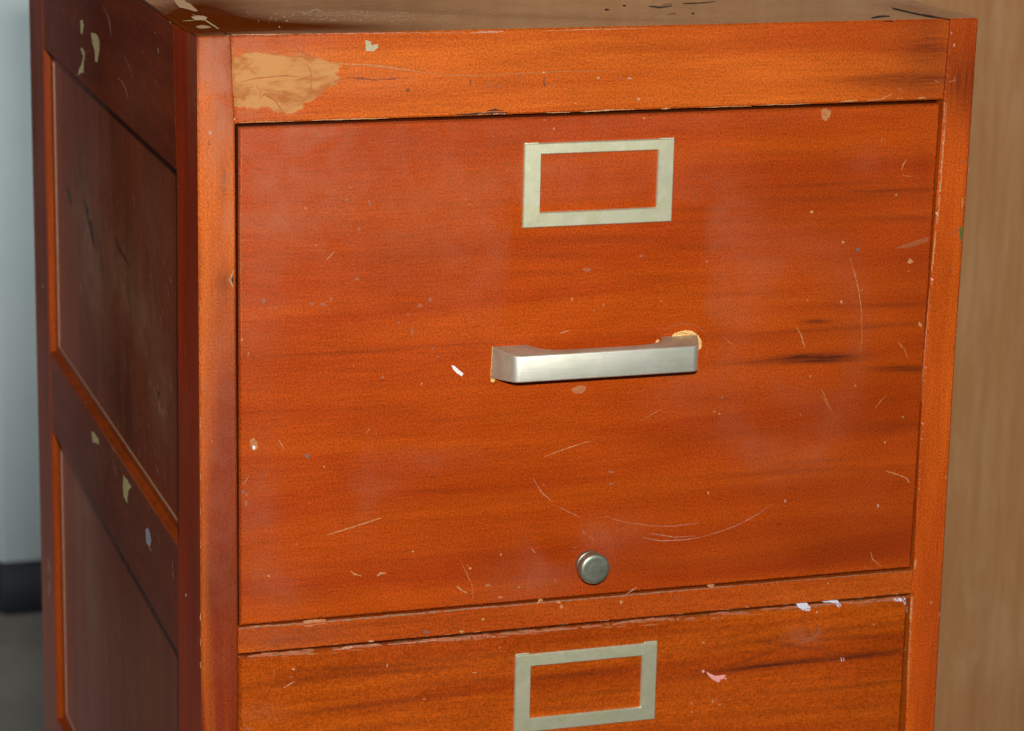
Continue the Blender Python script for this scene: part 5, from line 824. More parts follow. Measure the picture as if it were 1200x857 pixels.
('d2','F','wornedge',[(17443,95688),(17731,95685),(18022,95651),(18310,95661),(18600,95641),(18891,95627),(19178,95652),(19172,95712),(18880,95734),(18592,95729),(18300,95759),(18011,95769),(17725,95750),(17437,95748)]),
('d2','F','wornedge',[(4141,95742),(4433,95730),(4724,95725),(5013,95747),(5304,95760),(5298,95814),(5007,95813),(4715,95818),(4425,95805),(4135,95804)]),
('d2','F','wornedge',[(8808,95727),(9094,95721),(9381,95702),(9668,95698),(9955,95697),(10242,95701),(10530,95686),(10525,95745),(10237,95765),(9950,95764),(9660,95802),(9374,95797),(9088,95794),(8803,95792)]),
('d2','F','wornedge',[(26396,95730),(26684,95711),(26963,95738),(27241,95769),(27229,95834),(26948,95817),(26668,95796),(26388,95771)]),
('d2','F','wornedge',[(41319,95610),(41655,95589),(41990,95580),(42323,95589),(42658,95586),(42990,95604),(42982,95658),(42647,95657),(42311,95670),(41973,95701),(41640,95697),(41309,95675)]),
('d2','F','wornedge',[(15282,95700),(15592,95688),(15902,95679),(16212,95674),(16516,95718),(16512,95752),(16199,95788),(15889,95789),(15582,95773),(15276,95754)]),
('d2','F','wornedge',[(42229,95643),(42568,95626),(42896,95664),(43226,95693),(43212,95764),(42878,95751),(42544,95742),(42217,95704)]),
('d2','F','wornedge',[(37139,95714),(37429,95674),(37719,95647),(38003,95667),(38294,95631),(38580,95640),(38868,95636),(39153,95659),(39148,95700),(38856,95734),(38570,95720),(38278,95762),(37994,95741),(37704,95765),(37418,95765),(37134,95754)]),
('d2','F','wornedge',[(38886,95675),(39203,95673),(39522,95657),(39835,95682),(40149,95702),(40142,95747),(39823,95753),(39506,95754),(39188,95766),(38877,95730)]),
('d2','F','wornedge',[(25482,95718),(25836,95688),(26183,95706),(26525,95756),(26519,95795),(26165,95817),(25817,95807),(25473,95775)]),
('d2','F','wornedge',[(20404,95712),(20692,95691),(20980,95657),(21267,95639),(21553,95648),(21840,95636),(22126,95652),(22413,95647),(22408,95699),(22120,95716),(21832,95731),(21543,95758),(21256,95768),(20970,95772),(20685,95768),(20401,95746)]),
('panel_1','P','dim2',[(13437,110815),(13043,110499),(12928,110533),(13361,110838)]),
('panel_1','P','dim2',[(18687,100911),(18581,100486),(18331,100108),(18256,100132),(18422,100537),(18602,100938)]),
('panel_1','P','dim2',[(11330,118196),(10451,118142),(10377,118168),(11221,118235)]),
('panel_1','P','dim2',[(38012,116031),(37296,115736),(37104,115782),(37883,116062)]),
('panel_1','P','dim2',[(14338,108826),(14018,108654),(13897,108691),(14241,108856)]),
('panel_1','P','dim2',[(36795,109361),(36486,109047),(35918,108802),(35512,108517),(35377,108553),(35655,108872),(36126,109141),(36651,109398)]),
('panel_1','P','dim2',[(36139,107138),(35853,106824),(35604,106501),(35245,106208),(35128,106239),(35449,106542),(35662,106874),(36016,107170)]),
('panel_1','P','dim2',[(12190,109601),(12059,109310),(11840,109044),(11687,109087),(11854,109368),(12066,109636)]),
('panel_1','P','dim2',[(39096,113627),(39021,113266),(38776,112943),(38470,112634),(38345,112662),(38557,112992),(38761,113324),(38990,113651)]),
('panel_1','P','dim2',[(40865,117784),(40248,117550),(39513,117346),(39421,117368),(40031,117601),(40789,117802)]),
('panel_1','P','dim2',[(19190,111365),(19128,111033),(18908,110741),(18827,110762),(18902,111091),(19081,111393)]),
('panel_1','P','dim2',[(35471,102884),(35194,102585),(34838,102310),(34331,102081),(34163,102131),(34545,102397),(34897,102672),(35246,102949)]),
('panel_1','P','dim2',[(27642,99756),(26774,99505),(26639,99553),(27499,99806)]),
('panel_1','P','dim2',[(31201,112192),(30991,111860),(30758,111535),(30461,111225),(30392,111242),(30561,111582),(30831,111899),(31143,112206)]),
('panel_1','P','dim2',[(19360,108036),(18696,107590),(18603,107618),(19229,108075)]),
('panel_1','P','dim2',[(31677,113811),(31446,113500),(31067,113226),(30492,113002),(30384,113029),(30804,113291),(31097,113586),(31517,113850)]),
('panel_1','P','dim2',[(24034,103183),(23561,102906),(22917,102688),(22829,102716),(23345,102977),(23867,103238)]),
('panel_1','P','dim2',[(28156,113880),(28058,113552),(27668,113296),(27383,113016),(27306,113035),(27542,113327),(27888,113594),(28097,113894)]),
('panel_1','P','dim2',[(41462,113228),(41105,113042),(41006,113066),(41348,113255)]),
('panel_1','P','dim2',[(16308,101218),(15761,100748),(15610,100800),(16206,101253)]),
('panel_1','P','dim2',[(22911,103413),(22174,103365),(22066,103407),(22799,103456)]),
('panel_1','P','dim2',[(22343,104091),(21989,103720),(21269,103469),(21168,103501),(21663,103825),(22264,104116)]),
('panel_1','P','dim2',[(39268,113535),(39120,113200),(38935,112873),(38796,112903),(38855,113258),(39123,113567)]),
('panel_1','P','dim2',[(18617,117539),(17933,117170),(17844,117192),(18488,117571)]),
('panel_1','P','dim2',[(19479,109044),(19300,108653),(19092,108270),(19002,108294),(19127,108699),(19382,109070)]),
('panel_1','P','dim2',[(21565,100717),(20468,100573),(20375,100608),(21417,100773)]),
('panel_1','P','dim2',[(36673,109237),(36542,108904),(36466,108558),(36240,108248),(36121,108278),(36270,108606),(36384,108943),(36581,109260)]),
('panel_1','P','dim2',[(25401,101678),(25305,101320),(25037,101013),(24930,101046),(25146,101368),(25338,101697)]),
('panel_1','P','dim2',[(16442,102449),(16023,102243),(15514,102070),(15357,102125),(15735,102344),(16289,102503)]),
('panel_1','P','dim2',[(30937,116338),(30636,115919),(30065,115565),(29905,115603),(30376,115980),(30789,116372)]),
('panel_1','P','dim2',[(29732,113380),(28580,113013),(28486,113040),(29627,113408)]),
('panel_1','P','dim2',[(36565,113365),(36334,113059),(35823,112821),(35714,112848),(35977,113144),(36468,113388)]),
('panel_1','P','dim2',[(35061,116361),(34491,115870),(34402,115890),(34993,116376)]),
('panel_1','P','dim2',[(43111,100514),(42055,100299),(41878,100358),(42911,100581)]),
('panel_1','P','dim2',[(43526,113862),(42998,113438),(42597,112987),(42397,113033),(42702,113505),(43384,113894)]),
('panel_1','P','dim2',[(17248,113421),(16928,113036),(16548,112667),(16451,112693),(16685,113100),(17129,113453)]),
('panel_1','P','dim2',[(42366,104861),(41696,104315),(41506,104367),(42161,104917)]),
('panel_1','P','dim2',[(34405,108799),(33549,108497),(33474,108518),(34333,108820)]),
('panel_1','P','dim2',[(37718,110478),(37462,109902),(37356,109928),(37604,110506)]),
('panel_1','P','dim2',[(27387,102706),(27069,102219),(26929,102260),(27203,102760)]),
('panel_1','P','dim2',[(17968,103540),(17479,103320),(17361,103360),(17815,103592)]),
('panel_1','P','dim2',[(15428,114804),(14489,114797),(14426,114821),(15358,114831)]),
('panel_1','P','dim2',[(20173,109452),(20058,109127),(19993,108789),(19907,108456),(19853,108470),(19851,108826),(19896,109169),(20107,109469)]),
('panel_1','P','dim2',[(18808,116137),(18365,115770),(17674,115470),(17531,115507),(18045,115853),(18661,116174)]),
('panel_1','P','dim2',[(32318,118189),(31988,117818),(31546,117473),(31488,117485),(31863,117845),(32264,118201)]),
('panel_1','P','dim2',[(43109,98950),(41848,98660),(41713,98706),(42944,99006)]),
('panel_1','P','dim2',[(22084,101992),(21877,101661),(21619,101347),(21480,101391),(21620,101742),(21940,102037)]),
('panel_1','P','dim2',[(40955,113315),(40812,112962),(40531,112641),(40277,112314),(40147,112344),(40276,112698),(40507,113030),(40804,113348)]),
('panel_1','P','dim2',[(15704,107475),(15405,107175),(15055,106891),(14983,106914),(15182,107243),(15603,107505)]),
('panel_1','P','dim2',[(13549,107346),(13554,106999),(13434,106687),(13304,106379),(13144,106424),(13113,106778),(13279,107077),(13432,107378)]),
('panel_1','P','dim2',[(27300,100312),(26839,100033),(26202,99817),(26110,99849),(26655,100096),(27129,100370)]),
('panel_1','P','dim2',[(14931,107159),(14777,106871),(14652,106575),(14467,106297),(14333,106336),(14352,106663),(14556,106936),(14808,107195)]),
('panel_1','P','dim2',[(19915,103508),(19750,103208),(19493,102938),(19120,102705),(19052,102727),(19335,102988),(19612,103252),(19857,103527)]),
('panel_1','P','dim2',[(22789,111165),(22211,110929),(21715,110672),(21609,110703),(22054,110974),(22698,111191)]),
('panel_1','P','dim2',[(19367,107362),(18620,107315),(18539,107345),(19284,107393)]),
('panel_1','P','dim2',[(11420,117283),(10541,116912),(10507,116922),(11371,117297)]),
('panel_1','P','dim2',[(22383,108213),(21572,107865),(21511,107883),(22317,108233)]),
('panel_1','P','dim2',[(36113,100974),(35260,100874),(35171,100907),(36018,101009)]),
('panel_1','P','dim2',[(32862,104455),(32346,104121),(31774,103807),(31713,103826),(32145,104182),(32794,104475)]),
('panel_1','P','dim2',[(26549,106795),(26528,106431),(26434,106086),(26176,105787),(26046,105823),(26088,106181),(26201,106520),(26451,106822)]),
('panel_1','P','dim2',[(31728,105707),(31460,105426),(31177,105151),(31074,105180),(31281,105477),(31643,105731)]),
('panel_1','P','dim2',[(23019,117963),(22731,117548),(22210,117187),(22068,117219),(22377,117628),(22853,118000)]),
('panel_1','P','dim2',[(29183,101905),(29161,101433),(29000,101002),(28855,101045),(28885,101514),(29027,101950)]),
('panel_1','P','dim2',[(44305,112890),(44187,112530),(44259,112130),(43936,111814),(43790,111845),(43832,112221),(43873,112596),(44150,112922)]),
('panel_1','P','dim2',[(17390,103437),(16585,103100),(16422,103156),(17217,103497)]),
('panel_1','P','dim2',[(26440,112677),(26110,112292),(25443,111998),(25329,112029),(25876,112354),(26345,112702)]),
('panel_1','P','dim2',[(29625,112979),(29571,112623),(29454,112281),(29128,111989),(29016,112015),(29113,112361),(29318,112681),(29504,113007)]),
('panel_1','P','dim2',[(42926,102183),(42256,101848),(42135,101885),(42804,102220)]),
('panel_1','P','dim2',[(33886,104901),(33541,104700),(33374,104751),(33791,104930)]),
('panel_1','P','dim2',[(31649,107569),(31156,107275),(30661,106982),(30552,107013),(30977,107325),(31550,107597)]),
('panel_1','P','dim2',[(20110,102834),(19907,102455),(19430,102166),(19307,102205),(19646,102539),(20013,102865)]),
('panel_1','P','dim2',[(28571,112739),(28193,112321),(28093,112346),(28454,112767)]),
('panel_1','P','dim2',[(18215,106376),(17943,106127),(17751,105854),(17643,105886),(17744,106185),(18111,106407)]),
('panel_1','P','dim2',[(13990,102779),(13753,102523),(13368,102317),(13071,102083),(12932,102131),(13110,102406),(13503,102608),(13851,102826)]),
('panel_1','P','dim2',[(28577,111860),(27779,111559),(27650,111596),(28445,111897)]),
('panel_1','P','dim2',[(38043,108671),(37834,108351),(37791,107990),(37494,107693),(37331,107734),(37474,108069),(37638,108400),(37862,108716)]),
('panel_1','P','dim2',[(11415,115779),(11253,115375),(10980,114998),(10887,115021),(11146,115401),(11341,115797)]),
('panel_1','P','dim2',[(16570,103290),(16008,103110),(15512,102907),(15384,102953),(15842,103168),(16491,103318)]),
('panel_1','P','dim2',[(11761,115357),(11367,115106),(10868,114886),(10732,114924),(11087,115185),(11624,115395)]),
('panel_1','P','dim2',[(13649,116301),(13460,116003),(13279,115705),(12961,115441),(12857,115467),(13065,115758),(13248,116056),(13573,116320)]),
('panel_1','P','dim2',[(20669,108525),(19784,108349),(19690,108380),(20602,108547)]),
('panel_1','P','dim2',[(16857,107489),(16638,107202),(16387,106923),(16076,106664),(15985,106691),(16120,107003),(16472,107251),(16715,107531)]),
('panel_1','P','dim2',[(14900,112460),(14679,112186),(14459,111912),(14253,111634),(14190,111652),(14301,111955),(14486,112238),(14808,112485)]),
('panel_1','P','dim2',[(35629,104945),(35457,104601),(35315,104250),(35174,103899),(35035,103936),(35144,104296),(35254,104655),(35476,104985)]),
('panel_1','P','dim2',[(20450,109235),(19412,109184),(19333,109214),(20395,109255)]),
('panel_1','P','dim2',[(15936,106937),(15654,106536),(15544,106569),(15836,106966)]),
('panel_1','P','dim2',[(31179,108644),(30201,108625),(30125,108654),(31117,108668)]),
('panel_1','P','dim2',[(22424,116349),(22231,116067),(22251,115738),(22031,115462),(21978,115474),(22086,115775),(22082,116100),(22327,116370)]),
('panel_1','P','dim2',[(37179,109808),(37171,109418),(37174,109024),(37057,108659),(36944,108686),(36979,109070),(37002,109457),(37043,109840)]),
('panel_1','P','dim2',[(20211,108623),(19400,108516),(19342,108536),(20146,108646)]),
('side_top','S','dim2',[(15951,128155),(15283,127802),(15155,127828),(15885,128168)]),
('side_top','S','dim2',[(29790,127300),(29224,126896),(29109,126917),(29689,127318)]),
('side_top','S','dim2',[(13785,129084),(13031,128650),(12957,128665),(13721,129096)]),
('side_top','S','dim2',[(14018,126987),(13595,126706),(13497,126726),(13923,127005)]),
('side_top','S','dim2',[(27050,126518),(25988,126132),(25927,126145),(26959,126537)]),
('side_top','S','dim2',[(44676,126720),(43368,126265),(43264,126285),(44573,126739)]),
('side_top','S','dim2',[(26995,126845),(26685,126376),(26595,126390),(26946,126853)]),
('side_top','S','dim2',[(39057,127450),(38254,127045),(38167,127060),(38983,127462)]),
('side_top','S','dim2',[(29016,128865),(28346,128526),(28246,128545),(28931,128881)]),
('side_top','S','dim2',[(47192,126296),(46178,126158),(46101,126175),(47120,126312)]),
('side_top','S','dim2',[(11669,126860),(11338,126494),(11266,126508),(11611,126871)]),
('side_top','S','dim2',[(47082,126341),(45797,126177),(45739,126190),(46991,126362)]),
('side_top','S','dim2',[(18292,128978),(17428,128834),(17352,128853),(18228,128994)]),
('side_top','S','dim2',[(31015,126504),(30282,126417),(30233,126430),(30969,126516)]),
('side_top','S','dim2',[(36724,127754),(36440,127424),(36333,127441),(36597,127774)]),
('side_top','S','dim2',[(23400,126897),(22922,126500),(22858,126511),(23334,126909)]),
('side_top','S','dim2',[(13710,129481),(12794,129436),(12716,129463),(13631,129509)]),
('side_top','S','dim2',[(36650,126350),(36127,125921),(36046,125935),(36549,126368)]),
('side_top','S','dim2',[(33256,126153),(32114,126029),(32042,126049),(33139,126185)]),
('side_top','S','dim2',[(30942,126550),(30569,126430),(30453,126454),(30811,126577)]),
('side_top','S','dim2',[(48195,126444),(46871,126117),(46780,126136),(48121,126459)]),
('side_top','S','dim2',[(46119,126484),(44884,126341),(44800,126362),(46022,126507)]),
('side_top','S','dim2',[(22062,126973),(21658,126705),(20996,126492),(20931,126506),(21477,126742),(21986,126988)]),
('side_top','S','dim2',[(13393,127867),(13087,127376),(13006,127390),(13331,127878)]),
('side_top','S','dim2',[(10252,128819),(9372,128697),(9311,128714),(10196,128834)]),
('side_top','S','dim2',[(35193,127141),(34355,127063),(34240,127093),(35098,127165)]),
('side_top','S','dim2',[(21487,127645),(20426,127615),(20345,127642),(21399,127674)]),
('side_top','S','dim2',[(23028,129709),(22351,129472),(22266,129488),(22953,129724)]),
('side_top','S','dim2',[(47420,126425),(46400,126355),(46292,126381),(47278,126459)]),
('side_top','S','dim2',[(30349,126651),(30265,126320),(30006,126018),(29869,126041),(29951,126372),(30250,126667)]),
('side_top','S','dim2',[(45665,126673),(44393,126598),(44267,126631),(45526,126710)]),
('side_top','S','dim2',[(29076,128709),(28119,128509),(28063,128522),(29019,128722)]),
('side_top','S','dim2',[(34584,127491),(33652,127072),(33542,127093),(34410,127524)]),
('side_top','S','dim2',[(20375,129630),(19401,129250),(19314,129267),(20306,129643)]),
('side_top','S','dim2',[(41121,126430),(40639,126133),(39922,125882),(39862,125893),(40382,126181),(41002,126453)]),
('side_top','S','dim2',[(19473,128157),(18892,127889),(18827,127902),(19388,128174)]),
('side_top','S','dim2',[(39676,127105),(39619,126751),(39426,126418),(39273,126441),(39381,126786),(39555,127122)]),
('side_top','S','dim2',[(43200,126435),(42779,126027),(42657,126046),(43062,126456)]),
('side_top','S','dim2',[(27861,129065),(26750,129028),(26684,129050),(27805,129083)]),
('side_top','S','dim2',[(21416,126807),(21009,126544),(20697,126263),(20615,126280),(20852,126574),(21327,126824)]),
]
FEATS=[
('rail','haze','g',2,0.9,0.0365,1.30352,30.628,-0.021,-2.93,-121.351),
('rail','haze','g',2,0.7,0.02711,1.26743,42.781,-0.097,-8.566,-270.229),
('rail','haze','g',2,0.3,0.08851,1.2837,26.155,0.212,-3.002,-107.379),
('rail','dark','g',2,0.44,0.41496,1.27457,30.688,3.106,1.067,-267.643),
('rail','dark','g',2,0.25,0.42987,1.2965,61.199,4.032,-0.797,-33.682),
('rail','dark','g',2,0.16,0.25595,1.29822,16.362,1.204,3.017,-347.558),
('rail','dark','g',2,0.2,0.17116,1.28139,67.463,1.487,-13.119,-469.274),
('rail','dark','g',2,0.32,0.3878,1.27681,26.583,2.564,2.384,-538.424),
('rail','bare','poly',0,1.0,[(0.01883,1.29893),(0.03184,1.29952),(0.05289,1.29807),(0.0609,1.29694),(0.07179,1.29389),(0.07986,1.29276),(0.07798,1.29003),(0.07419,1.28781),(0.07754,1.28493),(0.07422,1.2827),(0.06948,1.28052),(0.06666,1.27642),(0.06288,1.27188),(0.05627,1.26837),(0.04777,1.26677),(0.04118,1.26977),(0.02992,1.27058),(0.01873,1.27139)]),
('stile_l','haze','g',2,1.2,0.00862,1.29279,72.151,-0.389,-0.726,-27.357),
('stile_l','haze','g',2,0.45,0.01001,1.10892,69.909,-0.35,-0.405,-6.234),
('stile_l','haze','g',2,0.7,0.01072,1.25131,134.214,-0.672,-1.517,-43.141),
('stile_l','haze','g',2,0.8,0.01664,1.21608,354.926,-1.416,-3.015,-70.972),
('stile_l','dark','g',2,0.4,0.0051,1.00049,147.439,-0.842,-4.354,-49.682),
('stile_l','dark','g',2,0.45,0.01678,1.00702,257.121,-0.986,-3.421,-39.746),
('stile_l','dark','g',2,0.5,0.01365,1.17604,235.313,-1.049,-8.909,-175.171),
('stile_l','dark','g',2,0.2,0.00186,0.94496,256.019,-1.582,-3.233,-32.551),
('stile_l','dark','g',2,0.5,0.0139,1.23258,305.409,-1.362,-2.092,-53.553),
('stile_r','dark','g',2,0.45,0.45076,1.27107,82.5,5.702,-1.42,-49.932),
('stile_r','dark','g',2,0.15,0.45956,0.91629,172.217,11.472,-2.869,-29.854),
('d1','haze','g',2,0.38,0.13783,1.21815,7.808,0.127,-0.776,-18.923),
('d1','haze','g',2,0.45,0.04591,1.24071,30.191,0.027,-1.32,-35.577),
('d1','haze','g',2,0.35,0.03166,1.17512,70.077,-0.103,-0.888,-17.451),
('d1','haze','g',2,0.3,0.0507,1.20753,48.486,-17.951,-30.944,-76.276),
('d1','haze','box',0.07,-0.8,0.23645,1.16471,18.107,0.587,-1.216,-23.913),
('d1','haze','g',2,0.1,0.17366,1.1679,33.098,0.73,-1.293,-25.427),
('d1','haze','g',2,0.072,0.30563,1.16119,37.724,1.654,-1.26,-24.767),
('d1','haze','g',2,0.33,0.30695,1.19127,40.228,16.95,7.51,-24.672),
('d1','haze','g',2,0.3,0.29832,1.14641,94.362,4.014,-6.645,-123.422),
('d1','haze','g',2,0.36,0.26437,1.13917,63.323,13.787,13.935,-121.251),
('d1','haze','g',2,0.3,0.28447,1.09624,48.712,15.184,16.685,-84.679),
('d1','haze','ring',0.22,0.18,0.35358,1.11257,23.885,-3.239,-3.334,-14.784),
('d1','haze','g',2,0.18,0.3604,1.08618,26.733,-12.059,-40.239,-80.804),
('d1','haze','g',2,0.06,0.38112,1.15735,61.086,3.439,-1.655,-32.539),
('d1','haze','g',2,0.21,0.39502,1.22776,61.392,3.64,-3.358,-90.481),
('d1','haze','g',2,0.12,0.33981,1.06143,19.312,-4.531,-30.205,-93.365),
('d1','haze','g',2,0.55,0.20353,0.99356,26.692,9.132,16.727,-69.429),
('d1','haze','g',2,0.35,0.23445,1.01448,31.589,0.989,-8.607,-106.474),
('d1','haze','g',2,-0.6,0.2136,1.00837,79.517,2.22,-5.273,-63.995),
('d1','haze','g',2,0.3,0.10033,1.05313,66.876,0.65,-12.441,-165.571),
('d1','haze','g',2,0.4,0.03146,1.04339,85.724,-0.126,-2.242,-28.65),
('d1','haze','g',2,0.35,0.04121,0.99733,50.859,0.005,-5.762,-65.746),
('d1','haze','g',2,0.2,0.09535,1.05351,165.798,-12.959,-5.401,-33.048),
('d1','haze','g',2,0.25,0.13022,1.06604,33.208,2.79,-0.286,-141.249),
('d1','haze','g',2,0.072,0.39723,1.02013,29.775,1.717,-4.805,-62.228),
('d1','haze','g',2,0.2,0.19732,1.23026,39.741,1.043,-6.558,-172.202),
('d1','haze','g',2,0.18,0.26774,1.25689,9.713,0.729,0.118,-171.082),
('d1','haze','g',2,0.4,0.05535,1.25675,23.455,0.058,-7.224,-214.216),
('d1','dark','g',2,1.12,0.36715,1.13396,101.995,5.486,-42.321,-761.992),
('d1','dark','g',2,1.2,0.36996,1.11211,39.781,2.88,-15.875,-367.054),
('d1','dark','g',2,0.64,0.34008,1.11131,24.684,2.113,-13.933,-515.843),
('d1','dark','g',2,0.96,0.42586,1.10195,47.064,2.971,-31.011,-507.833),
('d1','dark','g',2,0.4,0.38,1.1286,16.627,1.847,-6.016,-856.654),
('d1','dark','g',2,0.28,0.39569,1.14219,22.734,1.331,-57.762,-1076.784),
('d1','dark','g',2,0.24,0.42338,1.14123,60.051,4.908,-31.916,-855.966),
('d1','dark','g',2,0.32,0.40746,1.12965,30.179,3.497,-4.344,-639.464),
('d1','dark','g',2,0.44,0.41353,1.21039,30.427,2.465,-15.906,-656.983),
('d1','dark','g',2,0.28,0.37515,1.21546,20.598,1.92,-6.312,-882.351),
('d1','dark','g',2,0.28,0.38646,1.20694,18.438,1.753,-3.291,-376.352),
('d1','dark','g',2,0.28,0.42006,1.19385,36.315,2.292,-14.202,-326.807),
('d1','dark','g',2,0.24,0.28016,1.20439,23.977,1.397,-17.481,-672.096),
('d1','dark','g',2,0.36,0.09465,1.13199,33.996,2.082,-7.637,-1131.425),
('d1','dark','g',2,0.24,0.05566,1.13235,29.582,1.098,-30.281,-1244.861),
('d1','dark','g',2,0.2,0.14923,1.13273,19.971,1.414,-5.854,-895.846),
('d1','dark','g',2,0.096,0.11863,1.18525,10.184,0.492,-3.101,-229.401),
('d1','dark','g',2,0.16,0.19777,1.21326,16.527,1.031,-3.571,-455.962),
('d1','dark','g',2,0.16,0.33135,1.23508,11.812,1.015,-1.556,-447.579),
('d1','dark','g',2,0.12,0.23147,1.10977,9.644,0.818,-4.74,-437.748),
('d1','dark','g',2,0.28,0.34071,1.04298,11.466,1.177,-11.666,-504.237),
('d1','dark','g',2,0.24,0.3734,1.04852,18.144,2.295,-3.23,-626.418),
('d1','dark','g',2,0.1,0.39879,0.99311,14.869,1.661,-1.975,-61.443),
('d1','dark','g',2,0.16,0.28865,0.99159,13.271,1.466,-4.961,-312.587),
('d1','dark','g',2,0.2,0.15,1.08982,33.069,2.905,2.243,-882.234),
('d1','dark','g',2,0.2,0.1406,1.04757,32.962,1.679,-35.554,-874.076),
('d1','dark','g',2,0.144,0.08017,1.09943,20.405,0.839,-20.759,-674.179),
('d1','dark','g',2,0.12,0.10553,1.03252,16.676,1.035,-11.483,-437.358),
('d1','dark','g',2,0.2,0.05601,0.99094,33.679,0.084,-23.216,-261.751),
('d1','dark','g',2,0.2,0.13157,0.97387,9.829,0.982,-0.807,-425.953),
('d1','dark','g',2,0.16,0.3193,1.15289,15.618,0.719,-27.518,-525.686),
('d1','dark','g',2,0.2,0.33677,1.12386,30.901,1.505,-18.775,-324.578),
('d1','dark','g',2,0.15,0.4284,1.14977,59.962,3.84,-2.504,-48.289),
('d1','dark','g',2,0.2,0.42865,1.23156,129.982,8.443,-0.895,-24.76),
('d1','dark','g',2,0.24,0.22896,1.18985,21.673,0.679,-15.516,-337.942),
('d1','dark','g',2,0.28,0.29155,1.18197,47.555,1.981,-25.006,-533.19),
('d1','dark','g',2,0.16,0.19886,1.17156,39.355,1.032,-33.693,-675.681),
('d1','dark','g',2,0.16,0.26077,1.16597,31.999,1.167,-22.389,-444.568),
('d1','dark','g',2,0.24,0.20369,1.18118,32.783,0.888,-25.942,-541.734),
('d1','dark','g',2,0.12,0.09575,1.00789,12.513,0.965,-6.933,-521.03),
('d1','dark','g',2,0.2,0.41686,1.06665,35.794,4.161,-4.617,-250.489),
('d1','dark','g',2,0.096,0.31686,1.08901,20.448,-0.943,-63.773,-429.615),
('d1','dark','g',2,0.2,0.34932,1.19541,9.33,0.652,-14.499,-529.327),
('d1','dark','g',2,0.12,0.30699,1.06893,9.321,0.907,-5.876,-319.631),
('d1','dark','g',2,0.12,0.23372,1.03794,6.359,0.535,-6.308,-256.678),
('d1','dark','g',2,0.1,0.03143,1.02338,68.357,-0.101,-1.642,-19.926),
('divider','dark','g',2,0.3,0.081,0.97075,20.031,1.821,-1.619,-644.455),
('divider','haze','g',2,0.3,0.04615,0.96885,28.875,0.026,-11.405,-122.044),
('divider','dark','g',2,0.3,0.05111,0.96582,33.745,2.888,-1.124,-323.564),
('d2','dark','g',2,0.44,0.11669,0.94088,21.858,1.746,-16.63,-635.11),
('d2','dark','g',2,0.32,0.09125,0.94545,33.107,1.944,-37.079,-853.077),
('d2','dark','g',2,0.24,0.05115,0.94006,25.215,2.568,3.613,-366.129),
('d2','dark','g',2,0.44,0.09652,0.92195,17.975,2.271,12.426,-504.157),
('d2','dark','g',2,0.24,0.1425,0.93099,19.455,1.637,-17.616,-630.142),
('d2','dark','g',2,0.36,0.22648,0.928,26.935,3.117,-5.152,-495.074),
('d2','dark','g',2,0.32,0.23757,0.91509,31.243,3.668,-7.864,-615.15),
('d2','dark','g',2,0.28,0.21642,0.90756,37.706,2.994,-30.724,-618.215),
('d2','dark','g',2,0.56,0.33549,0.92167,25.842,4.837,24.714,-600.493),
('d2','dark','g',2,0.52,0.39156,0.92172,22.178,3.596,3.589,-597.982),
('d2','dark','g',2,0.32,0.41424,0.92286,35.202,5.227,-5.247,-477.891),
('d2','dark','g',2,0.4,0.40217,0.93448,29.476,3.277,-29.647,-689.567),
('d2','dark','g',2,0.28,0.36282,0.9327,29.087,-2.727,-140.074,-607.936),
('d2','dark','g',2,0.32,0.34582,0.93813,15.047,2.854,26.473,-602.313),
('d2','dark','g',2,0.28,0.32345,0.94294,30.048,8.771,120.733,-787.507),
('d2','dark','g',2,0.28,0.40179,0.94111,22.149,3.251,-6.19,-802.596),
('d2','dark','g',2,0.32,0.38127,0.90285,16.151,2.297,-8.761,-597.287),
('d2','dark','g',2,0.28,0.42113,0.90331,43.795,7.308,2.136,-788.775),
('d2','dark','g',2,0.24,0.16296,0.9448,9.675,1.015,-3.709,-503.528),
('d2','dark','g',2,0.28,0.29036,0.94872,15.389,1.96,-5.311,-820.746),
('d2','dark','g',2,0.16,0.03128,0.92395,67.276,-0.099,-26.524,-257.324),
('d2','dark','g',2,0.16,0.3481,0.89129,11.963,1.42,-16.43,-480.052),
('d2','dark','g',2,0.2,0.11197,0.90772,12.265,1.375,2.314,-626.902),
('d2','dark','g',2,0.28,0.34071,0.9288,29.194,11.799,200.195,-752.626),
('d2','haze','g',2,0.5,0.37092,0.9385,89.149,4.699,-17.098,-182.956),
('d2','haze','g',2,0.3,0.03624,0.92344,83.928,-0.057,-19.873,-192.794),
('side_top','haze','g',2,0.35,0.17609,1.24596,-12.304,-0.808,-5.329,-32.625),
('side_mid','haze','g',2,0.5,0.31372,0.98992,-20.575,-34.93,-5.369,-29.162),
('panel_1','haze','g',2,1.0,0.39265,1.10533,-17.331,14.776,-4.495,-18.635),
('panel_1','haze','g',2,0.6,0.28,1.11862,-6.621,36.623,-8.366,-27.177),
('panel_1','haze','g',2,0.75,0.20822,1.10766,-10.304,33.885,-7.654,-24.882),
('panel_1','haze','g',2,0.8,0.14269,1.07068,-24.02,10.356,-10.788,-37.609),
('panel_1','haze','g',2,0.4,0.37006,1.16828,-15.244,-1.422,-5.414,-28.943),
('panel_1','haze','g',2,0.4,0.16338,1.17595,-27.021,-1.505,-5.643,-27.523),
('panel_1','dark','g',2,0.5,0.3169,1.04124,-15.919,34.989,-8.567,-27.787),
('panel_1','dark','g',2,0.5,0.35828,1.11861,-44.731,66.205,-7.077,-28.179),
('panel_2','haze','g',2,0.8,0.40551,0.8628,-23.925,11.04,-6.97,-19.662),
('panel_2','haze','g',2,0.6,0.42884,0.91223,-13.748,17.64,-10.642,-31.238),
('panel_2','haze','g',2,0.7,0.26985,0.84326,-6.766,3.048,-9.281,-23.698),
('panel_2','haze','g',2,0.4,0.29856,0.875,-19.885,-1.515,-11.664,-33.129),
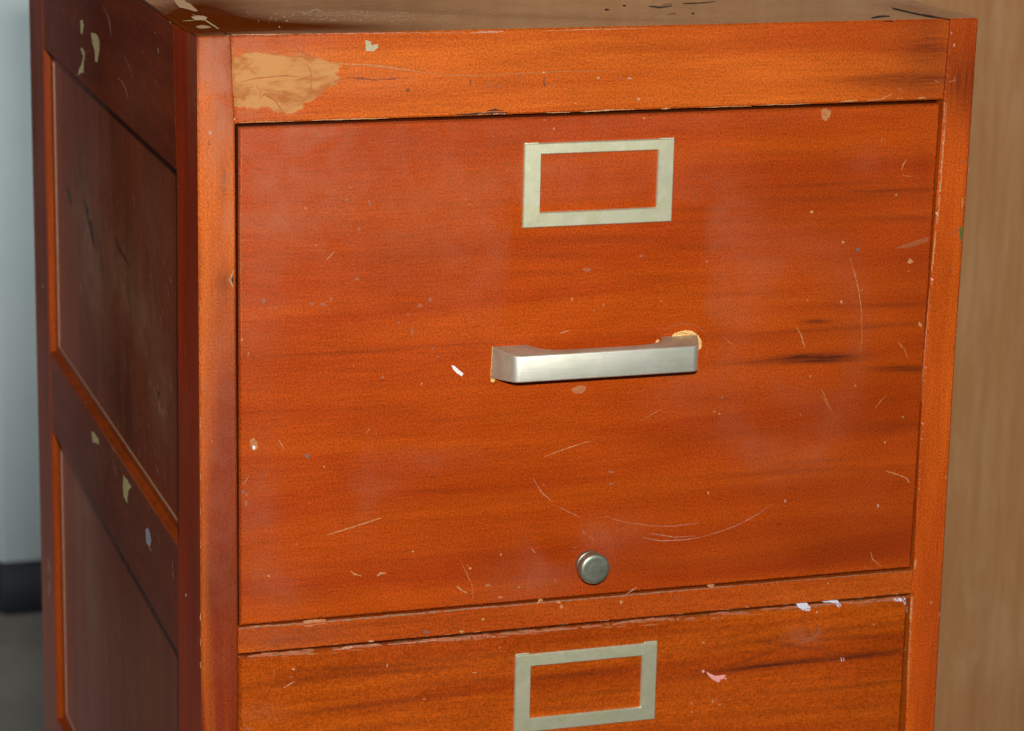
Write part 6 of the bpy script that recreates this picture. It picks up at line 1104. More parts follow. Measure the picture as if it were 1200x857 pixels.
('stile_l','haze','g',2,0.5,0.04249,1.08314,-52.573,-2.06,-9.278,-33.285),
('top','dark','g',2,1.0,0.05228,0.02679,11.052,-2.683,-9.863,-33.732),
('top','dark','g',2,1.0,0.01131,0.06772,29.823,-6.205,-1.307,-8.379),
('top','haze','g',2,0.5,0.10819,0.07414,18.204,-4.929,-22.075,-75.892),
('top','haze','g',2,0.3,0.22845,0.00907,7.916,-2.819,-3.642,-99.692),
('top','dark','g',2,0.25,0.23687,0.03252,10.809,-3.935,-37.133,-84.589),
('top','dark','g',2,0.3,0.43956,0.03835,44.148,-22.769,-58.636,-17.488),
('d1','dark','g',2,0.1,0.39631,1.03623,7.788,0.449,-0.535,-7.216),
('d1','dark','g',2,0.08,0.34291,0.99771,4.557,0.547,-0.452,-31.011),
('side_mid','haze','g',2,0.35,0.22266,0.97675,-5.681,-0.402,-6.089,-19.625),
('panel_1','haze','g',2,0.3,0.25027,1.11975,-5.709,-0.404,-2.931,-12.956),
('top','dark','g',2,0.5,0.10796,0.11131,11.554,-3.055,-5.679,-19.582),
('top','dark','g',2,0.3,0.06192,0.06691,17.054,-4.139,-7.937,-27.241),
('rail','dark','g',2,0.28,0.43052,1.28657,30.548,2.012,-0.858,-33.573),
('stile_r','dark','g',2,0.25,0.45213,1.291,60.642,4.219,-0.55,-22.325),
('d1','dark','g',2,0.1,0.39484,1.15665,12.154,0.712,-0.495,-9.736),
]

scene = bpy.context.scene
col = scene.collection
PART = (.243, .95, 2.7513); PBASE = .088; FLASH = 31.5; CEIL = 1.3; WORLD = .035
H = 1.31
K = 1.15
random.seed(3)

# ------------------------------------------------------------------ materials
class NT:
    def __init__(s, name):
        s.m = bpy.data.materials.new(name); s.m.use_nodes = True
        s.t = s.m.node_tree; s.n = s.t.nodes; s.l = s.t.links
        s.b = s.n['Principled BSDF']
    def node(s, kind, **kw):
        n = s.n.new(kind)
        for k, v in kw.items(): setattr(n, k, v)
        return n
    def put(s, sock, v):
        if isinstance(v, bpy.types.NodeSocket): s.l.new(v, sock)
        elif v is not None:
            if isinstance(v, (tuple, list)) and len(v) == 3 and sock.type == 'RGBA': v = (*v, 1)
            sock.default_value = v
    def math(s, op, a, b=None, c=None, clamp=False):
        n = s.node('ShaderNodeMath', operation=op, use_clamp=clamp)
        s.put(n.inputs[0], a)
        if b is not None: s.put(n.inputs[1], b)
        if c is not None: s.put(n.inputs[2], c)
        return n.outputs[0]
    def mix(s, f, a, b, mode='MIX'):
        n = s.node('ShaderNodeMix', data_type='RGBA', blend_type=mode)
        s.put(n.inputs[0], f); s.put(n.inputs[6], a); s.put(n.inputs[7], b)
        return n.outputs[2]
    def noise(s, scale, detail=3, rough=.5, dist=0, vec=None, loc=(0, 0, 0), stretch=(1, 1, 1)):
        mp = s.node('ShaderNodeMapping')
        s.l.new(s.obj(), mp.inputs[0]); mp.inputs[1].default_value = loc; mp.inputs[3].default_value = stretch
        n = s.node('ShaderNodeTexNoise')
        s.l.new(mp.outputs[0], n.inputs['Vector'])
        n.inputs['Scale'].default_value = scale; n.inputs['Detail'].default_value = detail
        n.inputs['Roughness'].default_value = rough; n.inputs['Distortion'].default_value = dist
        return n.outputs['Fac']
    def obj(s):
        if not hasattr(s, '_o'): s._o = s.node('ShaderNodeTexCoord').outputs['Object']
        return s._o
    def attr(s, name):
        return s.node('ShaderNodeAttribute', attribute_name=name).outputs['Fac']
    def rng(s, v, a, b, c=0, d=1):
        n = s.node('ShaderNodeMapRange', interpolation_type='SMOOTHSTEP')
        s.put(n.inputs[0], v)
        for i, x in enumerate((a, b, c, d)): n.inputs[1+i].default_value = x
        return n.outputs[0]
    def bump(s, h, strength, dist):
        n = s.node('ShaderNodeBump'); n.inputs['Strength'].default_value = strength
        n.inputs['Distance'].default_value = dist; s.put(n.inputs['Height'], h)
        s.l.new(n.outputs[0], s.b.inputs['Normal'])

def wood(name, axis, c_lo, c_hi, figure=(.3, .7), seed=0, rough=.42, coat=.10, coat_rough=.18, haze_c=(.40, .155, .088), spec=.20, grime=0.0):
    w = NT(name)
    st = {'x': (1, 14, 14), 'y': (14, 1, 14), 'z': (14, 14, 1)}[axis]
    st2 = {'x': (1, 22, 22), 'y': (22, 1, 22), 'z': (22, 22, 1)}[axis]
    L = (seed*3.1, seed*1.7, seed*2.3)
    fig = w.noise(2.7, 2.6, .5, .9, loc=L, stretch=st)
    fib = w.noise(34, 3, .6, .2, loc=L, stretch=st2)
    spk = w.noise(900, 2, .6, 0, loc=L)
    cloud = w.noise(9, 4, .6, .3, loc=L)
    c = w.mix(w.rng(fig, *figure), c_hi, c_lo)
    c = w.mix(1.0, c, w.node('ShaderNodeCombineColor').outputs[0], 'MIX') if False else c
    # fibres and pores: multiply
    f1 = w.rng(fib, .25, .75, .89, 1.08); f2 = w.rng(spk, .24, .76, .66, 1.28); f3 = w.rng(cloud, .3, .7, .92, 1.07)
    k = w.math('MULTIPLY', w.math('MULTIPLY', f1, f2), f3)
    st3 = {'x': (1, 9, 9), 'y': (9, 1, 9), 'z': (9, 9, 1)}[axis]
    pore = w.noise(130, 2, .5, .1, loc=(L[0]+5, L[1], L[2]), stretch=st3)
    k = w.math('MULTIPLY', k, w.rng(pore, .60, .72, 1.0, .72))
    cc = w.node('ShaderNodeCombineColor')
    for i in range(3): w.l.new(k, cc.inputs[i])
    c = w.mix(1.0, c, cc.outputs[0], 'MULTIPLY')
    dk = w.attr('dark'); 
    dm = w.math('MULTIPLY', dk, w.math('MULTIPLY', w.rng(fib, .25, .75, .45, 1.35), w.rng(fig, .25, .75, .65, 1.3)), clamp=True)
    c = w.mix(dm, c, (.080, .014, .004))
    hz = w.attr('haze')
    hm = w.math('MULTIPLY', hz, w.rng(w.noise(60, 4, .65, .5, loc=L), .25, .75, .15, .60), clamp=True)
    c = w.mix(hm, c, haze_c)
    # bare wood where the finish has come off
    br = w.math('ADD', w.attr('bare'), w.math('MULTIPLY', w.math('SUBTRACT', w.noise(45, 5, .7, .6, loc=L, stretch=(1, 1, 3)), .5), 1.5))
    bm_ = w.rng(br, .42, .60)
    tan = w.mix(w.rng(w.noise(38, 5, .7, .5, loc=(7, 3, 1), stretch=(1, 1, 2.4)), .44, .64), (.49, .25, .085), (.34, .12, .033))
    c = w.mix(w.math('MULTIPLY', bm_, .84), c, tan)
    # worn edges
    we = w.math('ADD', w.attr('wear'), w.math('MULTIPLY', w.math('SUBTRACT', w.noise(120, 5, .7, 0, loc=L), .5), 1.7))
    wm = w.rng(we, .95, 1.25)
    c = w.mix(w.math('MULTIPLY', wm, .75), c, (.42, .22, .09))
    c = w.mix(w.math('MULTIPLY', w.attr('gap_shade'), w.rng(cloud, .3, .7, .5, 1.0), clamp=True), c, (.02, .008, .004))  # near-black colour paints the shade inside the drawer gaps
    w.put(w.b.inputs['Base Color'], c)
    r = w.math('ADD', rough, w.math('MULTIPLY', hm, .22)); r = w.math('ADD', r, w.math('MULTIPLY', w.rng(cloud, .3, .7, -.05, .06), 1.0))
    r = w.math('ADD', r, w.math('MULTIPLY', bm_, .3))
    w.put(w.b.inputs['Roughness'], r)
    w.b.inputs['Specular IOR Level'].default_value = spec
    cw = w.math('MULTIPLY', coat, w.math('SUBTRACT', 1.0, w.math('MAXIMUM', bm_, wm), clamp=True))
    w.put(w.b.inputs['Coat Weight'], cw); w.b.inputs['Coat Roughness'].default_value = coat_rough
    h = w.math('ADD', w.math('MULTIPLY', fib, .6), w.math('MULTIPLY', spk, .25)); h = w.math('ADD', h, w.math('MULTIPLY', w.noise(16, 3), 1.6))
    w.bump(w.math('SUBTRACT', h, w.math('MULTIPLY', bm_, .8)), .35, .0004)
    return w.m

def flat(name, c, rough=.6, var=.25, metallic=0, scale=500):
    w = NT(name)
    n = w.noise(scale, 3, .6)
    c2 = tuple(x*(1-var) for x in c)
    w.put(w.b.inputs['Base Color'], w.mix(w.rng(n, .3, .7), c2, c))
    w.b.inputs['Roughness'].default_value = rough; w.b.inputs['Metallic'].default_value = metallic
    return w.m

LO, HI = (.30, .036, .0055), (.50, .082, .010)
W = {
 'drawer':  wood('mahogany stained drawer wood', 'x', (.36, .038, .0012), (.475, .070, .0022), (.16, .82), 1),
 'drawer2': wood('figured drawer wood', 'x', (.33, .042, .0015), (.50, .090, .003), (.28, .74), 2),
 'rail':    wood('orange stained rail wood', 'x', (.41, .060, .004), (.575, .120, .010), (.22, .72), 3),
 'stile':   wood('orange stained stile wood', 'z', (.43, .056, .004), (.60, .108, .007), (.28, .72), 4),
 'stile_mottled': wood('mottled stile wood', 'z', (.22, .024, .004), (.57, .112, .008), (.40, .60), 14),
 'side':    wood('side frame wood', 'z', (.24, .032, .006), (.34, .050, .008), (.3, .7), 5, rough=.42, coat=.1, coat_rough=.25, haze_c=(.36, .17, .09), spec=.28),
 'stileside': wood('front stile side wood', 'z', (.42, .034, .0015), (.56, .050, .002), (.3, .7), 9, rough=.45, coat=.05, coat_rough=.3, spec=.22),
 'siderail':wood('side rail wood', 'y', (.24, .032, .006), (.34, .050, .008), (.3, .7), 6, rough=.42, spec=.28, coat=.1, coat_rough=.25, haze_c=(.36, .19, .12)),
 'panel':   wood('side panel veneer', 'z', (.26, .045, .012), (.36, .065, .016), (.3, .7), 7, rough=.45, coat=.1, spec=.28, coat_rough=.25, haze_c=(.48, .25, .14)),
 'mould':   wood('moulding wood', 'z', (.27, .042, .004), (.36, .062, .005), (.3, .7), 8, coat=0.0, spec=.12),
}
def top_mat():
    w = NT('lacquered top wood')
    fib = w.noise(40, 3, .6, .2, stretch=(1, 22, 22)); spk = w.noise(800, 2, .6)
    c = w.mix(w.rng(fib, .3, .7), (.10, .028, .008), (.20, .05, .012))
    c = w.mix(w.math('MULTIPLY', w.rng(w.noise(260, 4, .7, .4), .52, .70), .55), c, (.34, .30, .22))   # settled dust
    c = w.mix(w.math('MULTIPLY', w.attr('dark'), .8, clamp=True), c, (.22, .040, .004))  # browner and duller where this attribute is set
    c = w.mix(w.math('MULTIPLY', w.attr('haze'), w.rng(w.noise(90, 4, .7), .3, .7, .2, 1.0), clamp=True), c, (.40, .36, .30))
    w.put(w.b.inputs['Base Color'], c)
    w.put(w.b.inputs['Roughness'], w.math('ADD', .22, w.math('ADD', w.math('MULTIPLY', w.attr('dark'), .28), w.rng(w.noise(30, 4, .6), .3, .7, -.06, .08))))
    w.put(w.b.inputs['Specular IOR Level'], w.math('SUBTRACT', .6, w.math('MULTIPLY', w.attr('dark'), .6), clamp=True))
    w.put(w.b.inputs['Coat Weight'], w.math('SUBTRACT', 1.0, w.math('MULTIPLY', w.attr('dark'), 1.15), clamp=True)); w.b.inputs['Coat Roughness'].default_value = .10; w.b.inputs['Coat IOR'].default_value = 1.9; w.b.inputs['IOR'].default_value = 1.7
    w.bump(w.math('ADD', w.math('MULTIPLY', w.noise(25, 3), .8), w.math('ADD', w.math('MULTIPLY', spk, .35), w.math('MULTIPLY', fib, .4))), .35, .0004)
    return w.m
W['top'] = top_mat()
BROKEN = ('scuffed finish', 'pale scuff', 'chipped finish', 'dull bruise', 'faint grey mark', 'crack in rail', 'dusty edge', 'dark dent')
def chipm(name, c, rough=.7, var=.3):
    w = NT(name); n = w.noise(900, 3, .6); m_ = w.noise(520, 3, .7, .3)
    c_ = w.mix(w.rng(n, .3, .7), tuple(x*(1-var) for x in c), c)
    if name in BROKEN: c_ = w.mix(w.rng(m_, .44, .62, 0, .75), c_, (.44, .075, .012))
    elif name == 'faint side scuff': c_ = w.mix(w.rng(m_, .40, .60, .15, .9), c_, (.26, .045, .012))
    w.put(w.b.inputs['Base Color'], c_); w.b.inputs['Roughness'].default_value = rough
    return w.m
MC = {
 'cream': chipm('bare cream wood', (.98, .80, .38), .6, .12), 'chip': chipm('chipped finish', (.58, .31, .12)), 'tan': chipm('scuffed finish', (.52, .22, .07)),
 'wornedge': chipm('scuffed finish', (.42, .16, .075)), 'bead': chipm('bead highlight', (.50, .26, .17), .35, .4), 'tan2': chipm('chipped tan wood', (.50, .16, .05)), 'pale': chipm('pale scuff', (.58, .30, .20)), 'white': chipm('white paint', (.82, .80, .78), .5, .1),
 'white2': chipm('off white paint', (.70, .64, .52)), 'mint': chipm('grey green dab', (.48, .42, .25)), 'crack': chipm('crack in rail', (.40, .19, .06)),
 'dark': chipm('dark dent', (.20, .045, .010)), 'dim': chipm('dull bruise', (.34, .080, .016)), 'dim2': chipm('faint side scuff', (.60, .32, .22)), 'black': chipm('black gap', (.03, .015, .01)),
 'black2': chipm('dark rub', (.12, .03, .015)), 'black3': chipm('black top scratch', (.04, .03, .02)), 'slate': chipm('blue grey mark', (.22, .11, .10)), 'slate2': chipm('faint grey mark', (.33, .115, .06)),
 'filler': chipm('raw wood filler', (.92, .55, .20), .8, .45), 'green': chipm('green paint dab', (.08, .14, .015)), 'pink': chipm('pink paint', (.85, .36, .33), .5, .15),
 'paint': chipm('pale blue paint', (.70, .72, .84), .5, .3), 'dust': chipm('dusty edge', (.30, .19, .11)), 'grey': chipm('grey paint on top', (.38, .34, .26)), 'grey2': chipm('grey smear', (.30, .25, .20)),
 'speck': chipm('dust specks', (.85, .80, .62), .5, .1), 'speck2': chipm('fine dust', (.60, .55, .40)),
}
for k_ in ('speck', 'speck2', 'grey', 'white2', 'grey2'):      # settled under the same lacquer as the top
    b_ = MC[k_].node_tree.nodes['Principled BSDF']; b_.inputs['Roughness'].default_value = .3
    b_.inputs['Coat Weight'].default_value = 1; b_.inputs['Coat IOR'].default_value = 1.9; b_.inputs['Coat Roughness'].default_value = .2
def metal(name, c, c2, rough, axis=(1, 1, 30)):
    w = NT(name)
    n = w.noise(60, 4, .65, .3); br = w.noise(60, 3, .6, 0, stretch=axis)
    w.put(w.b.inputs['Base Color'], w.mix(w.rng(n, .35, .68), c, c2))
    w.b.inputs['Metallic'].default_value = .88
    w.put(w.b.inputs['Roughness'], w.math('ADD', rough, w.rng(br, .3, .7, -.02, .03)))
    w.bump(w.math('ADD', w.math('MULTIPLY', br, .18), w.math('MULTIPLY', w.noise(700, 2), .4)), .25, .0002)
    return w.m
M_handle = metal('satin nickel', (.98, .98, .86), (.88, .90, .74), .52, (1, 30, 30))
M_handle_side = metal('darker nickel sides', (.60, .66, .52), (.46, .48, .36), .46)
M_handle_side.node_tree.nodes['Principled BSDF'].inputs['Metallic'].default_value = .6
M_holder = metal('aged nickel brass', (.86, .86, .63), (.72, .72, .48), .52, (1, 1, 1))
M_knob = metal('tarnished nickel', (.48, .52, .43), (.33, .36, .27), .44)
M_box = flat('drawer box board', (.45, .32, .18), .7)
M_back = flat('back board', (.22, .10, .04), .7)

# ------------------------------------------------------------------ helpers
def link(name, me, mats, parent=None):
    o = bpy.data.objects.new(name, me); col.objects.link(o)
    for m in mats: me.materials.append(m)
    if parent: o.parent = parent
    return o
def interp(pts, z):            # u at height z on a polyline listed from the top down
    zs = [p[1] for p in pts][::-1]; us = [p[0] for p in pts][::-1]
    return float(np.interp(z, zs, us))
def field(own, attr, u, v):
    out = np.zeros(len(u))
    for f in FEATS:
        if f[0] != own or f[1] != attr: continue
        if f[2] == 'poly':
            P = np.array(f[5]); ins = np.zeros(len(u), bool); dd = np.full(len(u), 1e9)
            for i in range(len(P)):
                a, b = P[i], P[(i+1) % len(P)]
                c = ((a[1] > v) != (b[1] > v)) & (u < (b[0]-a[0])*(v-a[1])/(b[1]-a[1]+1e-12)+a[0]); ins ^= c
                e = b-a; t = np.clip(((u-a[0])*e[0]+(v-a[1])*e[1])/(e@e), 0, 1)
                dd = np.minimum(dd, np.hypot(u-a[0]-t*e[0], v-a[1]-t*e[1]))
            sd = np.where(ins, dd, -dd)
            out = np.maximum(out, np.clip(.5+sd/.010, 0, 1)); continue
        kind, pw, s, cu, cv, a, b, c, d = f[2:]
        X = a*(u-cu)+b*(v-cv); Y = c*(u-cu)+d*(v-cv)
        if kind == 'g':
            out += s*np.exp(-(X*X+Y*Y))
        elif kind == 'box':
            r = np.maximum(np.abs(X), np.abs(Y)); out += s/(1+np.exp((r-1)/pw))
        elif kind == 'ring':
            r = np.hypot(X, Y); out += s*np.exp(-((r-1)/pw)**2)
    return out

def to3(pl, u, v, dep):        # dep is measured inwards from the surface
    if pl == 'F': return (u, dep, v)
    if pl == 'S': return (dep, u, v)
    if pl == 'P': return (.007+dep, u, v)
    return (u, v, H-dep)
FLIP = {'F': False, 'S': True, 'P': True, 'T': False}

def board(name, own, pl, uL, uR, v0, v1, thick, mat, parent, ch=.0012, step=.0012, off=0.0, wear=(.6, .6, .6, .6), jit=.00018, kids=True, gap_shade=0.0, topmat=None, leftmat=None, edge_shade=0.0):
    """a board whose visible face is a fine grid; uL / uR are functions of v, v0 / v1 functions of u (or numbers)"""
    fL = uL if callable(uL) else (lambda v: uL); fR = uR if callable(uR) else (lambda v: uR)
    f0 = v0 if callable(v0) else (lambda u: v0); f1 = v1 if callable(v1) else (lambda u: v1)
    um = (fL(f0(0))+fR(f1(0)))/2; vm = (f0(um)+f1(um))/2
    wid = abs(fR(vm)-fL(vm)); hei = abs(f1(um)-f0(um))
    nu = max(2, int(wid/step)); nv = max(2, int(hei/step))
    verts = []; at = {'wear': [], 'gap_shade': []}
    UU = []; VV = []
    def base(i, j, grid=True):
        a = i/nu; b = j/nv
        va = f0(um)+(f1(um)-f0(um))*b
        c0 = ch/max(wid, 1e-6); d0 = ch/max(hei, 1e-6)
        ai = c0+a*(1-2*c0) if grid else a
        bi = d0+b*(1-2*d0) if grid else b
        va = f0(um)+(f1(um)-f0(um))*bi
        u = fL(va)+(fR(va)-fL(va))*ai
        v = f0(u)+(f1(u)-f0(u))*bi
        return u, v
    sgn = 1 if f1(um) > f0(um) else -1
    for j in range(nv+1):
        for i in range(nu+1):
            u, v = base(i, j)
            du = dv = 0; edge = 0
            if i in (0, nu) or j in (0, nv):
                n_ = random.gauss(0, jit); du += n_ if i in (0, nu) else 0; dv += n_ if j in (0, nv) else 0
            w_ = max(wear[0] if i == 0 else 0, wear[1] if i == nu else 0, wear[2] if j == 0 else 0, wear[3] if j == nv else 0)
            UU.append(u+du); VV.append(v+dv); verts.append(to3(pl, u+du, v+dv, off)); at['wear'].append(w_*.8)
    ring = [(i, 0) for i in range(nu)]+[(nu, j) for j in range(nv)]+[(i, nv) for i in range(nu, 0, -1)]+[(0, j) for j in range(nv, 0, -1)]
    idx = lambda i, j: j*(nu+1)+i
    faces = [(idx(i, j), idx(i+1, j), idx(i+1, j+1), idx(i, j+1)) for j in range(nv) for i in range(nu)]
    inner = [idx(i, j) for i, j in ring]
    r1 = []; r2 = []
    for (i, j) in ring:
        u, v = base(i, j, False)
        w_ = max(wear[0] if i == 0 else 0, wear[1] if i == nu else 0, wear[2] if j == 0 else 0, wear[3] if j == nv else 0)
        r1.append(len(verts)); verts.append(to3(pl, u, v, off+ch)); UU.append(u); VV.append(v); at['wear'].append(w_)
    for (i, j) in ring:
        u, v = base(i, j, False)
        r2.append(len(verts)); verts.append(to3(pl, u, v, off+thick)); UU.append(u); VV.append(v); at['wear'].append(0)
    n = len(ring); special = {}
    for k in range(n):
        k2 = (k+1) % n
        faces.append((inner[k2], inner[k], r1[k], r1[k2])); faces.append((r1[k2], r1[k], r2[k], r2[k2]))
        if topmat and ring[k][1] == nv and ring[k2][1] == nv: special[len(faces)-1] = topmat
        if leftmat and ring[k][0] == 0 and ring[k2][0] == 0: special[len(faces)-1] = leftmat
    faces.append(tuple(r2))
    nb = len(verts)
    mats = [mat]; mi = [0]*len(faces)
    for fi_, mm in special.items():
        if mm not in mats: mats.append(mm)
        mi[fi_] = mats.index(mm)
    U = np.array(UU); V = np.array(VV)
    A = {k: np.clip(field(own, k, U, V), 0, 1.2) for k in ('dark', 'haze', 'bare')}
    if topmat:                 # the board's upper edge is part of the cabinet top: give it that surface's dark and haze patches
        ki = [k for k, (i, j) in enumerate(ring) if j == nv]
        for arr_, dep_ in ((r1, ch), (r2, thick)):
            ii = [arr_[k] for k in ki]
            for k_ in ('dark', 'haze'): A[k_][ii] = np.clip(field('top', k_, U[ii], np.full(len(ii), dep_)), 0, 1.2)
    # marks
    mcount = 0; nshell = len(faces)
    for (o_, p_, c_, pts) in MARKS:
        if o_ != own or p_ != pl or not kids: continue
        P = [(a*1e-5, b*1e-5) for a, b in pts]
        if MC[c_] not in mats: mats.append(MC[c_])
        s0 = len(verts); mcount += 1
        for (u, v) in P:
            d = off-.00010-.00001*(mcount % 8)
            e0 = max(0, max(f0(u), f1(u))-ch and v-(max(f0(u), f1(u))-ch))
            eR = max(0, u-(fR(v)-ch)); eL = max(0, (fL(v)+ch)-u)
            d += min(ch*1.2, max(e0, eR, eL)) if ch > 0 else 0
            verts.append(to3(pl, u, v, d))
        for tri in tessellate_polygon([[Vector((a, b, 0)) for a, b in P]]):
            a, b, c = tri
            ar = (P[b][0]-P[a][0])*(P[c][1]-P[a][1])-(P[b][1]-P[a][1])*(P[c][0]-P[a][0])
            if abs(ar) < 1e-13: continue
            want = ar > 0
            if pl in ('S', 'P'): want = not want
            t = (s0+a, s0+b, s0+c) if want else (s0+c, s0+b, s0+a)
            faces.append(t); mi.append(mats.index(MC[c_]))
    me = bpy.data.meshes.new(name); me.from_pydata(verts, [], faces)
    N = len(verts)
    for k in ('dark', 'haze', 'bare'):
        a = me.attributes.new(k, 'FLOAT', 'POINT'); arr = np.zeros(N, np.float32); arr[:nb] = A[k]; a.data.foreach_set('value', arr)
    a = me.attributes.new('wear', 'FLOAT', 'POINT'); arr = np.zeros(N, np.float32); arr[:nb] = at['wear']; a.data.foreach_set('value', arr)
    a = me.attributes.new('gap_shade', 'FLOAT', 'POINT'); arr = np.full(N, gap_shade, np.float32); arr[r2] = edge_shade; arr[r1] = edge_shade*.7; a.data.foreach_set('value', arr)
    me.polygons.foreach_set('material_index', mi)
    if pl in ('S', 'P'): pass
    o = link(name, me, mats, parent)
    # orient: make the base shell's normals face outwards
    bm = bmesh.new(); bm.from_mesh(me)
    shell = [f for f in bm.faces if f.index < nshell]
    bmesh.ops.recalc_face_normals(bm, faces=shell)
    bm.to_mesh(me); bm.free()
    return o

def finish(bm, name, mats, parent, smooth=False):
    me = bpy.data.meshes.new(name); bm.to_mesh(me); bm.free()
    if smooth: me.polygons.foreach_set('use_smooth', [True]*len(me.polygons))
    return link(name, me, mats, parent)
def box(bm, a, b, bev=0.0):
    r = bmesh.ops.create_cube(bm, size=1)
    for v in r['verts']:
        v.co = Vector([(a[i]+b[i])/2+v.co[i]*(b[i]-a[i]) for i in range(3)])
    if bev:
        es = list({e for v in r['verts'] for e in v.link_edges})
        bmesh.ops.bevel(bm, geom=es, offset=bev, segments=2, affect='EDGES', profile=.6)
def boxobj(name, a, b, mat, parent, bev=.0012):
    bm = bmesh.new(); box(bm, a, b, bev); return finish(bm, name, [mat], parent)
def tagtop(o, label, cat, group=None, kind=None):
    o['label'] = label; o['category'] = cat
    if group: o['group'] = group
    if kind: o['kind'] = kind

# ------------------------------------------------------------------ the cabinet
cab = bpy.data.objects.new('filing_cabinet', None); col.objects.link(cab)
tagtop(cab, 'worn reddish orange wooden filing cabinet with metal handle and chipped finish', 'filing cabinet')
BOT = 0.0
def ext(pts, z=0.02):          # carry a measured edge on down to the floor
    (u0, z0), (u1, z1) = pts[0], pts[-1]
    return [tuple(p) for p in pts]+[(u1+(pts[-1][0]-pts[-2][0])*.0, z)]
def top_at(pts, z=H):
    return [(pts[0][0], z)]+[tuple(p) for p in pts]
Lout = 0.0; TW = .46
stl_in = top_at(ext(G['stl_in'])); str_in = top_at(ext(G['str_in'])); str_out = top_at(ext(G['str_out']))
rearY = sum(p[0] for p in G['rear'])/len(G['rear'])
rear = top_at(ext(G['rear'])); rear_in = top_at(ext(G['rear_in'])); sfr = top_at(ext(G['sr_front']))
ST = sum(p[0] for p in G['sr_front'])/5
fi = lambda P: (lambda z: interp(P, z))
def mline(a):                  # a line v(u) through two measured points
    (u0, v0), (u1, v1) = a
    return lambda u: v0+(v1-v0)*(u-u0)/(u1-u0)

# front stiles: a front board, with the side face of the left one carrying its own grid
board('front_stile', 'stile_l', 'F', 0.0, fi(stl_in), .02, H, .0255, W['stile_mottled'], cab, ch=.0011, wear=(.8, .6, 0, .6), topmat=W['top'], leftmat=W['stileside'])
o = board('front_stile', 'stile_l', 'S', .0258, fi(sfr), H-.0024, .02, .0095, W['stileside'], cab, ch=.0003, off=.0002, step=.0025, wear=(0, .3, .4, 0))
board('front_stile', 'stile_r', 'F', fi(str_in), fi(str_out), .02, H, .0255, W['stile'], cab, ch=.0010, wear=(.75, .8, 0, .5), topmat=W['top'])
# top front rail
board('front_rail', 'rail', 'F', fi([(p[0]+.0002, p[1]) for p in stl_in]), fi([(p[0]-.0002, p[1]) for p in str_in]), mline(G['rail_bot']), H, .022, W['rail'], cab, ch=.0011, step=.001, wear=(.55, .4, .75, .65), topmat=W['top'])
# divider rails
dt, db = mline(G['div_top']), mline(G['div_bot'])
PITCH = .3033
for k in range(4):
    if k < 3:
        board('divider_rail', 'divider' if k == 0 else 'none', 'F', lambda v: interp(stl_in, v)+.0002, lambda v: interp(str_in, v)-.0002,
              (lambda u, k=k: db(u)-PITCH*k), (lambda u, k=k: dt(u)-PITCH*k), .022, W['rail'], cab, ch=.0007, step=.0012 if k == 0 else .004, off=.0002, wear=(.2, .2, .7, .75))
    else:
        boxobj('base_rail', (.0175, .0012, .02), (.4425, .024, H-.3343-PITCH*2-.0175-.286), W['rail'], cab)

# ---- drawers
def label_holder(x0, x1, z0, z1, ix0, ix1, iz0, iz1, parent, y=0.0, tab=.0004):
    bm = bmesh.new(); t = .0019
    O = [(x0, z0), (x1, z0), (x1, z1), (x0, z1)]; I = [(ix0, iz0), (ix1, iz0), (ix1, iz1), (ix0, iz1)]
    b = .0006
    cx, cz = (x0+x1)/2, (z0+z1)/2
    def off(p, d, out=True):
        return (p[0]+(d if p[0] > cx else -d)*(1 if out else -1), p[1]+(d if p[1] > cz else -d)*(1 if out else -1))
    rings = []
    for pts, dep, d in ((O, y-.0002, 0), (O, y-t+b, 0), ([off(p, -b) for p in O], y-t, 0), ([off(p, b) for p in I], y-t-.0001, 0), (I, y-t+b, 0), (I, y-.0002, 0)):
        rings.append([bm.verts.new((p[0], dep, p[1])) for p in pts])
    for a, c in zip(rings[:-1], rings[1:]):
        for i in range(4): bm.faces.new((a[i], a[(i+1) % 4], c[(i+1) % 4], c[i]))
    for sx in (0, 1):          # folded tabs at the two top corners
        xa = x0+.0004 if sx == 0 else x1-.0085
        box(bm, (xa, y-.0017, z1-.0005), (xa+.0080, y-.0003, z1+tab), .0003)
    bmesh.ops.recalc_face_normals(bm, faces=bm.faces)
    return finish(bm, 'label_holder', [M_holder], parent)

